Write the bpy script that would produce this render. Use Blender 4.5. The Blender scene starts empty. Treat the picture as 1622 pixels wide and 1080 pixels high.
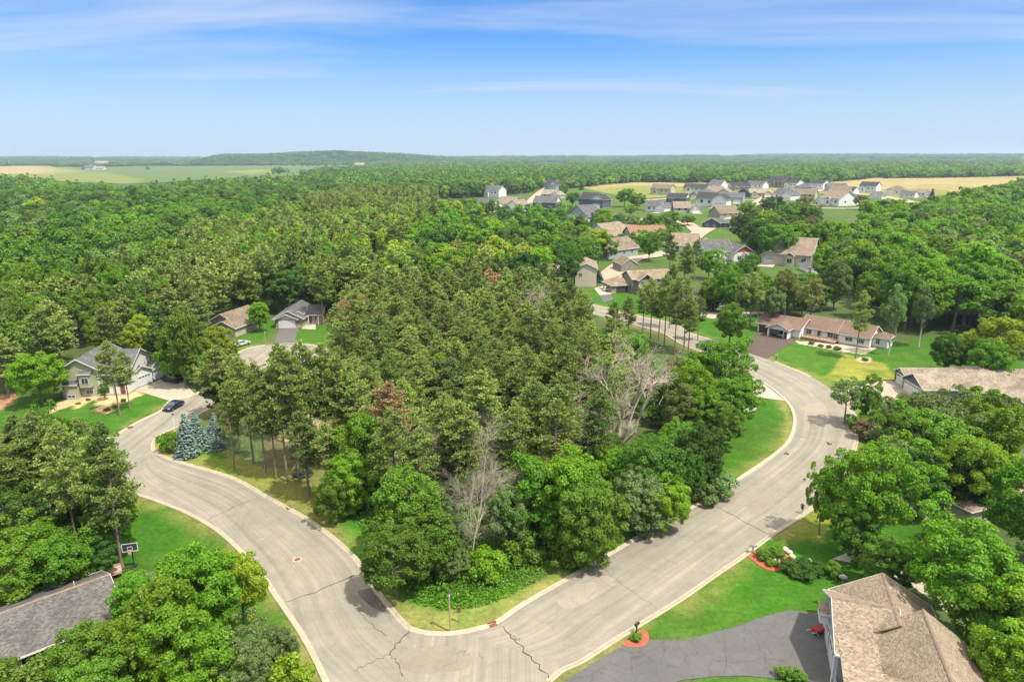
import bpy, math, random, time
import numpy as np
from mathutils import Vector, Matrix
T0 = time.time()
R = math.radians
SC = bpy.context.scene
COL = SC.collection
# ------------------------------------------------------------------ camera
CAM_H, PITCH, ROLL, FPX = 50.0, R(15.2), R(0.2), 1081.0     # focal length in pixels of a 1622 px wide frame
cd = bpy.data.cameras.new('camera')
cam = bpy.data.objects.new('camera', cd); COL.objects.link(cam)
cd.sensor_width = 36.0; cd.lens = FPX / 1622.0 * 36.0
cd.clip_start = 1.0; cd.clip_end = 40000.0
cam.matrix_world = Matrix.Translation((0, 0, CAM_H)) @ Matrix.Rotation(R(90) - PITCH, 4, 'X') @ Matrix.Rotation(-ROLL, 4, 'Z')
SC.camera = cam
# ------------------------------------------------------------------ sky, sun, exposure
SUN_EL, SUN_AZ = R(62), R(126)            # azimuth clockwise from +Y (the view direction)
w = bpy.data.worlds.new('World'); SC.world = w; w.use_nodes = True
nt = w.node_tree; nt.nodes.clear()
def N(nt, t, **k):
    n = nt.nodes.new(t)
    for a, b in k.items(): setattr(n, a, b)
    return n
sky = N(nt, 'ShaderNodeTexSky', sky_type='NISHITA', sun_disc=False, sun_elevation=SUN_EL, sun_rotation=SUN_AZ,
        air_density=1.0, dust_density=0.4, ozone_density=3.0, altitude=300)
tc = N(nt, 'ShaderNodeTexCoord')
sep = N(nt, 'ShaderNodeSeparateXYZ'); nt.links.new(tc.outputs['Generated'], sep.inputs[0])
zc = N(nt, 'ShaderNodeMath', operation='MAXIMUM'); nt.links.new(sep.outputs[2], zc.inputs[0]); zc.inputs[1].default_value = 0.0
za = N(nt, 'ShaderNodeMath', operation='ADD'); nt.links.new(zc.outputs[0], za.inputs[0]); za.inputs[1].default_value = 0.09
dx = N(nt, 'ShaderNodeMath', operation='DIVIDE'); nt.links.new(sep.outputs[0], dx.inputs[0]); nt.links.new(za.outputs[0], dx.inputs[1])
dy = N(nt, 'ShaderNodeMath', operation='DIVIDE'); nt.links.new(sep.outputs[1], dy.inputs[0]); nt.links.new(za.outputs[0], dy.inputs[1])
cmb = N(nt, 'ShaderNodeCombineXYZ'); nt.links.new(dx.outputs[0], cmb.inputs[0]); nt.links.new(dy.outputs[0], cmb.inputs[1])
mp = N(nt, 'ShaderNodeMapping'); nt.links.new(cmb.outputs[0], mp.inputs[0])
mp.inputs['Scale'].default_value = (0.26, 0.85, 1); mp.inputs['Rotation'].default_value = (0, 0, R(-20)); mp.inputs['Location'].default_value = (5.1, 2.2, 0)
nz = N(nt, 'ShaderNodeTexNoise'); nt.links.new(mp.outputs[0], nz.inputs['Vector'])
nz.inputs['Scale'].default_value = 1.0; nz.inputs['Detail'].default_value = 8; nz.inputs['Roughness'].default_value = 0.58; nz.inputs['Distortion'].default_value = 0.7
cr = N(nt, 'ShaderNodeMapRange', interpolation_type='SMOOTHSTEP'); nt.links.new(nz.outputs[0], cr.inputs[0])
cr.inputs[1].default_value = 0.29; cr.inputs[2].default_value = 0.78; cr.inputs[3].default_value = 0.04; cr.inputs[4].default_value = 0.80
# a soft veil low in the sky
veil = N(nt, 'ShaderNodeMapRange', interpolation_type='SMOOTHSTEP'); nt.links.new(sep.outputs[2], veil.inputs[0])
veil.inputs[1].default_value = 0.20; veil.inputs[2].default_value = 0.0; veil.inputs[3].default_value = 0.0; veil.inputs[4].default_value = 0.85
mx0 = N(nt, 'ShaderNodeMath', operation='MAXIMUM'); nt.links.new(cr.outputs[0], mx0.inputs[0]); nt.links.new(veil.outputs[0], mx0.inputs[1])
# bright veil added overhead, out of view, to fill the shadows
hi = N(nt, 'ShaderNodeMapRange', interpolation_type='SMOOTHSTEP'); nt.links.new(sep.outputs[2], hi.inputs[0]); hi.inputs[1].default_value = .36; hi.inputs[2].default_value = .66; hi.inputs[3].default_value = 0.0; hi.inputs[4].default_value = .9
hsv = N(nt, 'ShaderNodeHueSaturation'); hsv.inputs['Saturation'].default_value = 1.35; hsv.inputs['Value'].default_value = 1.0
nt.links.new(sky.outputs[0], hsv.inputs['Color'])
mix = N(nt, 'ShaderNodeMix', data_type='RGBA'); nt.links.new(mx0.outputs[0], mix.inputs[0])
tint = N(nt, 'ShaderNodeMix', data_type='RGBA', blend_type='MULTIPLY'); tint.inputs[0].default_value = 1.0; tint.inputs[7].default_value = (.40, .86, 1.25, 1); nt.links.new(hsv.outputs[0], tint.inputs[6])
nt.links.new(tint.outputs[2], mix.inputs[6]); mix.inputs[7].default_value = (4.8, 5.6, 7.1, 1)
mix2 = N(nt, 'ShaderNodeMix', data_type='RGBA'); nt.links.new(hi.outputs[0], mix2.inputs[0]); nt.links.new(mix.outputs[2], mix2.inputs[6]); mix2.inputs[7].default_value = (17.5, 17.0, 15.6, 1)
bg = N(nt, 'ShaderNodeBackground'); bg.inputs[1].default_value = 0.06
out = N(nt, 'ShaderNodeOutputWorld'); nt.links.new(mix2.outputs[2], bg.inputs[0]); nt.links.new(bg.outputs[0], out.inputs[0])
sd = bpy.data.lights.new('sun', 'SUN'); sd.energy = 3.1; sd.angle = R(1.5); sd.color = (1.0, 0.94, 0.82)
so = bpy.data.objects.new('sun', sd); COL.objects.link(so)
sv = Vector((math.sin(SUN_AZ) * math.cos(SUN_EL), math.cos(SUN_AZ) * math.cos(SUN_EL), math.sin(SUN_EL)))
so.rotation_euler = sv.to_track_quat('Z', 'Y').to_euler(); so.location = (60, -20, 120)
SC.view_settings.view_transform = 'Standard'; SC.view_settings.look = 'None'; SC.view_settings.exposure = 1.15; SC.view_settings.gamma = 1.0
cy = SC.cycles
cy.max_bounces = 7; cy.diffuse_bounces = 3; cy.glossy_bounces = 2; cy.transmission_bounces = 3; cy.volume_bounces = 0; cy.transparent_max_bounces = 4
cy.caustics_reflective = False; cy.caustics_refractive = False; cy.use_denoising = True; cy.sample_clamp_indirect = 5.0
# ------------------------------------------------------------------ photograph pixel <-> place
_c, _s = math.cos(ROLL), math.sin(ROLL)
def G(px, py, z=0.0):
    u, v = px - 811.0, 540.0 - py
    u, v = u * _c + v * _s, -u * _s + v * _c
    zz = -math.sin(PITCH) + v / FPX * math.cos(PITCH)
    t = (z - CAM_H) / zz
    return Vector((u / FPX * t, (math.cos(PITCH) + v / FPX * math.sin(PITCH)) * t, z))
def PX(x, y, z):
    f = y * math.cos(PITCH) - (z - CAM_H) * math.sin(PITCH)
    f = max(f, 0.5)
    u = x / f * FPX; v = (y * math.sin(PITCH) + (z - CAM_H) * math.cos(PITCH)) / f * FPX
    u, v = u * _c - v * _s, u * _s + v * _c
    return 811 + u, 540 - v, f
def Gs(l, z=0.0): return [G(a, b, z) for a, b in l]
# ------------------------------------------------------------------ object helpers
def tag(o, label=None, cat=None, group=None, kind=None):
    if label: o['label'] = label
    if cat: o['category'] = cat
    if group: o['group'] = group
    if kind: o['kind'] = kind
    return o
def empty(name, loc, rz=0.0, label=None, cat=None, group=None):
    o = bpy.data.objects.new(name, None); COL.objects.link(o)
    o.location = loc; o.rotation_euler = (0, 0, rz); o.empty_display_size = 0.3
    return tag(o, label, cat, group)
def link(name, me, m=None, parent=None, loc=None, rz=None):
    o = bpy.data.objects.new(name, me); COL.objects.link(o)
    if m is not None and len(me.materials) == 0: me.materials.append(m)
    if parent: o.parent = parent
    if loc is not None: o.location = loc
    if rz is not None: o.rotation_euler = (0, 0, rz)
    return o
def np_mesh(name, verts, faces, mat=None, smooth=False, k=None):
    """faces: (n,k) int array"""
    verts = np.asarray(verts, dtype=np.float32); faces = np.asarray(faces, dtype=np.int32)
    me = bpy.data.meshes.new(name)
    n, k = faces.shape
    me.vertices.add(len(verts)); me.vertices.foreach_set('co', verts.ravel())
    me.loops.add(n * k); me.loops.foreach_set('vertex_index', faces.ravel())
    me.polygons.add(n); me.polygons.foreach_set('loop_start', np.arange(0, n * k, k, dtype=np.int32))
    me.polygons.foreach_set('loop_total', np.full(n, k, dtype=np.int32))
    if smooth: me.polygons.foreach_set('use_smooth', np.ones(n, dtype=bool))
    me.update(calc_edges=True)
    if mat: me.materials.append(mat)
    return me
class MB:
    """collects faces in one mesh"""
    def __init__(s): s.v = []; s.f = []; s.M = Matrix.Identity(4)
    def add(s, vs, fs):
        b = len(s.v); s.v += [tuple(s.M @ Vector(v)) for v in vs]; s.f += [tuple(i + b for i in f) for f in fs]; return s
    def box(s, x0, x1, y0, y1, z0, z1):
        return s.add([(x0,y0,z0),(x1,y0,z0),(x1,y1,z0),(x0,y1,z0),(x0,y0,z1),(x1,y0,z1),(x1,y1,z1),(x0,y1,z1)],
                     [(3,2,1,0),(4,5,6,7),(0,1,5,4),(1,2,6,5),(2,3,7,6),(3,0,4,7)])
    def prism(s, pts, z0, z1):
        n = len(pts)
        return s.add([(p[0],p[1],z0) for p in pts] + [(p[0],p[1],z1) for p in pts],
                     [tuple(range(n))[::-1], tuple(range(n, 2*n))] + [(i,(i+1)%n,n+(i+1)%n,n+i) for i in range(n)])
    def slab(s, quad, t):
        """quad of four points thickened downward by t"""
        n = len(quad); lo = [(p[0],p[1],p[2]-t) for p in quad]
        return s.add(list(quad) + lo, [tuple(range(n)), tuple(range(n, 2*n))[::-1]] + [(i, n+i, n+(i+1)%n, (i+1)%n) for i in range(n)])
    def bar(s, a, b, w, h=None):
        a, b = Vector(a), Vector(b); h = h or w; d = (b - a).normalized()
        up = Vector((0,0,1)) if abs(d.z) < .95 else Vector((1,0,0))
        sx = d.cross(up).normalized() * w/2; sy = sx.cross(d).normalized() * h/2
        return s.add([a-sx-sy,a+sx-sy,a+sx+sy,a-sx+sy,b-sx-sy,b+sx-sy,b+sx+sy,b-sx+sy],
                     [(0,1,2,3),(7,6,5,4),(4,5,1,0),(5,6,2,1),(6,7,3,2),(7,4,0,3)])
    def tube(s, pts, rad, n=6, cap=True):
        pts = [Vector(p) for p in pts]; ring = []
        if not hasattr(rad, '__len__'): rad = [rad]*len(pts)
        vs = []
        for i, p in enumerate(pts):
            d = (pts[min(i+1, len(pts)-1)] - pts[max(i-1, 0)]).normalized()
            up = Vector((0,0,1)) if abs(d.z) < .9 else Vector((1,0,0))
            a = d.cross(up).normalized(); b = d.cross(a).normalized()
            for k in range(n):
                t = 2*math.pi*k/n; vs.append(p + (a*math.cos(t) + b*math.sin(t)) * rad[i])
        fs = [(i*n+k, i*n+(k+1)%n, (i+1)*n+(k+1)%n, (i+1)*n+k) for i in range(len(pts)-1) for k in range(n)]
        if cap: fs += [tuple(range(n))[::-1], tuple(range((len(pts)-1)*n, len(pts)*n))]
        return s.add(vs, fs)
    def lathe(s, prof, c=(0,0,0), n=16):
        vs = [(c[0]+r*math.cos(2*math.pi*k/n), c[1]+r*math.sin(2*math.pi*k/n), c[2]+z) for r, z in prof for k in range(n)]
        m = len(prof)
        fs = [(i*n+k, i*n+(k+1)%n, (i+1)*n+(k+1)%n, (i+1)*n+k) for i in range(m-1) for k in range(n)]
        fs += [tuple(range(n))[::-1], tuple(range((m-1)*n, m*n))]
        return s.add(vs, fs)
    def mesh(s, name, m=None, smooth=False):
        me = bpy.data.meshes.new(name); me.from_pydata([tuple(v) for v in s.v], [], s.f)
        if smooth:
            for p in me.polygons: p.use_smooth = True
        if m: me.materials.append(m)
        me.update(); return me
    def build(s, name, m, parent=None, smooth=False, loc=None, rz=None): return link(name, s.mesh(name, m, smooth), None, parent, loc, rz)
def copy_tree(o, parent=None):
    c = o.copy(); COL.objects.link(c)
    if parent: c.parent = parent
    for ch in list(o.children): copy_tree(ch, c)
    return c
# ------------------------------------------------------------------ materials
def mat(name, col, rough=0.8, var=0.15, scale=3.0, detail=4, metal=0.0, spec=0.3, col2=None, coord='Object', bump=0.0, stretch=None):
    m = bpy.data.materials.new(name); m.use_nodes = True; nt = m.node_tree; b = nt.nodes['Principled BSDF']
    b.inputs['Roughness'].default_value = rough; b.inputs['Metallic'].default_value = metal; b.inputs['Specular IOR Level'].default_value = spec
    tc = N(nt, 'ShaderNodeTexCoord'); nz = N(nt, 'ShaderNodeTexNoise')
    src = tc.outputs[coord]
    if stretch:
        mp = N(nt, 'ShaderNodeMapping'); mp.inputs['Scale'].default_value = stretch; nt.links.new(src, mp.inputs[0]); src = mp.outputs[0]
    nt.links.new(src, nz.inputs['Vector']); nz.inputs['Scale'].default_value = scale; nz.inputs['Detail'].default_value = detail
    mx = N(nt, 'ShaderNodeMix', data_type='RGBA'); mr = N(nt, 'ShaderNodeMapRange')
    nt.links.new(nz.outputs[0], mr.inputs[0]); mr.inputs[1].default_value = .3; mr.inputs[2].default_value = .7
    nt.links.new(mr.outputs[0], mx.inputs[0])
    c2 = col2 or tuple(min(1, c*(1+var)) for c in col); c1 = col if col2 else tuple(c*(1-var) for c in col)
    mx.inputs[6].default_value = (*c1, 1); mx.inputs[7].default_value = (*c2, 1)
    nt.links.new(mx.outputs[2], b.inputs['Base Color'])
    if bump:
        bp = N(nt, 'ShaderNodeBump'); bp.inputs['Strength'].default_value = bump; bp.inputs['Distance'].default_value = 0.05
        nt.links.new(nz.outputs[0], bp.inputs['Height']); nt.links.new(bp.outputs[0], b.inputs['Normal'])
    m['c'] = 1
    return m
def leaf_mat(name, col, hue=0.016, val=0.22, transl=0.42, rough=0.55, tval=.24):
    """foliage: colour differs a little from tree to tree and from leaf spray to leaf spray"""
    m = bpy.data.materials.new(name); m.use_nodes = True; nt = m.node_tree; nt.nodes.clear()
    oi = N(nt, 'ShaderNodeObjectInfo'); ge = N(nt, 'ShaderNodeNewGeometry')
    h = N(nt, 'ShaderNodeHueSaturation'); h.inputs['Color'].default_value = (*col, 1)
    a = N(nt, 'ShaderNodeMapRange'); nt.links.new(oi.outputs['Random'], a.inputs[0]); a.inputs[3].default_value = .49-hue; a.inputs[4].default_value = .49+hue
    nt.links.new(a.outputs[0], h.inputs['Hue'])
    # value = tree part * leaf part
    mm = N(nt, 'ShaderNodeMath', operation='MULTIPLY'); nt.links.new(oi.outputs['Random'], mm.inputs[0]); mm.inputs[1].default_value = 7.31
    fr = N(nt, 'ShaderNodeMath', operation='FRACT'); nt.links.new(mm.outputs[0], fr.inputs[0])
    b = N(nt, 'ShaderNodeMapRange'); nt.links.new(fr.outputs[0], b.inputs[0]); b.inputs[3].default_value = 1-tval; b.inputs[4].default_value = 1+tval
    c = N(nt, 'ShaderNodeMapRange'); nt.links.new(ge.outputs['Random Per Island'], c.inputs[0]); c.inputs[3].default_value = 1-val; c.inputs[4].default_value = 1+val
    v = N(nt, 'ShaderNodeMath', operation='MULTIPLY'); nt.links.new(b.outputs[0], v.inputs[0]); nt.links.new(c.outputs[0], v.inputs[1])
    nt.links.new(v.outputs[0], h.inputs['Value'])
    d = N(nt, 'ShaderNodeBsdfDiffuse'); t = N(nt, 'ShaderNodeBsdfTranslucent'); g = N(nt, 'ShaderNodeBsdfGlossy')
    nt.links.new(h.outputs[0], d.inputs[0])
    tcol = N(nt, 'ShaderNodeHueSaturation'); tcol.inputs['Hue'].default_value = 0.485; tcol.inputs['Saturation'].default_value = 1.1; tcol.inputs['Value'].default_value = 1.5
    nt.links.new(h.outputs[0], tcol.inputs['Color']); nt.links.new(tcol.outputs[0], t.inputs[0])
    g.inputs['Roughness'].default_value = rough; g.inputs[0].default_value = (.8, .85, .8, 1)
    s1 = N(nt, 'ShaderNodeMixShader'); s1.inputs[0].default_value = transl; nt.links.new(d.outputs[0], s1.inputs[1]); nt.links.new(t.outputs[0], s1.inputs[2])
    s2 = N(nt, 'ShaderNodeMixShader'); s2.inputs[0].default_value = 0.02; nt.links.new(s1.outputs[0], s2.inputs[1]); nt.links.new(g.outputs[0], s2.inputs[2])
    o = N(nt, 'ShaderNodeOutputMaterial'); nt.links.new(s2.outputs[0], o.inputs[0])
    return m
LM = dict(
    maple=leaf_mat('leaf_bright_green', (.120, .275, .012)),
    green=leaf_mat('leaf_mid_green', (.094, .215, .018)),
    dark=leaf_mat('leaf_dark_green', (.054, .138, .014)),
    silver=leaf_mat('leaf_grey_green', (.135, .225, .065)),
    lime=leaf_mat('leaf_yellow_green', (.215, .340, .020)),
    olive=leaf_mat('leaf_olive', (.150, .190, .050)),
    pine=leaf_mat('needles_olive', (.205, .285, .066), hue=.012, transl=.28),
    pine_dark=leaf_mat('needles_deep', (.145, .225, .050), hue=.012, transl=.28),
    pine_brown=leaf_mat('needles_rusty', (.36, .27, .12), hue=.012, transl=.28),
    spruce=leaf_mat('needles_blue', (.165, .245, .215), hue=.008, transl=.12),
    spruce_dark=leaf_mat('needles_blue_dark', (.050, .082, .060), hue=.008, transl=.12),
    russet=leaf_mat('leaf_russet', (.17, .150, .065)),
)
BARK = mat('bark_grey', (.16, .135, .11), .95, .35, 3.0, col2=None, stretch=(3, 3, .6), bump=.4)
BARK_P = mat('bark_pine', (.22, .165, .125), .95, .35, 3.0, stretch=(3, 3, .6), bump=.4)
BARK_W = mat('bark_white', (.42, .38, .33), .9, .3, 4.0)
DEADG = mat('dead_twigs_grey', (.29, .25, .19), .9, .25, 2.0)
DEADM = mat('dead_wood', (.40, .34, .265), .9, .25, 2.0)
# ------------------------------------------------------------------ tree prototypes (numpy)
def leaf_quads(P, Nn, size, rng, aspect=1.5, droop=0.0):
    """one rhombic spray per point, facing roughly along Nn"""
    n = len(P)
    Nn = Nn / (np.linalg.norm(Nn, axis=1, keepdims=True) + 1e-9)
    t = rng.normal(size=(n, 3)); t[:, 2] -= droop
    t -= (t * Nn).sum(1, keepdims=True) * Nn
    t /= (np.linalg.norm(t, axis=1, keepdims=True) + 1e-9)
    b = np.cross(Nn, t)
    s = (size * rng.uniform(.65, 1.35, n))[:, None]
    a = t * s * aspect * .5; c = b * s * .5
    k = rng.uniform(-.15, .15, (n, 1))
    bend = Nn * s * .18
    V = np.stack([P - a - bend, P - a * k + c, P + a - bend, P - a * k - c], 1).reshape(-1, 3)
    F = np.arange(n * 4).reshape(n, 4)
    return V, F
def clump_crown(rng, rx, rz, zc, n_cl, per, leaf, rcl, flat=.75, lobes=7, shell=.55, noise=.9, droop=0.0, under=0.25):
    """crown of leaf clumps spread through an uneven ellipsoid; returns leaf centres and facings"""
    L = rng.normal(size=(lobes, 3)); L[:, 2] = np.abs(L[:, 2]) * .8 - .2; L /= np.linalg.norm(L, axis=1, keepdims=True)
    La = rng.uniform(-.36, .42, lobes)
    d = rng.normal(size=(n_cl, 3)); d /= np.linalg.norm(d, axis=1, keepdims=True)
    keep = (d[:, 2] > -.55) | (rng.random(n_cl) < .35); d = d[keep]; n_cl = len(d)
    k = 1 + (np.clip(d @ L.T, 0, 1) ** 4 @ La)
    rad = (shell + (1 - shell) * rng.random(n_cl) ** .6) * k
    C = d * rad[:, None] * np.array([rx, rx, rz]); C[:, 2] += zc
    out = d * np.array([1, 1, 1.2])
    rc = rcl * rng.uniform(.45, 1.4, n_cl)
    idx = np.repeat(np.arange(n_cl), np.maximum(6, (per * (rc / rcl) ** 2).astype(int)))
    m = len(idx)
    e = rng.normal(size=(m, 3)) + out[idx] * .7; e[:, 2] += .35
    e /= np.linalg.norm(e, axis=1, keepdims=True)
    rr = rng.uniform(.55, 1.05, m)[:, None]
    P = C[idx] + e * rr * rc[idx][:, None] * np.array([1, 1, flat])
    Nn = e * .8 + rng.normal(size=(m, 3)) * noise * .55 + np.array([0, 0, .45])
    return P, Nn, C
def limbs(mb, rng, base_z, top_z, r0, targets, nside=6, lean=0.4):
    """tapered trunk with limbs to some of the clump centres"""
    top = Vector((rng.normal() * lean, rng.normal() * lean, top_z))
    ns = 6
    pts = [Vector((0, 0, -.4))] + [Vector((0, 0, 0)).lerp(top, i / ns) + Vector((rng.normal() * .06, rng.normal() * .06, 0)) * (i > 0) for i in range(ns + 1)]
    rad = [r0 * 1.35] + [r0 * (1.15 if i == 0 else 1) * (1 - .78 * i / ns) for i in range(ns + 1)]
    mb.tube(pts, rad, nside + 2)
    for t in targets:
        f = rng.uniform(.25, .8) if top_z > base_z * 1.2 else rng.uniform(.5, .95)
        z = base_z + (top_z - base_z) * f * .75
        s = Vector((top.x * z / top_z, top.y * z / top_z, z)); t = Vector(t)
        mid = s.lerp(t, .5) + Vector((0, 0, -.08 * (t - s).length)) + Vector((rng.normal() * .15, rng.normal() * .15, 0))
        r = r0 * .38 * (1 - .4 * f)
        mb.tube([s, s.lerp(mid, .6), mid, t], [r, r * .7, r * .5, .02], 4, cap=False)
PROTO = {}          # name -> list of dict(crown=mesh, trunk=mesh, r, h)
def reg(kind, crown, trunk, r, h): PROTO.setdefault(kind, []).append(dict(crown=crown, trunk=trunk, r=r, h=h))
def mk_broad(kind, seed, h, r, n_cl, per, leaf, rcl, nl=26, low=.30, **kw):
    rng = np.random.default_rng(seed)
    rz = (h - h * low) / 2 * .93; zc = h * low + rz
    P, Nn, C = clump_crown(rng, r * .88, rz, zc, n_cl, per, leaf, rcl, **kw)
    P[:, 2] = np.maximum(P[:, 2], .25)
    V, F = leaf_quads(P, Nn, leaf, rng, droop=kw.get('droop', 0))
    cm = np_mesh('crown', V, F)
    mb = MB(); T = C[rng.permutation(len(C))[:nl]]
    limbs(mb, rng, h * low * .8, h * .8, .021 * h, T)
    reg(kind, cm, mb.mesh('trunk'), r, h)
def mk_pine(kind, seed, h, r, n_br, tufts, ndl, low=.48, lod=0, broad=1.0):
    """red pine: long bare stem, an uneven open crown of needle tufts at the branch tips"""
    rng = np.random.default_rng(seed)
    mb = MB(); bend = Vector((rng.normal() * .5, rng.normal() * .5, 0))
    def ax(z): return Vector((bend.x * (z / h) ** 2, bend.y * (z / h) ** 2, z))
    ns = 7
    mb.tube([ax(-.4 if i == 0 else h * i / ns * .97) for i in range(ns + 1)], [.0115 * h * (1 - .85 * i / ns) + .02 for i in range(ns + 1)], 7 if lod == 0 else 5)
    Ps, Ns, Ss = [], [], []
    for i in range(n_br):
        f = (i + rng.random()) / n_br; z = h * (low + (1 - low) * f * .99)
        prof = math.sin(math.pi * min(1, (f * .86 + .16)) ** .85) ** .7 * broad
        L = r * max(.16, prof) * rng.uniform(.6, 1.15)
        a = rng.uniform(0, 2 * math.pi); up = -.12 + .75 * f + rng.normal() * .1
        d = Vector((math.cos(a), math.sin(a), up)).normalized(); s = ax(z)
        e = s + d * L + Vector((0, 0, .10 * L))
        if lod < 2: mb.tube([s, s.lerp(e, .5) - Vector((0, 0, .05 * L)), e], [.045 + .012 * L, .035, .012], 4 if lod == 0 else 3, cap=False)
        m = max(2, int(tufts * L / r))
        t = rng.uniform(.30, 1.08, m) ** .8
        c = np.array(s)[None] + (np.array(e) - np.array(s))[None] * t[:, None]
        c += rng.normal(size=(m, 3)) * np.array([.30, .30, .16]) * (.5 + .5 * L / r) * (r / 3)
        Ps.append(c); Ns.append(np.tile(np.array(d), (m, 1)))
    C = np.concatenate(Ps); D = np.concatenate(Ns); m = len(C)
    k = 5 if lod == 0 else (3 if lod == 1 else 2)
    idx = np.repeat(np.arange(m), k)
    q = rng.normal(size=(m * k, 3)) + D[idx] * .6; q[:, 2] = np.abs(q[:, 2]) * .9 - .1
    q /= np.linalg.norm(q, axis=1, keepdims=True)
    # needles: thin quads pointing out of the tuft
    side = np.cross(q, rng.normal(size=(m * k, 3))); side /= np.linalg.norm(side, axis=1, keepdims=True) + 1e-9
    s = (ndl * rng.uniform(.7, 1.3, m * k))[:, None]
    a = C[idx]; tip = a + q * s
    w_ = side * s * (.24 if lod == 0 else .34)
    V = np.stack([a, a + q * s * .6 + w_, tip, a + q * s * .6 - w_], 1).reshape(-1, 3)
    cm = np_mesh('crown', V, np.arange(len(V)).reshape(-1, 4))
    reg(kind, cm, mb.mesh('trunk'), r, h)
def mk_spruce(kind, seed, h, r, dens=1.0, lf=.34):
    rng = np.random.default_rng(seed); mb = MB()
    mb.tube([(0, 0, -.3), (0, 0, h * .5), (0, 0, h * .97)], [.016 * h, .010 * h, .02], 6)
    Vs = []; P = []; Nn = []; z = .12 * h * .3
    while z < h * .985:
        f = z / h; R_ = r * (1 - f) ** .85 * rng.uniform(.92, 1.06) + .06
        nb = max(5, int(2 * math.pi * R_ / .34 * dens))
        for b in range(nb):
            a = 2 * math.pi * (b + rng.random()) / nb; L = R_ * rng.uniform(.82, 1.1)
            n = max(2, int(L / .17 * dens)); t = np.linspace(.25, 1, n)
            x = np.cos(a) * L * t; y = np.sin(a) * L * t
            zz = z - .30 * L * t + .16 * L * t ** 3 + rng.normal(size=n) * .03
            P.append(np.stack([x, y, zz], 1) + rng.normal(size=(n, 3)) * .04)
            Nn.append(np.stack([np.cos(a) * np.full(n, .55), np.sin(a) * np.full(n, .55), np.full(n, 1.0)], 1) + rng.normal(size=(n, 3)) * .3)
        z += .30 + .10 * (1 - f)
    P = np.concatenate(P); Nn = np.concatenate(Nn)
    V, F = leaf_quads(P, Nn, lf, rng, aspect=1.3)
    reg(kind, np_mesh('crown', V, F), mb.mesh('trunk'), r, h)
# near / mid / far models of the same kinds of tree
for i in range(5): mk_broad('oak0', 10 + i, 13, 5.2, 230, 135, .21, .86, low=.20, shell=.34)
for i in range(4): mk_broad('low0', 15 + i, 12.5, 5.0, 250, 125, .21, .86, low=.03, shell=.34)
for i in range(3): mk_broad('feather0', 20 + i, 12, 4.8, 260, 105, .20, .76, low=.16, droop=.9, noise=1.2)
for i in range(6): mk_broad('oak1', 30 + i, 13, 5.2, 140, 75, .33, 1.05, nl=12, low=.22, shell=.5)
for i in range(3): mk_broad('open1', 40 + i, 14, 4.4, 85, 90, .28, 1.05, nl=16, low=.34, shell=.35)
for i in range(7): mk_broad('oak2', 50 + i, 13, 5.6, 55, 60, .52, 1.6, nl=3, low=.15, shell=.6, noise=.5)
for i in range(3): mk_broad('oak3', 60 + i, 13, 6.2, 24, 22, 1.3, 2.2, nl=0, low=.05, shell=.6, noise=.45)
for i in range(3): mk_broad('bush0', 70 + i, 2.4, 1.5, 44, 110, .13, .48, nl=6, low=.05, shell=.4)
for i in range(4): mk_pine('pine0', 80 + i, 19, 3.1, 105, 30, .36, low=.42)
for i in range(6): mk_pine('pine1', 90 + i, 19, 3.2, 80, 30, .46, low=.40, lod=1)
for i in range(5): mk_pine('pine2', 100 + i, 18, 3.4, 55, 20, .78, low=.35, lod=2)
for i in range(3): mk_pine('wpine0', 110 + i, 17, 4.2, 130, 26, .48, low=.30, broad=1.0)
for i in range(2): mk_spruce('spruce0', 120 + i, 7, 2.4)
mk_spruce('spruce1', 125, 9, 2.3, .6, .6)
SLOT = {'oak': 'green'}
def set_slot(o, m):
    if len(o.data.materials) == 0: o.data.materials.append(None)
    o.material_slots[0].link = 'OBJECT'; o.material_slots[0].material = m
PLACED = []          # (x, y, r) of every tree set by hand
def tree(kind, name, x, y, h, r, leaf, label, cat='tree', group=None, seed=0, bark=None, split=True, z=0.0):
    rnd = random.Random(seed * 7919 + int(x * 13) + int(y * 7)); ps = PROTO[kind]; p = ps[rnd.randrange(len(ps))]
    sx, sz = r / p['r'], h / p['h']; rz = rnd.uniform(0, 6.283)
    e = bpy.data.objects.new(name, None); COL.objects.link(e); e.location = (x, y, z); e.rotation_euler = (0, 0, rz); e.scale = (sx * rnd.uniform(.94, 1.06), sx * rnd.uniform(.94, 1.06), sz)
    e.empty_display_size = .3
    tag(e, label, cat, group)
    c = link('crown', p['crown'], None, e); set_slot(c, LM[leaf])
    t = link('trunk', p['trunk'], None, e); set_slot(t, bark or (BARK_P if 'pine' in kind else BARK))
    PLACED.append((x, y, r)); return e
def top_at(px, py, h): g = G(px, py, h); return g.x, g.y
def from_base(px, py, pyt):
    """place and height of a tree from its foot and the row of its top"""
    g = G(px, py); lo, hi = 1.0, 45.0
    for _ in range(30):
        m = (lo + hi) / 2
        if PX(g.x, g.y, m)[1] > pyt: lo = m
        else: hi = m
    return g.x, g.y, lo
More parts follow.
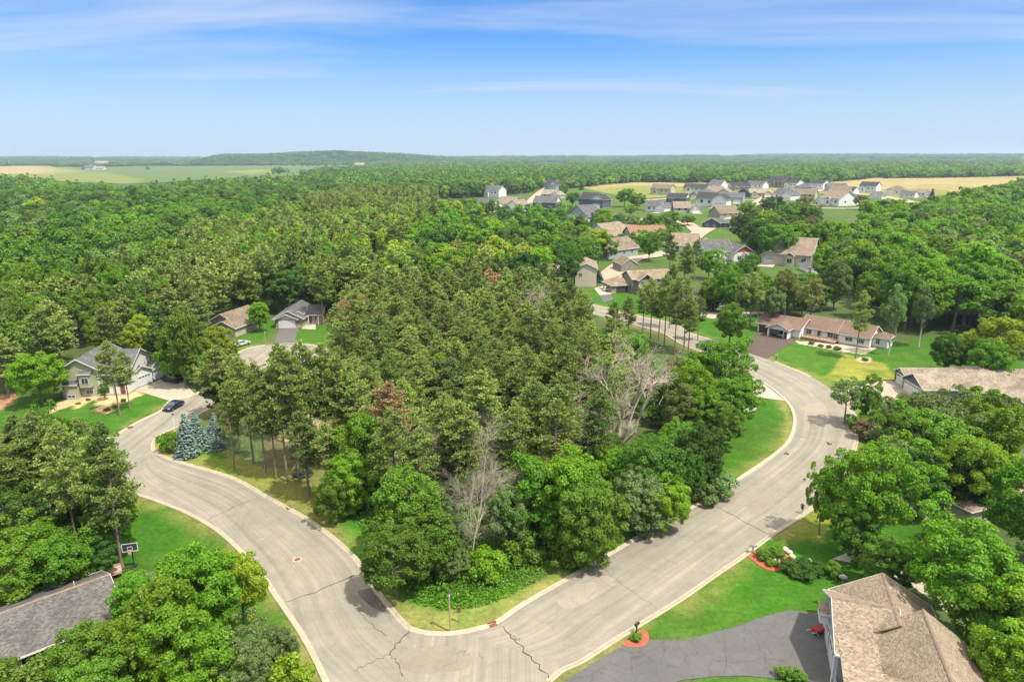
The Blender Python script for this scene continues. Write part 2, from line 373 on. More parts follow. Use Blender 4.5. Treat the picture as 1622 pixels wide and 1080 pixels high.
# ------------------------------------------------------------------ outlines (from the photograph, on the ground)
def catmull(P, per=6):
    P = [Vector(p) for p in P]; out = []
    for i in range(len(P) - 1):
        a, b, c, d = P[max(i-1, 0)], P[i], P[i+1], P[min(i+2, len(P)-1)]
        for k in range(per):
            t = k / per
            out.append(.5 * ((2*b) + (c-a)*t + (2*a-5*b+4*c-d)*t*t + (3*b-a-3*c+d)*t**3))
    out.append(P[-1]); return out
def resample(P, n):
    L = [0]
    for a, b in zip(P, P[1:]): L.append(L[-1] + (b - a).length)
    out = []; j = 0
    for i in range(n):
        t = L[-1] * i / (n - 1)
        while j < len(L) - 2 and L[j+1] < t: j += 1
        f = (t - L[j]) / max(1e-6, L[j+1] - L[j]); out.append(P[j].lerp(P[j+1], min(1, max(0, f))))
    return out
def pip(X, Y, poly):
    """inside test for arrays"""
    ins = np.zeros(X.shape, bool); n = len(poly)
    for i in range(n):
        x0, y0 = poly[i][0], poly[i][1]; x1, y1 = poly[(i+1) % n][0], poly[(i+1) % n][1]
        if y0 == y1: continue
        c = ((y0 > Y) != (y1 > Y)) & (X < (x1 - x0) * (Y - y0) / (y1 - y0) + x0); ins ^= c
    return ins
def pdist(X, Y, line):
    d = np.full(X.shape, 1e9)
    for a, b in zip(line, line[1:]):
        ux, uy = b[0]-a[0], b[1]-a[1]; l2 = ux*ux+uy*uy + 1e-9
        t = np.clip(((X-a[0])*ux+(Y-a[1])*uy)/l2, 0, 1); d = np.minimum(d, np.hypot(X-a[0]-t*ux, Y-a[1]-t*uy))
    return d
A_SW = catmull([Vector((-9, 40, 0)), Vector((-14.5, 49, 0))] + Gs([(515,1080),(480,1010),(440,950),(405,900),(350,845),(300,815),(262,799),(215,783),(150,770),(60,756),(-60,745),(-200,735)]))
A_NE = catmull(Gs([(650,995),(630,975),(590,925),(560,880),(500,830),(430,790),(370,757),(300,736),(262,724),(246,714),(243,703),(250,692),(268,682),(291,671),(318,655),(345,640),(372,622),(392,605),(403,592),(430,592),(475,592),(515,585),(530,570),(520,556),(506,549),(480,545),(455,544.5),(420,547),(390,553),(366,566),(345,590),(325,610),(308.6,625),(271.7,633.8),(254,651),(224,665.4),(195,682)]), 5)
N_WEST = catmull(Gs([(195,682),(178,692),(150,699),(100,704),(30,707),(-60,707),(-200,705)]))
B_SE = catmull([Vector((-2, 46, 0))] + Gs([(870,1080),(925,1046),(983,1009),(1020,986),(1080,949),(1130,914),(1180,880),(1220,850),(1268,819),(1296,797),(1326,764),(1349,726),(1359,690),(1359,668),(1345,645),(1320,620),(1285,597),(1240,578),(1200,562),(1150,545),(1100,530),(1079,519),(1060,511),(1025,504),(985,493),(945,484),(900,470),(860,452),(820,437),(770,425),(700,414),(620,408)]))
B_NW = catmull(Gs([(650,995),(672,1001),(700,1003),(725,1001),(755,995),(785,985),(830,955),(900,915),(960,880),(1020,845),(1060,823),(1110,795),(1150,771),(1185,748),(1212,730),(1240,708),(1253,690),(1258,668),(1255,650),(1244,634),(1225,617),(1199,600),(1165,582),(1120,562),(1075,543),(1050,528),(1010,516),(965,504),(920,491),(870,470),(835,452),(790,438),(740,428),(680,420),(610,414)]))
ROADNET = [ (p.x, p.y) for p in A_SW] + [(p.x, p.y) for p in N_WEST[::-1]] + [(p.x, p.y) for p in A_NE[::-1]] + [(p.x, p.y) for p in B_NW] + [(p.x, p.y) for p in B_SE[::-1]]
# far streets of the new estate
S1 = [(1000,500)]
FARROADS = [Gs([(740,345),(835,300),(868,293)]), Gs([(868,292),(905,283),(912,287),(880,298),(850,304),(838,318)]) ]
ESTATE_ROADS = [Gs(l) for l in (
    [(838,322),(858,303),(880,291),(905,284)],
    [(1075,395),(1110,368),(1150,350),(1190,338),(1240,330),(1290,330),(1350,331),(1400,328),(1470,322)],
    [(945,352),(1020,348),(1080,352),(1108,368)],
    [(1075,395),(1040,405),(1000,412),(965,440),(990,455)],
    [(1290,300),(1340,306),(1400,312),(1450,322)],
    [(1020,318),(1100,314),(1190,318),(1250,312),(1300,302)],
    [(1190,338),(1200,322),(1215,312)])]
RW = [5, 5.5, 5, 5, 7, 6, 6]
# ------------------------------------------------------------------ ground: one sheet, coloured by what grows or lies there
def axis(segs):
    v = [segs[0][0]]
    for a, b, st in segs:
        n = max(1, int(round((b - a) / st))); v += [a + (b - a) * (i + 1) / n for i in range(n)]
    return np.array(v)
XS = axis([(-9000,-3000,600),(-3000,-1200,90),(-1200,-300,18),(-300,-125,3.5),(-125,125,.9),(125,300,3.0),(300,1200,12),(1200,3000,60),(3000,9000,500)])
YS = axis([(-300,0,60),(0,38,6),(38,235,.9),(235,420,3),(420,900,7),(900,2200,16),(2200,4200,60),(4200,12000,300)])
GX, GY = np.meshgrid(XS, YS)
_r = np.random.default_rng(3)
def vnoise(X, Y, sc, seed=0, oct=3):
    """value noise in the plane"""
    T = np.random.default_rng(seed).random((256, 256)); o = 0; amp = 1; tot = 0
    for k in range(oct):
        x = X / sc * 2**k + 17.3*k + 500.5; y = Y / sc * 2**k + 9.1*k + 500.5
        xi = np.floor(x).astype(int); yi = np.floor(y).astype(int); fx = x - xi; fy = y - yi
        fx = fx*fx*(3-2*fx); fy = fy*fy*(3-2*fy)
        a = T[xi % 256, yi % 256]; b = T[(xi+1) % 256, yi % 256]; c = T[xi % 256, (yi+1) % 256]; d = T[(xi+1) % 256, (yi+1) % 256]
        o = o + amp * ((a*(1-fx)+b*fx)*(1-fy) + (c*(1-fx)+d*fx)*fy); tot += amp; amp *= .5
    return o / tot
def hill(X, Y):
    """gentle farmland, a wooded ridge to the left of the middle and low ridges far off"""
    Dd = np.hypot(X, Y); az = X / np.maximum(Y, 1)
    far = np.clip((Dd - 4100) / 4500, 0, 1); far = far*far*(3-2*far)
    h = far * (34 + 26 * (vnoise(X, Y, 1900, 5) - .5))
    # ridge seen between columns 330 and 780
    e1 = np.clip((az + .47) / .075, 0, 1); e2 = np.clip((-.02 - az) / .16, 0, 1); e1 = e1*e1*(3-2*e1); e2 = e2*e2*(3-2*e2)
    m = np.clip((Dd - 4250) / 700, 0, 1) * np.clip((6300 - Dd) / 900, 0, 1); m = m*m*(3-2*m)
    h = h + e1 * e2 * m * (44 + 22 * np.clip(1 - np.abs(az + .25) / .1, 0, 1) + 14 * (vnoise(X, Y, 300, 9) - .5))
    return h
GZ = hill(GX, GY)
BASE = np.array([.062, .092, .028])
C_ = dict(floor=(.060,.066,.026), lawn=(.045,.145,.010), lawn2=(.075,.150,.018), dry=(.26,.23,.075), rough=(.085,.135,.028), dirt=(.33,.23,.135), gold=(.36,.285,.12), goldg=(.21,.23,.055),
          crop=(.115,.170,.048), tan=(.40,.30,.19), mulch=(.30,.075,.035), straw=(.17,.13,.07), wood=(.035,.058,.018), gravel=(.42,.36,.27))
Cc = np.tile(BASE, (*GX.shape, 1))
for _k in C_: C_[_k] = tuple(v*.74 for v in C_[_k])
BASE = BASE*.8
def paint(mask, col, f=1.0):
    col = np.array(C_[col] if isinstance(col, str) else col); m = (mask * f)[..., None].astype(float); Cc[:] = Cc * (1 - m) + col * m
DG = np.hypot(GX, GY)
n1 = vnoise(GX, GY, 900, 21); n2 = vnoise(GX, GY, 420, 22)
# distant patchwork of woods and fields
far = DG > 1500
paint(far, 'wood'); paint(far & (n1 > .56), 'crop'); paint(far & (n2 > .66) & (n1 > .45), 'goldg'); paint(far & (n2 < .28) & (n1 > .5), 'gold', .8)
def jp(l, z=0): return [(p.x, p.y) for p in Gs(l, z)]
FIELD_G = jp([(-300,285),(-120,283),(0,281),(60,284),(110,288),(200,292),(330,284),(400,280),(470,279),(500,272),(560,268),(590,265),(560,261.5),(460,261),(330,261.5),(200,262),(100,263),(0,264),(-300,268)])
FIELD_B = jp([(-300,272),(-100,269),(0,264),(70,263.2),(92,265),(95,272),(60,276),(0,275),(-200,280)])
GOLD = jp([(880,298),(900,288),(960,283),(1100,281.5),(1280,282.5),(1400,275),(1622,271.5),(1900,270),(2100,284),(1700,287),(1622,288),(1560,297),(1500,308),(1440,308),(1300,296),(1150,293),(1000,300),(940,306)])
GOLD_G = jp([(930,303),(1010,294),(1100,296),(1200,296),(1300,297),(1400,300),(1480,299),(1520,305),(1440,315),(1250,312),(1100,316),(1000,318),(960,312)])
paint((DG > 4200) & (DG < 6300) & (np.abs(GX/np.maximum(GY,1)+.24) < .24), 'wood'); paint(pip(GX, GY, FIELD_G) & (DG < 4200), 'crop'); paint(pip(GX, GY, jp([(350,272),(420,268),(430,272),(400,276)])), 'goldg')
paint(pip(GX, GY, jp([(-50,281),(60,284),(110,288),(200,291),(230,286),(180,275),(120,268),(60,268),(-50,272)])), 'goldg', .75)
paint(pip(GX, GY, FIELD_B), 'gold'); paint(pip(GX, GY, GOLD), 'gold'); paint(pip(GX, GY, GOLD_G), 'goldg')
paint(pip(GX, GY, GOLD) & (vnoise(GX, GY, 130, 31) > .55), 'goldg', .45)
ESTATE = jp([(800,345),(850,300),(900,292),(960,306),(1010,314),(1060,312),(1150,306),(1300,306),(1440,314),(1490,318),(1480,335),(1330,345),(1290,345),(1260,300),(1240,400),(1300,430),(1340,430),(1300,440),(1180,425),(1000,460),(930,480),(900,470),(930,380),(850,360)])
paint(pip(GX, GY, ESTATE), 'rough'); paint(pip(GX, GY, ESTATE) & (vnoise(GX, GY, 30, 32) > .5), 'lawn2', .8)
for l, wd in zip(ESTATE_ROADS, RW): pass
# lawns and verges near the camera
LAWNS = [jp([(-40,640),(0,632),(60,628),(105,632),(160,632),(210,620),(226,622),(272,634),(254,651),(224,665),(195,682),(170,692),(100,704),(0,700),(-60,690)]),
         jp([(150,790),(215,785),(262,799),(300,815),(350,845),(405,900),(440,950),(480,1010),(515,1080),(530,1130),(340,1130),(330,1000),(280,900),(160,900),(140,840)]),
         jp([(1104,531),(1079,519),(1085,505),(1120,500),(1200,497),(1205,522),(1180,548),(1172,553)]),
         jp([(1231,573),(1218,566),(1264,538),(1300,545),(1400,548),(1470,535),(1560,540),(1622,560),(1622,600),(1400,600),(1310,612),(1285,597),(1250,583)]),
         jp([(1190,625),(1244,634),(1256,650),(1258,668),(1253,690),(1240,708),(1212,730),(1185,748),(1150,771),(1130,740),(1140,690)]),
         jp([(985,990),(1060,935),(1130,880),(1190,840),(1250,801),(1290,770),(1340,760),(1480,800),(1520,840),(1480,900),(1340,920),(1330,960),(1290,972),(1250,966),(1213,975),(1120,1004),(1030,1012)]),
         jp([(1100,1090),(1130,1071),(1177,1069),(1227,1074),(1300,1080),(1300,1110),(1100,1110)]),
         jp([(1345,645),(1400,637),(1440,633),(1480,700),(1400,720),(1360,690)]),
         jp([(385,560),(392,545),(420,540),(436,519),(440,500),(380,520),(370,555)]), jp([(465,545),(474,518),(520,515),(560,530),(540,560),(505,549)]),
         jp([(560,800),(262,724),(246,714),(243,703),(262,690),(330,700),(380,720),(440,760),(520,770)]),
         jp([(1000,500),(945,484),(935,460),(990,440),(1040,470),(1060,508)])]
for p in LAWNS: paint(pip(GX, GY, p), 'lawn')
near = (GY < 330) & (DG < 420)
def stripes(poly, ang, wid, f):
    t = (GX*math.cos(R(ang)) + GY*math.sin(R(ang)))/wid; paint(pip(GX, GY, poly) & (np.floor(t) % 2 == 0), 'lawn2', f)
stripes(LAWNS[3], 62, 1.9, .30); stripes(LAWNS[5], 128, 1.8, .22); stripes(LAWNS[4], 125, 1.8, .22); stripes(LAWNS[0], 40, 1.8, .2); stripes(LAWNS[1], 60, 1.8, .2)
nA = vnoise(GX, GY, 3.2, 41, 4); nB = vnoise(GX, GY, 9, 42, 3); nC = vnoise(GX, GY, 1.6, 43, 2)
for p in LAWNS:
    pm = pip(GX, GY, p); paint(pm & (nB > .52), 'lawn2', .55)
paint(pip(GX, GY, LAWNS[5]) & pip(GX, GY, jp([(1150,870),(1190,840),(1250,801),(1300,765),(1330,800),(1300,860),(1230,850),(1190,870)])), (.15,.17,.025), .75)
# corner lot: rough green under the trees, straw-coloured pine floor, dry verge along the kerb
LOT = [(p.x, p.y) for p in (A_NE[:75] + Gs([(400,620),(520,600),(640,560),(900,520),(1050,560),(1200,640)]) + B_NW[::-1][80:])]
CORNER = jp([(560,800),(600,870),(680,930),(840,930),(950,860),(1110,780),(1150,771),(1110,795),(1060,823),(960,880),(830,955),(785,985),(725,1001),(650,995),(590,925),(560,880),(500,830),(440,795)])
paint(pip(GX, GY, CORNER), (.050,.145,.012))
dA = np.full(GX.shape, 1e9); dA[near] = np.minimum(np.minimum(pdist(GX[near], GY[near], A_NE), pdist(GX[near], GY[near], A_SW)), np.minimum(pdist(GX[near], GY[near], B_NW), pdist(GX[near], GY[near], B_SE)))
def band(d0, d1, lim=1.0): return np.clip((d1 - dA) / (d1 - d0), 0, 1)
paint(pip(GX, GY, jp([(330,700),(380,745),(440,790),(500,830),(540,860),(530,800),(560,760),(520,745),(420,740)])), (.17,.155,.045), .8)
paint(pip(GX, GY, jp([(243,703),(262,724),(370,757),(440,795),(520,800),(420,745),(330,720),(260,700)])) , (.16,.18,.03), .6)
paint(pip(GX, GY, jp([(420,740),(540,740),(640,660),(900,640),(900,600),(560,590),(420,640)])), 'straw', .7)
paint(pip(GX, GY, jp([(430,665),(425,625),(470,610),(500,620),(510,700),(450,700)])), 'tan', .85)
vm = near & (dA < 3.6)
vd = np.clip((3.4 - dA) / 2.6, 0, 1) * np.clip((nA - .28) * 3.2, 0, 1)
paint(vm, 'dry', 1.0 * vd * .58)
paint(pip(GX, GY, jp([(640,985),(700,1003),(785,985),(830,955),(900,915),(885,912),(820,938),(760,958),(700,962),(650,955),(625,945),(610,950)])), (.21,.195,.06), .35 + .4 * (nC > .5))
paint(pip(GX, GY, jp([(1335,560),(1400,575),(1420,600),(1330,605),(1300,600),(1320,585)])), (.30,.235,.05), .5 * np.clip((nB - .3) * 4, 0, 1))
paint(pip(GX, GY, jp([(1244,634),(1258,668),(1253,695),(1235,712),(1240,690),(1246,668),(1236,645)])), 'dry', .6)
paint(pip(GX, GY, jp([(430,1080),(440,1010),(470,995),(500,1030),(515,1080)])), 'dry', .6)
# pale gravel and mulch edging round the left house, bark mulch rings
def ring(cx, cy, a, b, n=14, z=0): return [(cx + a*math.cos(2*math.pi*i/n), cy + b*math.sin(2*math.pi*i/n)) for i in range(n)]
paint(pip(GX, GY, jp([(100,632),(120,648),(150,633),(155,640),(150,652),(170,655),(180,648),(190,640),(205,635),(226,624),(205,616),(160,626)])), (.45,.33,.17))
paint(pip(GX, GY, jp([(80,655),(118,640),(125,634),(100,634),(76,650)])), (.42,.31,.17))
paint(pip(GX, GY, jp([(-30,640),(0,625),(30,622),(25,636),(0,650)])), (.30,.17,.09))
paint(pip(GX, GY, jp([(275,578),(310,578),(312,584),(280,586)])), (.33,.17,.07))
paint(pip(GX, GY, jp([(90,900),(150,880),(165,895),(150,925),(110,905)])), (.15,.08,.045))
paint(pip(GX, GY, jp([(1262,540),(1262,543),(1300,551),(1335,557),(1372,561),(1380,556),(1402,545),(1396,541),(1376,552),(1331,545)])), (.36,.31,.22))
paint(pip(GX, GY, jp([(1354,570),(1370,575),(1382,571),(1378,566),(1362,565)])), (.40,.31,.2))
paint(pip(GX, GY, jp([(255,398),(300,392),(300,386),(262,388)])), 'gold', .8)
paint(pip(GX, GY, jp([(400,455),(440,452),(445,440),(405,440)])), 'gravel', .8)
def ground():
    n, m = GX.shape; V = np.stack([GX, GY, GZ], -1).reshape(-1, 3)
    I = np.arange(n*m).reshape(n, m); F = np.stack([I[:-1,:-1], I[:-1,1:], I[1:,1:], I[1:,:-1]], -1).reshape(-1, 4)
    me = np_mesh('ground', V, F, smooth=True)
    a = me.color_attributes.new('cover', 'FLOAT_COLOR', 'POINT')
    a.data.foreach_set('color', np.concatenate([Cc, np.ones((*Cc.shape[:2], 1))], -1).astype(np.float32).ravel())
    mt = bpy.data.materials.new('ground'); mt.use_nodes = True; nt = mt.node_tree; b = nt.nodes['Principled BSDF']
    b.inputs['Roughness'].default_value = .95; b.inputs['Specular IOR Level'].default_value = .1
    at = N(nt, 'ShaderNodeAttribute', attribute_name='cover'); tc = N(nt, 'ShaderNodeTexCoord')
    f = None; src = at.outputs['Color']
    for sc, lo, hi in ((6.5, .80, 1.22), (1.6, .74, 1.28), (.30, .80, 1.22), (.02, .85, 1.15)):
        nz = N(nt, 'ShaderNodeTexNoise'); nz.inputs['Scale'].default_value = sc; nz.inputs['Detail'].default_value = 5; nz.inputs['Roughness'].default_value = .65
        nt.links.new(tc.outputs['Object'], nz.inputs['Vector'])
        mr = N(nt, 'ShaderNodeMapRange'); nt.links.new(nz.outputs[0], mr.inputs[0]); mr.inputs[1].default_value = .3; mr.inputs[2].default_value = .7; mr.inputs[3].default_value = lo; mr.inputs[4].default_value = hi
        vm_ = N(nt, 'ShaderNodeVectorMath', operation='SCALE'); nt.links.new(src, vm_.inputs[0]); nt.links.new(mr.outputs[0], vm_.inputs['Scale']); src = vm_.outputs[0]
    nt.links.new(src, b.inputs['Base Color'])
    bp = N(nt, 'ShaderNodeBump'); bp.inputs['Strength'].default_value = .6; bp.inputs['Distance'].default_value = .12
    nz = N(nt, 'ShaderNodeTexNoise'); nz.inputs['Scale'].default_value = 3.5; nz.inputs['Detail'].default_value = 6; nt.links.new(tc.outputs['Object'], nz.inputs['Vector'])
    nt.links.new(nz.outputs[0], bp.inputs['Height']); nt.links.new(bp.outputs[0], b.inputs['Normal'])
    me.materials.append(mt); return tag(link('ground', me), kind='structure')
ground()
# ------------------------------------------------------------------ roads
def asphalt(name, col, streak=True, dark=.0, uv=True):
    m = bpy.data.materials.new(name); m.use_nodes = True; nt = m.node_tree; b = nt.nodes['Principled BSDF']
    b.inputs['Roughness'].default_value = .9; b.inputs['Specular IOR Level'].default_value = .2
    tc = N(nt, 'ShaderNodeTexCoord'); src = None
    base = N(nt, 'ShaderNodeRGB'); base.outputs[0].default_value = (*col, 1); src = base.outputs[0]
    def mul(fac):
        nonlocal src
        v = N(nt, 'ShaderNodeVectorMath', operation='SCALE'); nt.links.new(src, v.inputs[0]); nt.links.new(fac, v.inputs['Scale']); src = v.outputs[0]
    def noisef(sc, lo, hi, co='Object', stretch=None, det=5, a=.3, b_=.7):
        nz = N(nt, 'ShaderNodeTexNoise'); nz.inputs['Scale'].default_value = sc; nz.inputs['Detail'].default_value = det; nz.inputs['Roughness'].default_value = .6
        s = tc.outputs[co]
        if stretch: mp = N(nt, 'ShaderNodeMapping'); mp.inputs['Scale'].default_value = stretch; nt.links.new(s, mp.inputs[0]); s = mp.outputs[0]
        nt.links.new(s, nz.inputs['Vector']); mr = N(nt, 'ShaderNodeMapRange'); nt.links.new(nz.outputs[0], mr.inputs[0])
        mr.inputs[1].default_value = a; mr.inputs[2].default_value = b_; mr.inputs[3].default_value = lo; mr.inputs[4].default_value = hi; mul(mr.outputs[0])
    noisef(6, .93, 1.07); noisef(.25, .90, 1.10); noisef(1.1, .95, 1.05)
    if streak:
        noisef(1.0, .80, 1.18, 'UV', (.80, .020, 1), 4); noisef(1.0, .95, 1.05, 'UV', (2.2, .03, 1), 2); noisef(1.0, .93, 1.07, 'UV', (5.0, .12, 1), 3); noisef(.12, .93, 1.06, 'Object', None, 2)
    # hairline cracks
    vo = N(nt, 'ShaderNodeTexVoronoi', feature='DISTANCE_TO_EDGE'); vo.inputs['Scale'].default_value = .16 if streak else .33
    nzd = N(nt, 'ShaderNodeTexNoise'); nzd.inputs['Scale'].default_value = .8; nt.links.new(tc.outputs['Object'], nzd.inputs['Vector'])
    va = N(nt, 'ShaderNodeVectorMath', operation='MULTIPLY_ADD'); nt.links.new(nzd.outputs['Color'], va.inputs[0]); va.inputs[1].default_value = (1.6, 1.6, 0); nt.links.new(tc.outputs['Object'], va.inputs[2])
    nt.links.new(va.outputs[0], vo.inputs['Vector'])
    mr = N(nt, 'ShaderNodeMapRange'); nt.links.new(vo.outputs['Distance'], mr.inputs[0]); mr.inputs[1].default_value = .003 if streak else .006; mr.inputs[2].default_value = .010 if streak else .016
    mr.inputs[3].default_value = .90 if streak else .82; mr.inputs[4].default_value = 1.0; mul(mr.outputs[0])
    nt.links.new(src, b.inputs['Base Color']); return m
M_ROAD = asphalt('asphalt_worn', (.218, .194, .158))
M_KERB = mat('concrete_kerb', (.33, .285, .205), .85, .16, 1.2)
M_CONC = mat('concrete', (.34, .305, .235), .85, .10, .8)
M_CONC2 = mat('concrete_tan', (.31, .255, .19), .85, .12, .8)
M_ASPH = asphalt('asphalt_dark', (.098,.095,.095), streak=False)
M_ASPHB = asphalt('asphalt_brown', (.090,.066,.055), streak=False)
M_TAR = mat('tar', (.07, .06, .05), .8, .3, 3)
M_DRYG = mat('dry', (.3, .25, .12))
def ribbon(name, Lf, Rt, z, m, n=160, nx=4):
    a = resample(Lf, n); b = resample(Rt, n); V = []; uv = []; L = 0
    for i in range(n):
        if i: L += ((a[i]+b[i])*.5 - (a[i-1]+b[i-1])*.5).length
        w_ = (a[i]-b[i]).length
        for k in range(nx+1):
            p = a[i].lerp(b[i], k/nx); V.append((p.x, p.y, z)); uv.append((k/nx*w_, L))
    F = [(i*(nx+1)+k, i*(nx+1)+k+1, (i+1)*(nx+1)+k+1, (i+1)*(nx+1)+k) for i in range(n-1) for k in range(nx)]
    me = np_mesh(name, V, F, m); u = me.uv_layers.new(name='UVMap')
    u.data.foreach_set('uv', np.array([uv[i] for f in F for i in f], dtype=np.float32).ravel())
    if me.polygons[0].normal.z < 0: me.flip_normals()
    return tag(link(name, me), kind='structure')
def sheet(name, pts, z, m, kind='structure', smooth_n=0):
    from mathutils.geometry import tessellate_polygon
    P = [Vector((p[0], p[1], z)) for p in pts]; T = tessellate_polygon([P])
    me = bpy.data.meshes.new(name); me.from_pydata([tuple(p) for p in P], [], [tuple(t) for t in T]); me.materials.append(m)
    u = me.uv_layers.new(name='UVMap')
    for l in me.loops: u.data[l.index].uv = me.vertices[l.vertex_index].co.xy
    me.update()
    if me.polygons and sum(p.normal.z*p.area for p in me.polygons) < 0: me.flip_normals()
    return tag(link(name, me), kind=kind)
# road A runs from the junction to the bend at the left, then west; the close branches off it
nAe = 12*5   # NE outline up to the mouth of the close
iA = min(range(len(A_NE)), key=lambda i: (A_NE[i]-G(243,703)).length)
iW = min(range(len(A_SW)), key=lambda i: (A_SW[i]-G(215,783)).length)
CUT = [Vector((-2, 46, 0))]
ribbon('road', [Vector((3,42,0)), Vector((-1.5,53,0))] + A_NE[:iA+1], A_SW[2:iW+1], .020, M_ROAD)
j2 = [A_NE[iA]] + [G(250,692), G(268,682)] + [p for p in A_NE[iA+10:]] + N_WEST[3:] + A_SW[iW:][::-1]
sheet('road', [(p.x,p.y) for p in j2], .016, M_ROAD)
iB = min(range(len(B_NW)), key=lambda i: (B_NW[i]-G(725,1001)).length)
iS = min(range(len(B_SE)), key=lambda i: (B_SE[i]-G(905,1055)).length)
ribbon('road', B_NW[iB:], B_SE[iS:], .028, M_ROAD, 260)
sheet('road', [(p.x,p.y) for p in (B_NW[:iB+1] + B_SE[:iS+1][::-1] + [Vector((-5,40,0)), Vector((-9.0,52,0))])], .024, M_ROAD)
def kerb(line, side, name='kerb'):
    """gutter pan and low rounded kerb swept along an outline; side=+1 puts the kerb to the left of travel"""
    P = line; n = len(P); prof = [(-.42, .034), (-.02, .044), (.04, .13), (.22, .145), (.27, .09), (.27, -.02)]
    V = []; 
    for i, p in enumerate(P):
        d = (P[min(i+1, n-1)] - P[max(i-1, 0)]).normalized(); nn = Vector((-d.y, d.x, 0)) * side
        V += [(p + nn*o).to_tuple()[:2] + (z,) for o, z in prof]
    k = len(prof); F = [(i*k+j, i*k+j+1, (i+1)*k+j+1, (i+1)*k+j) for i in range(n-1) for j in range(k-1)]
    me = np_mesh(name, V, F, M_KERB)
    if sum(p.normal.z for p in me.polygons) < 0: me.flip_normals()
    return tag(link(name, me), kind='structure')
def part_of(line, a, b):
    """piece of an outline between two places"""
    ia = min(range(len(line)), key=lambda i: (line[i]-a).length); ib = min(range(len(line)), key=lambda i: (line[i]-b).length)
    return line[min(ia,ib):max(ia,ib)+1]
kerb(A_SW[:], 1)
kerb(part_of(A_NE, G(650,995), G(436,545.5)), -1)
kerb(part_of(A_NE, G(420,547), G(308.6,625)), -1); kerb(part_of(A_NE, G(271,634), G(195,682)) + N_WEST[2:], -1)
kerb(part_of(B_NW, G(650,995), G(1199,600)), 1) ; kerb(part_of(B_NW, G(1165,582), G(610,414)), 1)
kerb(part_of(B_SE, G(870,1080), G(1322,622)), -1); kerb(part_of(B_SE, G(1285,597), G(1225,572)), -1); kerb(part_of(B_SE, G(1174,555), G(700,414)), -1)
# driveways
sheet('driveway', jp([(209,618.5),(242,606),(261,597.5),(292,606),(310,625),(300,630),(272,636),(226,622)]), .06, M_CONC)
sheet('driveway', jp([(886,1084),(945,1047),(985,1023),(1030,1013),(1080,1015.5),(1120,1004),(1163,994),(1213,975.6),(1250,966.6),(1294,970.6),(1312,972),(1318,1085),(1280,1079),(1227,1075),(1177,1070),(1130,1071.5),(1080,1077),(1040,1090),(870,1095)]), .06, M_ASPH)
sheet('driveway', jp([(443,518.8),(473.5,518.5),(466,545.5),(433,545.5)]), .06, asphalt('asphalt_grey', (.11,.10,.095), streak=False))
sheet('driveway', jp([(1176,555.5),(1215,569),(1229,558),(1263.6,538.5),(1227,529.6),(1203,523.6),(1193,532),(1186,547.7)]), .06, M_ASPHB)
sheet('driveway', jp([(1320,620),(1391,604.5),(1413,603),(1441.7,620.5),(1466,634),(1440,634),(1400,637),(1345,646)]), .06, M_CONC2)
sheet('driveway', jp([(1199,599),(1215,612),(1244,635),(1190,628),(1150,625),(1140,600)]), .06, M_CONC)
sheet('driveway', jp([(941,457),(964,450),(976,459),(968,466),(950,468)]), .06, M_CONC); sheet('driveway', jp([(950,468.5),(968,466.5),(972,474),(956,480)]), .06, M_ASPH)
sheet('path', jp([(1435,790),(1460,800),(1480,820),(1478,832),(1450,812),(1430,800)]), .05, M_CONC2)
sheet('path', jp([(1318,885),(1360,868),(1420,880),(1440,905),(1460,915),(1510,960),(1500,970),(1440,925),(1400,905),(1340,890)]), .05, M_CONC)
sheet('path', jp([(478,521),(500,522),(500,508),(490,508),(480,516)]), .05, M_CONC)
sheet('path', jp([(1100,500),(1130,505),(1150,500),(1215,497),(1215,494),(1110,496)]), .05, M_CONC)
sheet('driveway', jp([(160,930),(240,905),(262,925),(200,960)]), .05, M_ASPH)
for l, wd in zip(ESTATE_ROADS, RW):
    P = resample(catmull(l, 4), 40); Lf, Rt = [], []
    for i, p in enumerate(P):
        d = (P[min(i+1, 39)] - P[max(i-1, 0)]).normalized(); nn = Vector((-d.y, d.x, 0)) * wd; Lf.append(p+nn); Rt.append(p-nn)
    ribbon('road', Lf, Rt, .30 + .04*ESTATE_ROADS.index(l), M_CONC2, 40, 1)
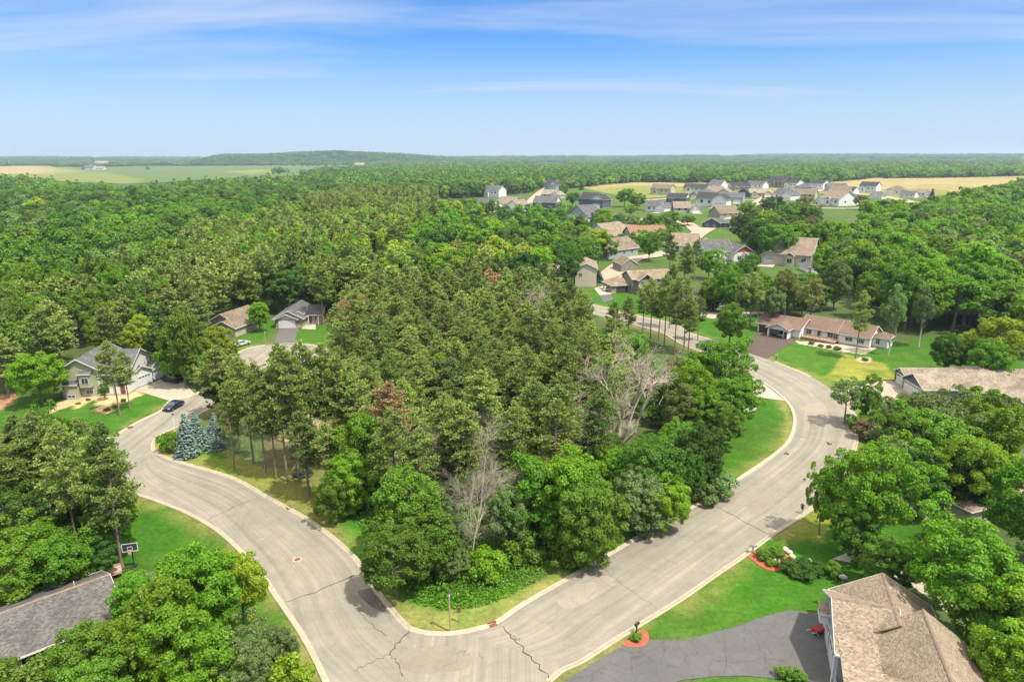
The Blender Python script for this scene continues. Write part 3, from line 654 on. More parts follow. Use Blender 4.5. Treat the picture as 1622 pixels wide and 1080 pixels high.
# tarred joints and cracks: thin strips lying on the road
def crack(pts, wdt=.09, z=.036, seed=0, m=M_TAR, wob=.12):
    P = resample([G(*p) for p in pts], max(6, 5*len(pts))); rnd = random.Random(seed); V = []; n = len(P)
    for i, p in enumerate(P):
        d = (P[min(i+1, n-1)] - P[max(i-1, 0)]).normalized(); nn = Vector((-d.y, d.x, 0)); p = p + nn*rnd.gauss(0, wob if 0 < i < n-1 else 0); ww = wdt*rnd.uniform(.5, 1.3)*.5
        V += [(p.x+nn.x*ww, p.y+nn.y*ww, z), (p.x-nn.x*ww, p.y-nn.y*ww, z)]
    F = [(2*i, 2*i+1, 2*i+3, 2*i+2) for i in range(n-1)]
    me = np_mesh('road_crack', V, F, m)
    if me.polygons[0].normal.z < 0: me.flip_normals()
    return tag(link('road_crack', me), kind='structure')
for i, (l, wd) in enumerate([
    ([(798,992),(820,1020),(850,1052),(874,1078)], .14), ([(575,906),(500,936),(453,953)], .13), ([(402,790),(360,808),(325,825)], .10), ([(1134,802),(1165,818),(1215,845)], .13),
    ([(650,997),(628,1020),(618,1034)], .14), ([(618,1034),(630,1050),(638,1070)], .10), ([(560,1062),(590,1048),(618,1036)], .07), ([(1232,606),(1250,605),(1268,604)], .10),
    ([(1267,692),(1300,698),(1338,703)], .10), ([(560,955),(585,985),(612,1008)], .06), ([(950,895),(985,925),(1042,965)], .05), ([(1048,880),(1072,895)], .05), ([(758,1032),(763,1044)], .05),
    ([(300,675),(280,682)], .05), ([(240,690),(262,700)], .05), ([(740,1028),(720,1050),(700,1056)], .04), ([(808,1004),(822,1014),(815,1012)], .09),
    ([(965,1050),(1000,1060),(1060,1025)], .05), ([(1145,1000),(1150,1040),(1146,1068)], .06), ([(1180,990),(1200,1020),(1215,1050),(1240,1062)], .06), ([(1130,1045),(1170,1050),(1210,1044),(1250,1048)], .06), ([(1215,1000),(1240,990),(1262,975)], .05), ([(1080,1030),(1092,1055)], .05)]):
    crack(l, wd, z=.036 if i < 17 else .066, seed=i)
# patch of darker asphalt in the inner corner
sheet('road_patch', jp([(566,936),(590,930),(618,955),(630,972),(615,972),(590,962),(570,945)]), .034, asphalt('asphalt_patch', (.13,.113,.098)))
for i, (l, c) in enumerate([([(640,1030),(700,1022),(745,1035),(735,1060),(660,1066),(632,1052)], (.205,.178,.142)), ([(880,950),(950,912),(975,925),(905,965)], (.255,.222,.178)), ([(1275,640),(1305,640),(1312,668),(1278,668)], (.25,.218,.172)),
    ([(395,800),(425,815),(402,830),(372,812)], (.212,.184,.148)), ([(1180,800),(1215,782),(1232,794),(1198,815)], (.208,.18,.142)), ([(480,860),(500,872),(478,884),(460,872)], (.215,.187,.15))]):
    P = catmull(Gs(l + [l[0]]), 3)[:-1]; sheet('road_patch', [(p.x, p.y) for p in P], .0325, asphalt(f'asphalt_patch_{i}', c, streak=False))
# ------------------------------------------------------------------ house materials
def siding(name, col, step=.22, rough=.7):
    m = bpy.data.materials.new(name); m.use_nodes = True; nt = m.node_tree; b = nt.nodes['Principled BSDF']; b.inputs['Roughness'].default_value = rough
    b.inputs['Specular IOR Level'].default_value = .25
    tc = N(nt, 'ShaderNodeTexCoord'); sp = N(nt, 'ShaderNodeSeparateXYZ'); nt.links.new(tc.outputs['Object'], sp.inputs[0])
    mu = N(nt, 'ShaderNodeMath', operation='MULTIPLY'); nt.links.new(sp.outputs[2], mu.inputs[0]); mu.inputs[1].default_value = 1/step
    fr = N(nt, 'ShaderNodeMath', operation='FRACT'); nt.links.new(mu.outputs[0], fr.inputs[0])
    bp = N(nt, 'ShaderNodeBump'); bp.inputs['Strength'].default_value = .6; bp.inputs['Distance'].default_value = .03; bp.invert = True
    nt.links.new(fr.outputs[0], bp.inputs['Height']); nt.links.new(bp.outputs[0], b.inputs['Normal'])
    nz = N(nt, 'ShaderNodeTexNoise'); nz.inputs['Scale'].default_value = .7; nt.links.new(tc.outputs['Object'], nz.inputs['Vector'])
    mr = N(nt, 'ShaderNodeMapRange'); nt.links.new(nz.outputs[0], mr.inputs[0]); mr.inputs[3].default_value = .9; mr.inputs[4].default_value = 1.1
    v = N(nt, 'ShaderNodeVectorMath', operation='SCALE'); v.inputs[0].default_value = col; nt.links.new(mr.outputs[0], v.inputs['Scale']); nt.links.new(v.outputs[0], b.inputs['Base Color'])
    return m
def shingle(name, col, var=.35, blotch=.25):
    """courses follow the height, tabs vary in tone"""
    m = bpy.data.materials.new(name); m.use_nodes = True; nt = m.node_tree; b = nt.nodes['Principled BSDF']; b.inputs['Roughness'].default_value = .92; b.inputs['Specular IOR Level'].default_value = .15
    tc = N(nt, 'ShaderNodeTexCoord'); mp = N(nt, 'ShaderNodeMapping'); mp.inputs['Scale'].default_value = (4.6, 4.6, 14); nt.links.new(tc.outputs['Object'], mp.inputs[0])
    vo = N(nt, 'ShaderNodeTexVoronoi'); vo.inputs['Scale'].default_value = 1.0; nt.links.new(mp.outputs[0], vo.inputs['Vector'])
    sr = N(nt, 'ShaderNodeSeparateColor'); nt.links.new(vo.outputs['Color'], sr.inputs[0])
    mr = N(nt, 'ShaderNodeMapRange'); nt.links.new(sr.outputs[0], mr.inputs[0]); mr.inputs[3].default_value = 1-var; mr.inputs[4].default_value = 1+var
    nz = N(nt, 'ShaderNodeTexNoise'); nz.inputs['Scale'].default_value = .45; nz.inputs['Detail'].default_value = 3; nt.links.new(tc.outputs['Object'], nz.inputs['Vector'])
    m2 = N(nt, 'ShaderNodeMapRange'); nt.links.new(nz.outputs[0], m2.inputs[0]); m2.inputs[1].default_value = .3; m2.inputs[2].default_value = .7; m2.inputs[3].default_value = 1-blotch; m2.inputs[4].default_value = 1+blotch
    sp = N(nt, 'ShaderNodeSeparateXYZ'); nt.links.new(tc.outputs['Object'], sp.inputs[0])
    mu = N(nt, 'ShaderNodeMath', operation='MULTIPLY'); nt.links.new(sp.outputs[2], mu.inputs[0]); mu.inputs[1].default_value = 1/.085
    fr = N(nt, 'ShaderNodeMath', operation='FRACT'); nt.links.new(mu.outputs[0], fr.inputs[0])
    m3 = N(nt, 'ShaderNodeMapRange'); nt.links.new(fr.outputs[0], m3.inputs[0]); m3.inputs[1].default_value = 0; m3.inputs[2].default_value = .3; m3.inputs[3].default_value = .86; m3.inputs[4].default_value = 1.03
    a1 = N(nt, 'ShaderNodeMath', operation='MULTIPLY'); nt.links.new(mr.outputs[0], a1.inputs[0]); nt.links.new(m2.outputs[0], a1.inputs[1])
    a2 = N(nt, 'ShaderNodeMath', operation='MULTIPLY'); nt.links.new(a1.outputs[0], a2.inputs[0]); nt.links.new(m3.outputs[0], a2.inputs[1])
    v = N(nt, 'ShaderNodeVectorMath', operation='SCALE'); v.inputs[0].default_value = col; nt.links.new(a2.outputs[0], v.inputs['Scale']); nt.links.new(v.outputs[0], b.inputs['Base Color'])
    return m
M_WHITE = siding('siding_white', (.64,.63,.60)); M_CREAM = siding('siding_cream', (.44,.39,.29)); M_SAGE = siding('siding_sage', (.34,.34,.235)); M_BEIGE = siding('siding_beige', (.31,.26,.19))
M_TAUPE = siding('siding_taupe', (.25,.22,.17)); M_SLATE = siding('siding_slate', (.085,.105,.145)); M_NAVY = siding('siding_navy', (.05,.06,.085)); M_GREYS = siding('siding_grey', (.30,.32,.34))
M_REDG = siding('siding_red', (.42,.075,.05)); M_BROWN = siding('siding_brown', (.085,.055,.045)); M_LOG = siding('siding_log', (.26,.14,.07)); M_DKWOOD = siding('siding_dark', (.045,.04,.04))
M_STONE = mat('stone_grey', (.22,.20,.18), .9, .5, 3.5, bump=.5); M_FOUND = mat('foundation', (.38,.36,.32), .9, .1, 1.5)
M_TRIM = mat('trim_white', (.60,.59,.56), .6, .04, 1.0); M_TRIMB = mat('trim_brown', (.10,.07,.055), .6, .1, 1.0); M_TRIMC = mat('trim_cream', (.62,.55,.42), .6, .05, 1.0)
M_GLASS = mat('window_glass', (.035,.045,.055), .08, .3, .6, spec=.8); M_GDOOR = mat('garage_door_white', (.60,.60,.60), .5, .03, 1.0); M_GDOORB = mat('garage_door_brown', (.075,.05,.042), .6, .1, 2.0)
M_GDOORT = mat('garage_door_tan', (.42,.34,.25), .6, .05, 1.0); M_DECK = mat('deck_boards', (.40,.27,.20), .8, .2, 3, stretch=(1,8,1)); M_DOOR = mat('front_door', (.16,.05,.035), .5, .1, 1)
SH = dict(tan=shingle('shingle_tan', (.205,.158,.115)), brown=shingle('shingle_brown', (.16,.125,.09)), grey=shingle('shingle_grey', (.095,.093,.095)), dark=shingle('shingle_charcoal', (.045,.042,.043)),
          rust=shingle('shingle_rust', (.158,.105,.08), .18, .12), terra=shingle('shingle_terracotta', (.215,.12,.075), .18, .12), beige=shingle('shingle_beige', (.225,.185,.14)), near=shingle('shingle_mottled', (.215,.170,.125), .34, .10), blgrey=shingle('shingle_weathered', (.098,.090,.084), .35, .2))
M_METAL = mat('grey_metal', (.35,.36,.37), .4, .1, 2, metal=.6)
M_CAPT = mat('ridge_tan', (.19,.14,.10), .9, .2, 3)
HOUSES = []     # footprints for keeping trees off: (x, y, radius)
class House:
    """a building from gabled or hipped blocks in its own frame: x along the front, -y towards the front"""
    def __init__(s, name, label, loc, rz, wall, roof, trim=None, cat='house', group=None):
        s.e = empty(name, loc, rz, label, cat, group); s.wall_m, s.roof_m, s.trim_m = wall, roof, trim or M_TRIM
        s.w = {}; s.roof = MB(); s.trim = MB(); s.cap = MB(); s.found = MB(); s.gab = {}
        s.bl = []; s.loc = Vector(loc); s.rz = rz
    def wb(s, m, i=0, nm='wall'): return s.w.setdefault((m.name, i, nm), (MB(), m))[0]
    def block(s, x0, x1, y0, y1, h, r='x', pitch=.5, z0=0.0, over=.4, m=None, gm=None, hole=None, cap=False, hipends=(1, 1), norake=False):
        """walls to height h; r: ridge along 'x' or 'y', or 'h' (hip along the longer side), or None (flat)"""
        m = m or s.wall_m; wb = s.wb(m, len(s.bl)); gm = gm or m; s.bl.append((x0, x1, y0, y1, h, z0))
        e = .004 * (len(s.bl) % 7)
        x0 += e; y0 += e; x1 -= e; y1 -= e
        if hole:                                # (x_a, x_b, z_b): opening in the front wall, with real thickness
            a, b, t = hole; T = .18
            wb.box(x0, a, y0, y0+T, z0, h); wb.box(b, x1, y0, y0+T, z0, h); wb.box(a, b, y0, y0+T, t, h)
            wb.box(x0, x0+T, y0+T, y1, z0, h); wb.box(x1-T, x1, y0+T, y1, z0, h); wb.box(x0+T, x1-T, y1-T, y1, z0, h)
        else:
            wb.add([(x0,y0,z0),(x1,y0,z0),(x1,y1,z0),(x0,y1,z0),(x0,y0,h),(x1,y0,h),(x1,y1,h),(x0,y1,h)], [(0,1,5,4),(1,2,6,5),(2,3,7,6),(3,0,4,7)])
        if z0 <= 0.01: s.found.box(x0-.03, x1+.03, y0-.03, y1+.03, -.3, .35) if not hole else None
        o = over; t = .16
        cx, cy = (x0+x1)/2, (y0+y1)/2
        if r == 'x':
            H = h + (y1-cy)*pitch; dz = o*pitch; g, g_ = (wb, wb) if gm is m else (s.wb(gm, len(s.bl), 'gable'), s.wb(gm, -len(s.bl), 'gable'))
            g.add([(x0,y0,h),(x0,y1,h),(x0,cy,H)], [(0,1,2)]); g_.add([(x1,y0,h),(x1,y1,h),(x1,cy,H)], [(0,1,2)])
            H += t*1.15; hh = h + t*1.15
            s.roof.slab([(x0-o,y0-o,hh-dz),(x1+o,y0-o,hh-dz),(x1+o,cy,H),(x0-o,cy,H)], t); s.roof.slab([(x0-o,cy,H+.003),(x1+o,cy,H+.003),(x1+o,y1+o,hh-dz),(x0-o,y1+o,hh-dz)], t)
            for x in (x0-o-.04, x1+o+.005):
                for ya, yb in ((y0-o, cy), (y1+o, cy)):
                    s.trim.add([(x,ya,hh-dz+.03),(x,yb,H+.03),(x,yb,H-.24),(x,ya,hh-dz-.24),(x+.04,ya,hh-dz+.03),(x+.04,yb,H+.03),(x+.04,yb,H-.24),(x+.04,ya,hh-dz-.24)], [(0,1,2,3),(7,6,5,4),(0,4,5,1),(1,5,6,2),(2,6,7,3),(3,7,4,0)])
            for y in (y0-o-.045, y1+o+.005): s.trim.box(x0-o, x1+o, y, y+.04, hh-dz-.2, hh-dz+.01)
            if cap: s.cap.slab([(x0-o,cy-.16,H-.04),(x1+o,cy-.16,H-.04),(x1+o,cy,H+.05),(x0-o,cy,H+.05)], .03); s.cap.slab([(x0-o,cy,H+.05),(x1+o,cy,H+.05),(x1+o,cy+.16,H-.04),(x0-o,cy+.16,H-.04)], .03)
        elif r == 'y':
            H = h + (x1-cx)*pitch; dz = o*pitch; g, g_ = (wb, wb) if gm is m else (s.wb(gm, len(s.bl), 'gable'), s.wb(gm, -len(s.bl), 'gable'))
            g.add([(x0,y0,h),(x1,y0,h),(cx,y0,H)], [(0,1,2)]); g_.add([(x0,y1,h),(x1,y1,h),(cx,y1,H)], [(0,1,2)])
            H += t*1.15; hh = h + t*1.15
            s.roof.slab([(x0-o,y1+o,hh-dz),(x0-o,y0-o,hh-dz),(cx,y0-o,H),(cx,y1+o,H)], t); s.roof.slab([(cx,y1+o,H+.003),(cx,y0-o,H+.003),(x1+o,y0-o,hh-dz),(x1+o,y1+o,hh-dz)], t)
            for y in ((y1+o+.005,) if norake == 'S' else (y0-o-.04,) if norake else (y0-o-.04, y1+o+.005)):
                for xa, xb in ((x0-o, cx), (x1+o, cx)):
                    s.trim.add([(xa,y,hh-dz+.03),(xb,y,H+.03),(xb,y,H-.24),(xa,y,hh-dz-.24),(xa,y+.04,hh-dz+.03),(xb,y+.04,H+.03),(xb,y+.04,H-.24),(xa,y+.04,hh-dz-.24)], [(0,1,2,3),(7,6,5,4),(0,4,5,1),(1,5,6,2),(2,6,7,3),(3,7,4,0)])
            for x in (x0-o-.045, x1+o+.005): s.trim.box(x, x+.04, y0-o, y1+o, hh-dz-.2, hh-dz+.01)
            if cap: s.cap.slab([(cx-.16,y0-o,H-.04),(cx,y0-o,H+.05),(cx,y1+o,H+.05),(cx-.16,y1+o,H-.04)], .03); s.cap.slab([(cx,y0-o,H+.05),(cx+.16,y0-o,H-.04),(cx+.16,y1+o,H-.04),(cx,y1+o,H+.05)], .03)
        elif r == 'h':
            X0, X1, Y0, Y1 = x0-o, x1+o, y0-o, y1+o; hh = h + .05
            if X1-X0 >= Y1-Y0:
                k = (Y1-Y0)/2; a = (X0+k*hipends[0]*.95, cy, hh+k*pitch); b = (X1-k*hipends[1]*.95, cy, hh+k*pitch)
            else:
                k = (X1-X0)/2; a = (cx, Y0+k*hipends[0]*.95, hh+k*pitch); b = (cx, Y1-k*hipends[1]*.95, hh+k*pitch)
            P = [(X0,Y0,hh),(X1,Y0,hh),(X1,Y1,hh),(X0,Y1,hh),a,b]; Q = [(p[0],p[1],p[2]-.14) for p in P[:4]]
            if X1-X0 >= Y1-Y0: F = [(0,1,5,4),(1,2,5),(2,3,4,5),(3,0,4)]
            else: F = [(0,1,4),(1,2,5,4),(2,3,5),(3,0,4,5)]
            s.roof.add(P + Q, F + [(9,8,7,6)] + [(i, 6+i, 6+(i+1)%4, (i+1)%4) for i in range(4)])
            s.trim.box(X0-.03, X1+.03, Y0-.05, Y0-.005, hh-.19, hh+.005); s.trim.box(X0-.03, X1+.03, Y1+.005, Y1+.05, hh-.19, hh+.005)
            s.trim.box(X0-.05, X0-.005, Y0, Y1, hh-.19, hh+.005); s.trim.box(X1+.005, X1+.05, Y0, Y1, hh-.19, hh+.005)
        elif r == 'shed':
            s.roof.slab([(x0-o,y0-o,h+.1),(x1+o,y0-o,h+.1),(x1+o,y1,h+.1+(y1-y0+o)*pitch),(x0-o,y1,h+.1+(y1-y0+o)*pitch)], t)
            s.trim.box(x0-o, x1+o, y0-o-.05, y0-o-.005, h-.12, h+.11)
        c = s.loc + Matrix.Rotation(s.rz, 3, 'Z') @ Vector((cx, cy, 0)); HOUSES.append((c.x, c.y, math.hypot(x1-x0, y1-y0)/2))
        return s
    def on(s, i, side, u, z, w_, h_, d=.03):
        """a frame of reference on a wall: returns box(a,b,c0,c1) maker"""
        x0, x1, y0, y1 = s.bl[i][:4]
        if side == 'S': return lambda mb, ua, ub, za, zb, da, db: mb.box(x0+u+ua, x0+u+ub, y0-db, y0-da, z+za, z+zb)
        if side == 'N': return lambda mb, ua, ub, za, zb, da, db: mb.box(x0+u+ua, x0+u+ub, y1+da, y1+db, z+za, z+zb)
        if side == 'W': return lambda mb, ua, ub, za, zb, da, db: mb.box(x0-db, x0-da, y0+u+ua, y0+u+ub, z+za, z+zb)
        return lambda mb, ua, ub, za, zb, da, db: mb.box(x1+da, x1+db, y0+u+ua, y0+u+ub, z+za, z+zb)
    def window(s, i, side, u, z, w_=1.2, h_=1.3, name='window', mull=1, m=None):
        f = s.on(i, side, u, z, w_, h_); mb = MB(); f(mb, -w_/2, w_/2, 0, h_, .002, .025); g = mb.build(name, M_GLASS, s.e)
        fr = MB(); t = .09
        f(fr, -w_/2-t, -w_/2, -t, h_+t, .004, .06); f(fr, w_/2, w_/2+t, -t, h_+t, .004, .06); f(fr, -w_/2, w_/2, -t, 0, .004, .06); f(fr, -w_/2, w_/2, h_, h_+t, .004, .06)
        for k in range(mull): x = -w_/2 + w_*(k+1)/(mull+1); f(fr, x-.03, x+.03, 0, h_, .026, .05)
        fr.build('frame', m or s.trim_m, g); return s
    def garage(s, i, side, u, w_=4.8, h_=2.3, m=None, z=.05, glass=True):
        f = s.on(i, side, u, z, w_, h_); mb = MB(); n = 4
        for k in range(n): f(mb, -w_/2, w_/2, h_*k/n+.012, h_*(k+1)/n-.012, .004, .05)
        f(mb, -w_/2, w_/2, 0, h_, .003, .03)
        d = mb.build('garage_door', m or M_GDOOR, s.e)
        fr = MB(); f(fr, -w_/2-.12, -w_/2-.01, 0, h_+.14, .003, .07); f(fr, w_/2+.01, w_/2+.12, 0, h_+.14, .003, .07); f(fr, -w_/2, w_/2, h_+.01, h_+.14, .003, .07); fr.build('frame', s.trim_m, d)
        if glass:
            gl = MB(); q = max(3, int(w_/.8))
            for k in range(q): a = -w_/2 + w_*k/q; f(gl, a+.12, a+w_/q-.12, h_*.80, h_*.94, .052, .058)
            gl.build('pane', M_GLASS, d)
        return s
    def door(s, i, side, u, z=.3, m=None):
        f = s.on(i, side, u, z, 1, 2.05); mb = MB(); f(mb, -.46, .46, 0, 2.05, .004, .045); d = mb.build('door', m or M_DOOR, s.e)
        h = MB(); f(h, .33, .39, .98, 1.06, .046, .10); h.build('handle', M_TRIM, d)
        fr = MB(); f(fr, -.56, -.47, 0, 2.15, .003, .06); f(fr, .47, .56, 0, 2.15, .003, .06); f(fr, -.47, .47, 2.06, 2.15, .003, .06); fr.build('frame', s.trim_m, d); return s
    def vent(s, i, side, u, z, sz=.5):
        f = s.on(i, side, u, z, sz, sz); mb = MB(); f(mb, -sz/2, sz/2, 0, sz*1.3, .003, .05); mb.build('gable_vent', s.trim_m, s.e); return s
    def post(s, x, y, z0, z1, w_=.2, name='porch_post', m=None): MB().box(x-w_/2, x+w_/2, y-w_/2, y+w_/2, z0, z1).build(name, m or s.trim_m, s.e); return s
    def corners(s, i, m=None):
        x0, x1, y0, y1, h, z0 = s.bl[i]
        for x, sx in ((x0, -1), (x1, 1)):
            for y, sy in ((y0, -1), (y1, 1)):
                s.trim.box(min(x+sx*.025, x-sx*.12), max(x+sx*.025, x-sx*.12), min(y+sy*.025, y-sy*.12), max(y+sy*.025, y-sy*.12), max(z0,.3), h-.02)
        return s
    def done(s):
        for k, (mb, m) in s.w.items():
            if mb.v: mb.build(k[2], m, s.e)
        r = s.roof.build('roof', s.roof_m, s.e)
        if s.cap.v: s.cap.build('ridge_cap', M_CAPT, r)
        if s.trim.v: s.trim.build('trim', s.trim_m, s.e)
        if s.found.v: s.found.build('foundation', M_FOUND, s.e)
        return s.e
def house_at(name, label, A, B, wall, roof, **k):
    """front wall foot runs from photograph pixel A to pixel B"""
    a, b = G(*A), G(*B); d = b - a; h = House(name, label, a, math.atan2(d.y, d.x), wall, roof, **k); h.L = d.length; return h
# ---- big mottled roof, lower right
ax = R(-18)
h = House('house', 'large house with mottled brown shingle roof beside the cracked dark driveway', (0,0,0), ax, M_GREYS, SH['near'])
h.block(12.6, 18.1, 62.4, 72.2, 3.9, 'x', .50, over=.35, cap=True)             # garage wing, gable to the drive
h.block(13.4, 22.6, 65.0, 73.0, 3.6, 'y', .60, over=.45, cap=True, norake='S')            # north wing
h.block(15.0, 25.2, 40.0, 65.6, 3.9, 'y', .72, over=.5, cap=True, norake=True)              # main house
h.block(12.2, 14.9, 40.0, 60.2, 3.0, 'shed', .2, over=.3)                       # lower roof in front of the dormer (kept under the eave)
h.block(14.2, 18.6, 55.4, 58.8, 4.9, 'x', .62, over=.35)                        # cross gable
h.block(13.9, 17.6, 47.4, 50.9, 4.75, 'x', .62, over=.35)
h.garage(0, 'W', 2.9, 2.9, 2.3).garage(0, 'W', 6.9, 2.9, 2.3).window(0, 'W', 4.9, 4.2, .9, .9).window(1, 'N', 3, 1.2).window(1, 'N', 6, 1.2).window(2, 'N', 8, 1.3).window(4, 'W', 1.7, 4.35, 1.1, .9).window(5, 'W', 1.7, 4.2, 1.1, .9).window(3, 'W', 12, 1.2).window(3, 'W', 6, 1.2).door(3, 'W', 17.5)
h.window(2, 'E', 20, 1.2).window(2, 'E', 12, 1.2, 2.0)
h.block(11.7, 12.55, 68.7, 70.6, 3.4, 'shed', .1, z0=2.3, over=.12, m=M_WHITE)   # small box bay high on the drive side
h.corners(0).corners(2)
HB = h.done()
for vx, vy, vz in ((17.4, 55.0, 5.65), (17.0, 49.0, 5.3), (15.6, 63.9, 5.1)): MB().lathe([(.05, 0), (.05, .42), (.03, .43)], (vx, vy, vz), 8).build('vent_pipe', M_METAL, HB)
gt = MB()
for y in (40.2, 65.4): pass
gt.box(12.3, 18.2, 61.84, 61.98, 3.72, 3.86); gt.box(25.72, 25.86, 39.6, 65.6, 3.62, 3.76); gt.box(12.15, 12.25, 61.9, 61.98, .1, 3.7); gt.build('gutter', M_TRIM, HB)
MB().lathe([(.04, 0), (.04, .35), (.14, .36), (.14, .40), (.02, .48)], (21.8, 51.5, 6.35), 8).build('roof_vent', M_TRIMB, HB)
# ---- two storey sage house, left
h = House('house', 'two storey sage green house with charcoal roof and white garage by the concrete drive', (-96.4, 138.6, 0), R(0), M_SAGE, SH['grey'])
h.rz = R(6); h.e.rotation_euler.z = h.rz
h.block(0, 7.6, 0, 13.5, 6.3, 'y', .58, over=.5).corners(0)
h.block(7.5, 13.2, 2.5, 13.0, 5.7, 'x', .50, over=.45, m=M_WHITE).corners(1)
h.block(7.7, 13.0, .4, 2.6, 3.0, 'shed', .35, over=.3, m=M_WHITE)
h.block(1.0, 3.6, -1.2, 0, 3.2, 'shed', .4, over=.25); h.block(4.0, 6.4, -.9, 0, 5.4, 'shed', .4, z0=2.4, over=.25)
h.window(0, 'S', 6.7, 4.0, .8, 1.2).window(0, 'S', 5.3, .6, 1.2, .9).window(4, 'S', 1.2, 1.0, 1.3, 1.3).window(3, 'S', 1.3, 1.2, .01, .01) if 0 else None
h.window(4, 'S', 1.2, 3.2, 1.3, 1.3, mull=1).window(0, 'S', 5.4, .7, 1.4, .9).window(0, 'S', .9, 4.4, .7, 1.2).window(3, 'S', 1.2, .35, 1.4, .6).window(1, 'S', 2.7, 3.9, 2.2, 1.4, mull=2).door(2, 'S', 4.3)
h.post(10.5, .2, 0, 3.0); h.post(12.8, .2, 0, 3.0)
SG = h.done()
h = House('garage', 'white double gabled garage wing joined to the sage green house', G(209,618), math.atan2(9.4, 2.7), M_WHITE, SH['grey'])
GA = h.e
h.e.rotation_euler.z = h.rz
h.block(0, 6.2, 0, 8.5, 3.1, 'y', .52, over=.45); h.block(6.2, 9.8, .5, 8.4, 3.05, 'y', .60, over=.4)
h.garage(0, 'S', 3.1, 4.9, 2.3).garage(1, 'S', 1.85, 2.7, 2.3).vent(0, 'S', 3.1, 3.5).vent(1, 'S', 1.8, 3.4)
h.done()
# ---- cul-de-sac house
h = house_at('house', 'stone fronted bungalow with white garage door at the head of the close', (436,519), (480,518.5), M_BEIGE, SH['grey'])
L = h.L
h.block(0, L, 0, 15, 2.9, 'y', .52, over=.6, m=M_BEIGE, gm=M_TRIMC); h.block(.5, L*.82, -.8, .2, 2.8, 'y', .44, over=.5, m=M_STONE, gm=M_TRIMC); h.block(L, L+4.5, 5, 14, 2.8, 'x', .45, over=.5, m=M_BEIGE)
h.garage(1, 'S', L*.40, L*.58, 2.3, glass=False).door(2, 'S', 1.2).window(2, 'S', 3, 1.0); h.post(L+.8, 3.6, 0, 2.6); h.post(L+3.8, 3.6, 0, 2.6)
h.block(L*.62, L*.95, 2.5, 6, 3.6, 'y', .5, over=.35, gm=M_TRIMC)
h.done()
# ---- beige split house hidden behind maples (left of the close)
h = house_at('house', 'tan house with brown roof half hidden behind the pale green tree', (338,528), (376,531), M_BEIGE, SH['brown'])
h.block(-2, 5.5, 2, 14, 3.4, 'y', .55, over=.5, gm=M_BEIGE).block(1.5, h.L+1, -2, 8, 2.7, 'y', .42, over=.5, gm=M_TAUPE, m=M_CREAM)
h.garage(1, 'S', 4.5, 3.4, 2.2).window(0, 'S', 1.5, 1.5); h.done()
h = house_at('house', 'cream house with charcoal roof glimpsed between pines above the sage green house', (93,531), (134,530), M_CREAM, SH['grey'])
h.block(0, h.L, 0, 11, 4.8, 'y', .5, over=.5, gm=M_BEIGE); h.block(h.L, h.L+5, 3, 10, 3, 'x', .45); h.window(0, 'S', 2, 3.2).window(0, 'S', 5, 3.2).window(0, 'S', 3, .8).window(0, 'S', 6.2, .8); h.done()
# ---- white rambler with rust roof
a, b = G(1268,532), G(1381,551.5); d = b-a; RZW = math.atan2(d.y, d.x)
h = House('house', 'long white rambler with rust red shingle roof, brown garage doors and front deck', a, RZW, M_WHITE, SH['rust'])
Lw = d.length
h.block(0, Lw*.56, 0, 9.5, 2.9, 'x', .50, over=.55).block(Lw*.56, Lw*.97, -.9, 8.5, 2.9, 'x', .50, over=.5)
h.block(Lw*.97-.2, Lw+3.2, 1.5, 6.8, 2.8, 'h', .42, over=.4)
g0 = -10.6
h.block(g0+3.6, g0+9.4, -6.6, 3.0, 2.75, 'y', .45, over=.5, hole=(g0+4.1, g0+8.1, 2.35)); h.block(g0-.6, 1.0, -3.6, 6.4, 2.75, 'x', .40, over=.5)
h.window(0, 'S', 2.2, 1.0, 1.4, 1.3).window(0, 'S', 8, 1.0, 1.5, 1.3).window(0, 'S', Lw*.56-1.2, .8, 1.2, 1.4).window(1, 'S', 2.6, 1.1, 1.8, 1.0).window(1, 'S', Lw*.41-2.2, 1.1, 1.8, 1.0).window(2, 'S', 1.6, 1.0, .9, 1.4).window(2, 'E', 1.4, 1.0, 1.0, 1.4).window(2, 'E', 3.8, 1.0, 1.0, 1.4)
h.garage(4, 'S', 2.2, 3.6, 2.2, m=M_GDOORB, glass=False).door(3, 'S', 5.2, .05, M_GDOORB).vent(3, 'S', 2.9, 3.2, .3).door(0, 'S', 5.0, .5, M_TRIMB)
h.corners(1)
HW = h.done()
dk = MB()
for k in range(14): dk.box(1.2, Lw*.56-.1, -2.9+k*.205, -2.9+k*.205+.18, .62, .68)
dk.build('deck', M_DECK, HW)
rl = MB()
for k in range(13): x = 1.25 + k*(Lw*.56-1.5)/12; rl.box(x-.04, x+.04, -2.95, -2.87, -.1, 1.5)
rl.box(1.2, Lw*.56-.1, -2.97, -2.85, 1.5, 1.56); rl.box(1.2, Lw*.56-.1, -2.93, -2.89, 1.1, 1.13); rl.box(1.2, Lw*.56-.1, -2.93, -2.89, .85, .88); rl.box(1.2, Lw*.56-.1, -2.99, -2.955, .3, .66)
rl.build('railing', M_DECK, HW)
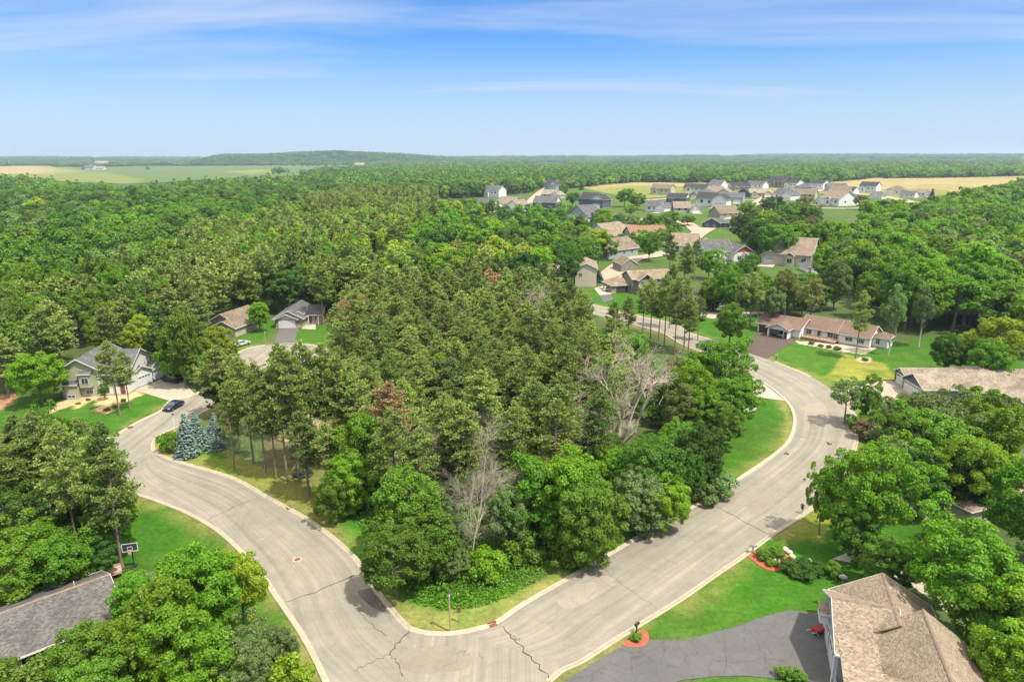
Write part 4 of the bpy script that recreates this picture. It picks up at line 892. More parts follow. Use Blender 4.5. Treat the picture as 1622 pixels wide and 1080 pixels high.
# ---- tan hip roof house right
a = G(1416,604); b = G(1466,634); d = b-a
h = House('house', 'low tan roofed house with two white garage doors by the tan driveway', a, math.atan2(d.y, d.x), M_TAUPE, SH['beige'])
Lt = d.length
h.block(0, 4.6, 0, 9.8, 2.7, 'y', .50, over=.45, m=M_BROWN, gm=M_GREYS); h.block(5.0, Lt+.6, -1.0, 9, 2.7, 'y', .50, over=.45, m=M_STONE, gm=M_SLATE)
h.block(.4, Lt+3, 6.8, 23, 2.9, 'h', .42, over=.6, m=M_CREAM); h.block(Lt-4, Lt+9.5, 14, 29, 2.9, 'h', .42, over=.6, m=M_CREAM); h.block(0.5, 7.5, 22, 36, 2.8, 'h', .36, over=.5, m=M_CREAM)
h.garage(0, 'S', 2.3, 3.0, 2.25).garage(1, 'S', (Lt-4.4)/2, Lt-6.2, 2.25).window(2, 'E', 4, 1.0).window(3, 'E', 5, 1.0, 2.2).window(3, 'S', 9, 1.0)
HT = h.done()
MB().lathe([(.05, 0), (.05, .3), (.28, .31), (.28, .42), (.05, .5)], (Lt-1.0, 18, 6.05), 8).build('roof_vent', M_TRIMB, HT)
# ---- brown roof house, bottom left
h = House('house', 'grey brown shingle roofed house at the lower left edge beside the tree clump', (-52.6, 59.2, 0), R(42), M_CREAM, SH['blgrey'])
h.block(-12, 10.2, -4.6, 5.4, 2.9, 'x', .42, over=.5, cap=True); h.block(-16, -6, -7, 9, 3.0, 'y', .40, over=.5)
h.window(0, 'S', 14, 1.0).window(0, 'S', 18, 1.0); HL = h.done()
MB().lathe([(.05, 0), (.05, .45)], (7.4, 1.5, 4.75), 8).build('roof_vent', M_TRIM, HL)
h = House('house', 'tan shingle roofed house behind the maple at the right edge', tuple(G(1532,838)), R(20), M_CREAM, SH['tan'])
h.block(0, 9, 0, 8, 2.9, 'h', .5, over=.5); h.block(6, 16, -3, 6, 2.9, 'h', .5, over=.5); h.window(0, 'S', 3, 1).window(0, 'W', 4, 1); h.done()
# ---- white house behind the oak by the inner driveway
h = House('house', 'pale house almost hidden behind the bright oak inside the bend', tuple(G(1118,650)), R(-60), M_WHITE, SH['tan'])
h.block(-5, 5, 0, 9, 2.9, 'x', .45, over=.5); h.window(0, 'S', 3, 1).window(0, 'S', 7, 1).garage(0, 'E', 4.5); h.done()
# ---- dark house, two storey brown house and the row behind
h = house_at('house', 'dark charcoal sided house with black roof behind the tall tree group', (1103,493), (1145,489), M_DKWOOD, SH['dark'])
h.block(0, 9, 0, 9.5, 2.9, 'y', .42, over=.6); h.block(6, 24, 3, 12, 2.9, 'x', .42, over=.6).garage(0, 'S', 4.5, 5, 2.3, m=M_GDOORB, glass=False).window(1, 'S', 5, 1).window(1, 'S', 9, 1)
h.block(19, 27, -1.5, 6, 2.85, 'h', .4, over=.6); h.window(2, 'S', 2, 1.0, 1.2, 1.5).window(2, 'S', 4, 1.0, 1.2, 1.5).window(2, 'S', 6, 1.0, 1.2, 1.5); h.done()
h = house_at('house', 'two storey house with tan roof and dark brown front gable near the white car', (972,466), (1068,461), M_TAUPE, SH['tan'], )
L = h.L
h.block(0, L*.36, 2, 11, 2.9, 'h', .55, over=.5, m=M_TAUPE); h.block(L*.30, L*.98, 0, 10, 5.4, 'x', .45, over=.55); h.block(L*.36, L*.60, -2.6, 5, 5.3, 'y', .72, over=.45, gm=M_BROWN)
h.block(L*.36, L*.62, -4.2, -2.7, 2.7, 'shed', .3, over=.4).window(2, 'S', 1.4, 3.6, 1.1, 1.4).window(2, 'S', L*.24-1.2, 3.6, 1.1, 1.4).window(1, 'S', L*.5, 3.5, 1.4, 1.4).window(1, 'S', L*.6, 3.5, 1.4, 1.4).window(1, 'S', L*.5, .9, 1.4, 1.5).garage(0, 'S', L*.17, 5, 2.3, m=M_GDOORB, glass=False).door(2, 'S', L*.12)
for x in (.38, .5, .60): h.post(L*x, -4.5, 0, 2.7)
h.done()
h = house_at('house', 'tall cream house with plain gable end behind the dark round tree', (868,454), (946,455), M_CREAM, SH['tan'])
L = h.L
h.block(L*.55, L*.98, 0, 17, 7.4, 'y', .45, over=.45, gm=M_CREAM); h.block(0, L*.56, 3, 13, 5.2, 'x', .45, over=.45); h.window(0, 'S', 2, 4.2).window(0, 'E', 4, 4.0).window(0, 'E', 9, 1.0); h.done()
h = House('house', 'cream house with tan roof glimpsed above the central pines', tuple(G(680,432)), R(10), M_CREAM, SH['beige'])
h.block(-6, 6, 0, 9, 4.5, 'x', .4); h.window(0, 'S', 3, 3).window(0, 'S', 8, 3); h.done()
h = House('house', 'small log brown house with rusty roof beside the tall pine row', tuple(G(600,378)), R(-25), M_LOG, SH['rust'])
h.block(-7, 7, 0, 10, 4.4, 'y', .6, over=.6, gm=M_LOG); h.window(0, 'S', 4, 2.5).window(0, 'S', 10, 2.5); h.done()
h = House('house', 'dark blue gabled house among the bright trees behind the log house', tuple(G(636,362)), R(-30), M_SLATE, SH['dark'])
h.block(-5, 5, 0, 11, 7, 'y', .6, over=.5); h.window(0, 'S', 3, 4).window(0, 'S', 7, 4); h.done()
h = House('house', 'cream house with grey roof far up among the ridge pines', tuple(G(420,388)), R(5), M_CREAM, SH['beige'])
h.block(-9, 9, 0, 10, 6, 'x', .4); h.window(0, 'S', 4, 3).window(0, 'S', 12, 3); h.done()
h = House('house', 'pale beige house roof showing through the pines near the left edge', tuple(G(158,478)), R(8), M_CREAM, SH['beige'])
h.block(-10, 10, 0, 9, 4, 'x', .4); h.window(0, 'S', 5, 2).window(0, 'S', 14, 2); h.done()
# ---- the rows further back: (label, pixel left foot, pixel right foot, depth, wall height, wall, roof, gable colour, plan)
ROWS = [
 ('two storey slate house with white trim left of the leafy round tree', (917,328), (958,330), 13, 6.2, M_SLATE, 'dark', M_WHITE, 'two'),
 ('white house with grey gable in front of the slate house row', (898,356), (932,360), 12, 5.4, M_WHITE, 'grey', M_GREYS, 'front'),
 ('grey house with brown gable left of the pale street', (938,385), (962,385), 14, 3.4, M_GREYS, 'brown', M_BROWN, 'side'),
 ('tan roofed house with white garage doors behind the lime green tree', (966,385), (1018,378), 15, 3.2, M_WHITE, 'tan', M_TAUPE, 'two'),
 ('terracotta roofed brown house in the middle row', (1002,386), (1058,384), 13, 3.2, M_BEIGE, 'terra', M_TAUPE, 'side'),
 ('tan roofed house with slate blue gable right of the terracotta roof', (1060,402), (1128,405), 14, 3.6, M_WHITE, 'tan', M_SLATE, 'two'),
 ('white house with red gable and grey roof', (1118,414), (1186,412), 12, 3.6, M_WHITE, 'grey', M_REDG, 'red'),
 ('cream house with big tan roof and small dormer beside the silver tree', (1205,418), (1283,424), 16, 4.2, M_CREAM, 'tan', M_CREAM, 'side2'),
 ('white house with charcoal hip roof next to the cream dormer house', (1278,432), (1318,432), 12, 3.0, M_WHITE, 'grey', M_SLATE, 'hipg'),
 ('brown grey long roof beside the taupe shed', (962,411), (1010,404), 12, 3.0, M_GREYS, 'brown', M_GREYS, 'plain'),
 ('taupe house with gable end facing the street bend', (984,432), (1010,431), 14, 4.2, M_TAUPE, 'brown', M_TAUPE, 'plainy'),
 ('navy house with grey roof next to the big dark tree clump', (1112,361), (1141,362), 18, 4.0, M_NAVY, 'grey', M_NAVY, 'twoback'),
 ('small brown roofed house tucked behind the navy house', (1140,345), (1172,344), 16, 3.2, M_BEIGE, 'brown', M_BEIGE, 'plain'),
 ('tan roofed bungalow with open dark garage on the corner lawn', (1068,337), (1110,337), 12, 3.2, M_CREAM, 'tan', M_WHITE, 'two'),
 ('white farmhouse style house with dark roof and parked car', (1102,327), (1152,329), 12, 6.2, M_WHITE, 'dark', M_WHITE, 'two'),
 ('grey house with two white front gables right of the white farmhouse', (1136,321), (1176,322), 13, 4.6, M_GREYS, 'grey', M_WHITE, 'three'),
 ('slate blue house with white porch at the left end of the estate street', (1055,321), (1086,322), 12, 4.2, M_SLATE, 'dark', M_WHITE, 'side'),
 ('white gabled house with grey roof beside the round tree', (1022,335), (1056,337), 12, 4.0, M_WHITE, 'grey', M_WHITE, 'two'),
 ('cream two storey house with brown roof standing alone by the tan field', (1030,308), (1062,309), 12, 6.0, M_CREAM, 'brown', M_CREAM, 'side'),
 ('grey brown hip roof house by the pale street end', (1092,314), (1124,316), 14, 4.0, M_TAUPE, 'grey', M_TAUPE, 'hipg'),
 ('long white house with charcoal roof at the near field edge', (1082,303), (1120,304), 13, 3.6, M_WHITE, 'dark', M_WHITE, 'side'),
 ('white house with steep blue grey roof beside the long charcoal roof', (1116,300), (1142,301), 12, 6.0, M_WHITE, 'grey', M_WHITE, 'side2'),
 ('tan roofed cream house in the middle of the estate', (1118,310), (1156,311), 14, 4.0, M_CREAM, 'tan', M_CREAM, 'two'),
 ('charcoal roofed house with tan side wall in the back row', (1158,303), (1188,303), 13, 4.6, M_BEIGE, 'dark', M_WHITE, 'side'),
 ('navy gabled house in front of the tan roofs', (1166,312), (1188,313), 13, 4.4, M_NAVY, 'dark', M_NAVY, 'plainy'),
 ('pair of cream roofs with tan gables at the estate centre', (1188,313), (1222,313), 13, 4.0, M_CREAM, 'beige', M_CREAM, 'three'),
 ('big black roofed house rising at the back row against the field', (1207,296), (1240,298), 15, 7.0, M_TAUPE, 'dark', M_BROWN, 'side2'),
 ('grey roofed white house just left of the black roofed house', (1182,298), (1208,299), 12, 4.5, M_WHITE, 'grey', M_WHITE, 'plain'),
 ('white two storey house with dark roof right of the black roofed house', (1241,298), (1262,299), 12, 6.0, M_WHITE, 'dark', M_WHITE, 'side'),
 ('grey hip roofed house in the back row', (1258,303), (1284,304), 13, 4.4, M_GREYS, 'grey', M_GREYS, 'hipg'),
 ('white two storey house with brown roof at the field edge in the back row', (1281,300), (1303,301), 12, 6.4, M_WHITE, 'dark', M_WHITE, 'side'),
 ('white house with pale blue roof above the big tree clump', (1224,316), (1256,318), 13, 5.0, M_WHITE, 'grey', M_WHITE, 'two'),
 ('cream house with brown roof above the big tree clump', (1256,315), (1290,316), 13, 4.2, M_CREAM, 'brown', M_CREAM, 'side'),
 ('large white house with tan roof facing the pale turning circle', (1292,324), (1328,327), 16, 5.4, M_WHITE, 'tan', M_WHITE, 'side2'),
 ('white house with grey roof and gable right of the large tan roofed house', (1328,323), (1354,325), 12, 5.2, M_WHITE, 'grey', M_WHITE, 'two'),
 ('brown roofed cream house in the row by the field', (1312,311), (1344,312), 13, 5.0, M_BEIGE, 'brown', M_BEIGE, 'plain'),
 ('dark roofed house with grey gable by the field', (1312,303), (1342,303), 12, 4.8, M_GREYS, 'grey', M_WHITE, 'three'),
 ('dark brown roofed long house behind the white ones', (1330,307), (1352,308), 12, 4.6, M_WHITE, 'dark', M_WHITE, 'plain'),
 ('white two storey house with black roof by the field corner', (1360,304), (1387,305), 13, 6.2, M_WHITE, 'dark', M_WHITE, 'side'),
 ('grey roofed white house behind the grey green round tree', (1376,315), (1396,316), 13, 4.6, M_WHITE, 'grey', M_WHITE, 'plainy'),
 ('hip roofed brown grey house with white garage near the right end', (1402,308), (1432,309), 14, 4.6, M_WHITE, 'brown', M_GREYS, 'hipg'),
 ('white house with small grey gable second from the right end', (1424,313), (1448,314), 12, 4.2, M_WHITE, 'grey', M_WHITE, 'side'),
 ('last white house of the estate beside the dark spruce', (1450,311), (1478,312), 12, 4.0, M_WHITE, 'tan', M_WHITE, 'two'),
 ('white house with tan roof left of the pale street end', (766,312), (790,313), 12, 6.5, M_WHITE, 'grey', M_WHITE, 'side'),
 ('tan roofed house among the trees left of the pale street', (786,334), (826,336), 14, 5.0, M_WHITE, 'tan', M_WHITE, 'two'),
 ('white gabled house with green grey roof at the left end of the pale street', (748,336), (778,338), 12, 5.0, M_WHITE, 'grey', M_WHITE, 'side'),
 ('two storey cream house with grey roof beside the far tree row', (797,306), (815,306), 14, 7.5, M_CREAM, 'grey', M_WHITE, 'side'),
 ('brown grey two storey house with tall gable right of the pale street', (862,302), (884,303), 14, 7.0, M_GREYS, 'dark', M_WHITE, 'two'),
 ('pink beige low house just in front of the tall gabled house', (858,314), (888,315), 12, 3.6, M_CREAM, 'beige', M_WHITE, 'two'),
 ('slate blue house with white porch left of the lime green bush', (844,330), (880,331), 13, 4.4, M_SLATE, 'grey', M_WHITE, 'side'),
 ('grey beige house half behind the round tree near the slate house', (942,323), (960,324), 13, 5.0, M_BEIGE, 'brown', M_BEIGE, 'plainy'),
]
FARH = []
for i, (lab, A, B, dep, wh, wm, rf, gm, plan) in enumerate(ROWS):
    h = house_at('house', lab, A, B, wm, SH[rf], group='houses of the new estate'); L = h.L; k = L / 18.0; dep *= max(.8, min(1.3, k)); wh *= max(.85, min(1.4, k*1.08)); p = .62
    far_ = h.loc.y > 520; o = .5 * k
    if plan in ('two', 'red'):
        h.block(0, L*.62, 0, dep, wh, 'x', p, over=o); h.block(L*.55, L, -dep*.28, dep*.7, wh*(.95), 'y', p, over=o, gm=gm)
        if plan == 'red': h.block(L*.05, L*.34, -dep*.3, dep*.4, wh*.9, 'y', p, over=o, gm=M_CREAM); h.garage(2, 'S', L*.145, L*.2, 2.3*k, m=M_GDOORT if plan == 'red' else None)
        h.garage(1, 'S', L*.22, L*.26, 2.4*k) if plan != 'red' else h.window(1, 'S', L*.12, 1.0, 1.6, 1.8).window(1, 'S', L*.30, 1.0, 1.6, 1.8)
        h.window(0, 'S', L*.18, wh*.45, 1.6*k, 1.5*k).window(0, 'S', L*.42, wh*.45, 1.6*k, 1.5*k)
    elif plan == 'front':
        h.block(0, L, 0, dep, wh, 'y', p, over=o, gm=gm); h.garage(0, 'S', L*.5, L*.45, 2.4*k).window(0, 'S', L*.3, wh*.6, 1.3*k, 1.4*k).window(0, 'S', L*.7, wh*.6, 1.3*k, 1.4*k)
    elif plan == 'side':
        h.block(0, L, 0, dep, wh, 'x', p, over=o, gm=gm); h.block(L*.12, L*.38, -1.8*k, dep*.3, wh*.85, 'y', .6, over=o, gm=gm)
        h.window(0, 'S', L*.55, wh*.5, 1.6*k, 1.4*k).window(0, 'S', L*.78, wh*.5, 1.6*k, 1.4*k).window(1, 'S', L*.13, wh*.3, 1.5*k, 1.5*k).window(0, 'W', dep*.5, wh*.4, 1.4*k, 1.4*k)
    elif plan == 'side2':
        h.block(0, L*.30, 1.0, dep*.8, wh*.8, 'y', p, over=o, gm=gm); h.block(L*.24, L, 0, dep*1.1, wh*1.02, 'x', .62, over=o, gm=gm); h.block(L*.5, L*.68, -1.4*k, dep*.4, wh*.9, 'y', .7, over=o*.7, gm=M_SLATE)
        h.garage(0, 'S', L*.15, L*.2, 2.4*k).window(2, 'S', L*.09, wh*.3, 1.8*k, 1.6*k).window(1, 'S', L*.62, wh*.4, 1.5*k, 1.5*k).window(1, 'E', dep*.4, wh*.4, 1.2*k, 1.3*k)
    elif plan == 'hipg':
        h.block(0, L, 0, dep, wh, 'h', .5, over=o); h.block(L*.15, L*.42, -1.5*k, dep*.4, wh*.95, 'y', .6, over=o*.8, gm=gm)
        h.window(0, 'S', L*.6, wh*.35, 1.6*k, 1.4*k).window(0, 'S', L*.85, wh*.35, 1.4*k, 1.4*k).garage(1, 'S', L*.135, L*.2, 2.3*k)
    elif plan == 'three':
        h.block(0, L, 0, dep, wh, 'x', .5, over=o); h.block(L*.05, L*.30, -1.7*k, dep*.4, wh*.95, 'y', .7, over=o*.8, gm=gm); h.block(L*.62, L*.95, -1.9*k, dep*.5, wh*.97, 'y', .6, over=o*.8, gm=gm)
        h.garage(2, 'S', L*.165, L*.24, 2.3*k).window(1, 'S', L*.12, wh*.35, 1.4*k, 1.4*k).window(0, 'S', L*.45, wh*.35, 1.6*k, 1.4*k)
    elif plan == 'plainy':
        h.block(0, L, 0, dep, wh, 'y', p, over=o, gm=gm); h.window(0, 'S', L*.35, wh*.45, 1.1*k, 1.3*k).window(0, 'S', L*.65, wh*.45, 1.1*k, 1.3*k).window(0, 'E', dep*.5, wh*.4, 1.4*k, 1.4*k)
    elif plan == 'twoback':
        h.block(0, L, 0, dep*.5, wh, 'y', .55, over=o, gm=gm); h.block(L*.3, L*1.45, dep*.4, dep, wh, 'x', .5, over=o); h.window(0, 'S', L*.3, wh*.4, 1.4, 1.3).window(0, 'S', L*.65, wh*.4, 1.4, 1.3).window(1, 'S', L*.9, 1, 1.4, 1.4)
    else:
        h.block(0, L, 0, dep, wh, 'x', p, over=o, gm=gm); h.window(0, 'S', L*.25, wh*.4, 1.5*k, 1.4*k).window(0, 'S', L*.55, wh*.4, 1.5*k, 1.4*k).window(0, 'S', L*.8, wh*.4, 1.5*k, 1.4*k)
    if plan in ('two', 'front', 'three', 'side2', 'hipg', 'red') and i != 3:
        u = {'two': L*.77, 'front': L*.5, 'three': L*.785, 'side2': L*.15, 'hipg': L*.285, 'red': L*.195}[plan]; y0 = {'two': -dep*.28, 'front': 0, 'three': -1.9*k, 'side2': 1.0, 'hipg': -1.5*k, 'red': -dep*.3}[plan]
        Mh = Matrix.Rotation(h.rz, 3, 'Z'); q = [h.loc + Mh @ Vector(v) for v in ((u-2.8*k, y0-.05, 0), (u+2.8*k, y0-.05, 0), (u+3.3*k, y0-8*k, 0), (u-3.3*k, y0-8*k, 0))]
        sheet('driveway', [(p.x, p.y) for p in q], .12 + .008*i, M_CONC)
    h.done()
# ---- far farm buildings
for i, (px, py, w_, hh, lab, rf) in enumerate([(140,268.5,14,5,'white farmstead with grey roof on the green field','grey'), (157,269,11,4,'low white shed right of the field farmstead','beige'), (430,256.5,10,4,'tiny white barn under the wooded ridge','beige'), (570,264,14,5,'white domed barn beside the far tree line','beige'),
        (395,259,14,3,'long pale shed row on the far green field','beige'), (1494,271,18,6,'white farm shed with dark opening behind the tan field','beige'), (1506,271.5,12,4,'small tan shed right of the white farm shed','tan'), (1458,268,14,6,'white barn in the trees behind the tan field','beige'), (1388,269,7,8,'narrow white house in the far trees','beige'), (1350,271,8,6,'small white house in the far tree belt','beige'),
        (160,262,16,3,'long white shed beyond the dark grove','beige'), (283,258.5,7,3,'white dot of a farmhouse on the far green field','beige'), (806,248,16,2.5,'pale strip of farm buildings near the horizon','beige'), (1085,262,5,5,'tiny white house in the far woods','beige')]):
    g = G(px, py); k = g.length / 1081; z = float(hill(np.array([g.x]), np.array([g.y]))[0])
    a = House('farm_building', lab, (g.x, g.y, z), R(-5+7*(i % 4)), M_WHITE, SH[rf], cat='farm building', group='farm buildings far away'); W = w_*k
    a.block(-W/2, W/2, 0, W*.7, hh*k*.5, 'x', .6, over=.03*W, z0=.02); a.window(0, 'S', W*.3, hh*k*.15, W*.12, hh*k*.2).window(0, 'S', W*.7, hh*k*.15, W*.12, hh*k*.2); a.done()
print('houses', round(time.time()-T0, 1))
# ------------------------------------------------------------------ trees set one by one: (kind, leaf, pixel x, pixel top y, height, radius, label)
BR, PI_ = 'leafy_tree', 'pine_tree'
ORD = 'first second third fourth fifth sixth seventh eighth ninth tenth eleventh twelfth thirteenth fourteenth'.split()
LWW = dict(green='mid green', dark='dark green', olive='olive', maple='bright green', russet='brownish')
def T(kind, leaf, px, py, h, r, label, name=None, **k):
    x, y = top_at(px, py, h); nm = name or (PI_ if 'pine' in kind else 'spruce_tree' if 'spruce' in kind else BR)
    return tree(kind, nm, x, y, h, r, leaf, label, seed=px, **k)
def TB(kind, leaf, px, pyb, pyt, r, label, name=None, **k):
    x, y, h = from_base(px, pyb, pyt); nm = name or (PI_ if 'pine' in kind else 'spruce_tree' if 'spruce' in kind else BR)
    return tree(kind, nm, x, y, h, r, leaf, label, seed=px, **k)
# lower left
T('oak0', 'maple', 298, 862, 13, 4.7, 'large bright green tree hiding the lawn left of the road bend')
T('oak0', 'maple', 232, 940, 12, 4.4, 'dense mid green tree overhanging the grey brown roof corner')
T('oak0', 'maple', 290, 970, 11, 4.2, 'mid green feathery tree in front of the large bright green one')
T('feather0', 'green', 125, 985, 9, 3.6, 'feathery green tree against the eave of the grey brown roof'); T('oak0', 'green', 150, 1035, 9, 3.4, 'dark green tree at the bottom edge below the grey brown roof')
T('oak0', 'lime', 372, 868, 10.5, 2.9, 'yellow green tree touching the road kerb beside the bright green clump')
T('oak0', 'maple', 205, 905, 8.5, 2.6, 'slim light green tree by the black basketball hoop')
T('bush0', 'lime', 452, 1038, 4.0, 2.2, 'round yellow green bush at the kerb near the bottom edge')
T('oak0', 'silver', 440, 990, 6.0, 1.7, 'thin grey green sapling leaning over the kerb near the bottom edge')
T('oak0', 'silver', 385, 1000, 8.5, 2.4, 'grey green birch with pale stem beside the dark lawn')
T('bush0', 'green', 20, 1045, 4.5, 3.2, 'low green bush at the bottom left corner')
for (px, pb, pt, r, lab) in [(128,895,668,2.6,'tall pine with long leaning bare stem left of the bright maple'), (60,845,690,2.7,'pine with twin stems at the left edge above the round maples'), (88,850,655,2.6,'pine rising behind the twin stemmed one'),
        (24,870,700,3.0,'broad olive pine at the left edge'), (192,868,672,2.5,'narrow open pine next to the road with bare stem on the lawn'), (172,830,690,2.6,'open pine just left of the narrow roadside pine'), (150,800,665,2.3,'pine behind the open roadside pines'),
        (10,830,690,2.6,'outermost olive pine at the left edge'), (45,800,660,2.5,'pine standing behind the left edge pines')]:
    TB('pine0', 'pine' if px % 3 else 'pine_dark', px, pb, pt, r, lab)
T('oak0', 'maple', 165, 755, 11, 3.9, 'bright green maple under the roadside pines')
T('oak0', 'maple', 75, 838, 9.5, 3.9, 'round bright maple above the grey brown roof')
T('oak0', 'maple', 15, 845, 10, 4.0, 'round bright maple at the left edge above the grey brown roof')
T('oak0', 'green', 112, 720, 13, 3.6, 'mid green tree between the left pines')
T('feather0', 'green', 50, 655, 11, 4.2, 'soft green tree on the west side of the side road')
T('oak0', 'dark', 60, 760, 11, 4.2, 'dark green tree in the shade of the left pines')
T('oak0', 'dark', 150, 850, 6, 2.4, 'small dark tree beside the bark mulch')
T('oak0', 'green', 110, 660, 9.5, 3.4, 'green tree crown in front of the side road mouth')
# round the sage house
T('feather0', 'maple', 52, 553, 12, 5.3, 'spreading light green honey locust beside the sage house')
TB('pine0', 'pine', 190, 657, 540, 2.6, 'pine with two tiered crown in front of the sage house roof')
TB('pine0', 'pine', 206, 648, 556, 2.0, 'smaller pine right of the one before the sage house')
T('oak0', 'green', 162, 608, 3.6, 1.1, 'small round evergreen shrub by the porch', name='shrub')
T('oak0', 'lime', 342, 513, 13.5, 4.4, 'pale green maple standing at the mouth of the close')
TB('pine0', 'pine', 350, 662, 548, 3.6, 'tall pine in front of the pale green maple')
T('oak0', 'dark', 345, 590, 9, 4.0, 'dark maple under the tall pine by the close')
T('oak0', 'green', 308, 556, 8.5, 2.4, 'green tree on the bark bed behind the hoop of the sage house')
T('oak0', 'maple', 268, 540, 10, 3.4, 'bright tree behind the black pickup')
T('feather0', 'dark', 255, 505, 12, 4.4, 'dark tree behind the white garage wing')
T('oak0', 'lime', 180, 472, 13, 4.8, 'bright yellow green tree above the cream house')
T('oak0', 'lime', 215, 505, 11, 3.8, 'lime green tree right below the bright one above the cream house')
T('oak0', 'maple', 150, 500, 11, 3.4, 'maple covering the right end of the cream house')
T('wpine0', 'pine', 30, 445, 18, 6.0, 'huge olive white pine at the left edge')
T('wpine0', 'pine', 72, 478, 16, 4.6, 'second olive white pine right of the huge one at the left edge')
T('oak0', 'maple', 407, 476, 9.5, 3.3, 'rounded bright tree on the lawn left of the stone fronted bungalow')
T('oak0', 'green', 385, 445, 11, 3.5, 'green tree behind the rounded tree by the bungalow')
T('oak0', 'dark', 445, 425, 15, 5.5, 'dark leafy tree directly behind the bungalow'); T('oak0', 'lime', 445, 402, 15, 4.6, 'yellow green crown above the bungalow')
T('oak0', 'maple', 385, 405, 16, 5.6, 'bright green tree in the wood above the tan house'); T('feather0', 'green', 520, 430, 15, 5.4, 'green tree to the right of the bungalow'); T('oak0', 'green', 500, 395, 15, 5.2, 'tall green tree behind the right of the bungalow')
T('wpine0', 'pine_brown', 545, 475, 15, 3.6, 'rusty brown dying pine at the left end of the central stand'); T('wpine0', 'pine_brown', 575, 468, 15, 3.0, 'second rusty pine beside the bigger dying one'); T('pine0', 'pine_brown', 605, 478, 15, 2.6, 'third thin rusty pine')
# spruces and shrubs on the corner lawn
for (px, pb, pt, r, leaf, lab) in [(298,722,655,2.35,'spruce','biggest blue spruce at the front of the corner group'), (313,703,652,2.2,'spruce','grey green spruce in the middle of the corner group'), (342,711,676,1.9,'spruce','smallest blue spruce at the right front of the corner group'),
        (342,692,653,2.1,'spruce','blue spruce at the back right of the corner group'), (297,690,655,1.5,'spruce','slim spruce at the back left of the corner group'), (480,752,718,1.6,'spruce_dark','dark little spruce under the pines near the road')]:
    TB('spruce0', leaf, px, pb, pt, r, lab)
x, y, h_ = from_base(270, 716, 681); tree('bush0', 'shrub', x, y, h_, 1.8, 'green', 'clipped round dark green shrub at the corner kerb beside the spruces')
# pines in front of the close
for i, (px, pb, pt, r) in enumerate([(422,757,575,2.5),(438,759,590,2.3),(455,762,560,2.5),(474,763,548,2.9),(484,756,575,2.2),(500,740,540,3.0),(402,735,565,2.6),(380,712,585,2.4),(520,735,545,2.8),(392,690,560,2.7),(448,700,545,2.6),(540,745,560,2.6),(372,745,610,1.8)]):
    TB('pine0', ['pine','pine_dark','pine'][i % 3], px, pb, pt, r, f'{ORD[sorted([422,438,455,474,484,500,402,380,520,392,448,540,372]).index(px)]} red pine from the left in the roadside row right of the blue spruces', group='roadside row of red pines')
# front of the corner lot
T('low0', 'maple', 565, 638, 15.5, 4.6, 'tall bright maple at the left end of the corner wood')
T('low0', 'green', 525, 740, 8.5, 2.6, 'small maple half in front of the tall bright one')
T('low0', 'maple', 548, 720, 9.5, 3.2, 'lower bright crown under the tall maple')
T('feather0', 'green', 650, 745, 12.5, 4.8, 'feathery locust tree with drooping sprays above the inner kerb')
T('feather0', 'green', 622, 830, 9.5, 4.2, 'drooping locust limbs nearest the inner kerb'); T('feather0', 'green', 675, 800, 10.5, 3.6, 'feathery green tree behind the lamp post'); T('feather0', 'silver', 700, 790, 9.5, 3.2, 'grey green tree at the foot of the dead one')
T('feather0', 'silver', 806, 765, 10, 3.0, 'grey green tree right of the dead one'); T('feather0', 'silver', 715, 862, 5.0, 2.2, 'shaded grey green brush under the dead tree')
T('low0', 'maple', 850, 706, 14, 5.0, 'big bright maple in the middle of the corner wood edge'); T('low0', 'maple', 905, 715, 14, 5.0, 'big maple just right of the middle one at the wood edge'); T('low0', 'green', 935, 760, 12, 4.2, 'olive tinged maple above the right hand kerb')
T('low0', 'green', 1035, 695, 12, 4.4, 'light green maple near the right end of the corner wood'); T('low0', 'silver', 1015, 745, 9.5, 4.0, 'pale green tree at the kerb below the light green maple'); T('low0', 'maple', 1060, 745, 9, 3.4, 'small maple at the kerb before the drooping tree')
T('feather0', 'dark', 1110, 672, 11, 4.2, 'dark drooping tree beside the mown verge'); T('feather0', 'dark', 1085, 705, 9.5, 3.4, 'second dark drooping tree beside the mown verge')
T('bush0', 'silver', 1140, 748, 3.8, 2.6, 'grey green shrub at the foot of the drooping trees', name='shrub'); T('bush0', 'silver', 1118, 765, 3.2, 2.2, 'second grey green shrub near the kerb', name='shrub'); T('bush0', 'green', 828, 850, 3.6, 2.6, 'leafy shrub in the long grass before the middle maple', name='shrub')
T('bush0', 'maple', 770, 870, 4.0, 2.6, 'bright shrub right of the lamp post at the wood edge', name='shrub'); T('bush0', 'green', 700, 880, 3.0, 2.2, 'low shrub at the wood edge behind the lamp post', name='shrub'); T('bush0', 'green', 900, 860, 3.0, 2.4, 'low green shrub below the olive tinged maple', name='shrub')
T('oak0', 'maple', 1135, 533, 15.5, 6.2, 'large bright oak inside the road bend'); T('oak0', 'maple', 1100, 575, 13, 4.6, 'second bright oak left of the large one inside the bend'); T('oak0', 'maple', 1170, 592, 11.5, 5.0, 'right lower crown of bright oak leaves beside the bend')
T('feather0', 'olive', 1085, 610, 11, 4.0, 'olive brown tree at the foot of the big dead one'); T('low0', 'green', 1075, 655, 9.5, 3.6, 'green tree in front of the olive brown one')
T('feather0', 'silver', 715, 568, 15, 5.4, 'grey green tree standing out of the pines'); T('oak0', 'maple', 690, 570, 14, 2.6, 'bright green tree beside the grey green one among the pines'); T('oak0', 'maple', 712, 638, 11, 2.6, 'small bright tree below the grey green one')
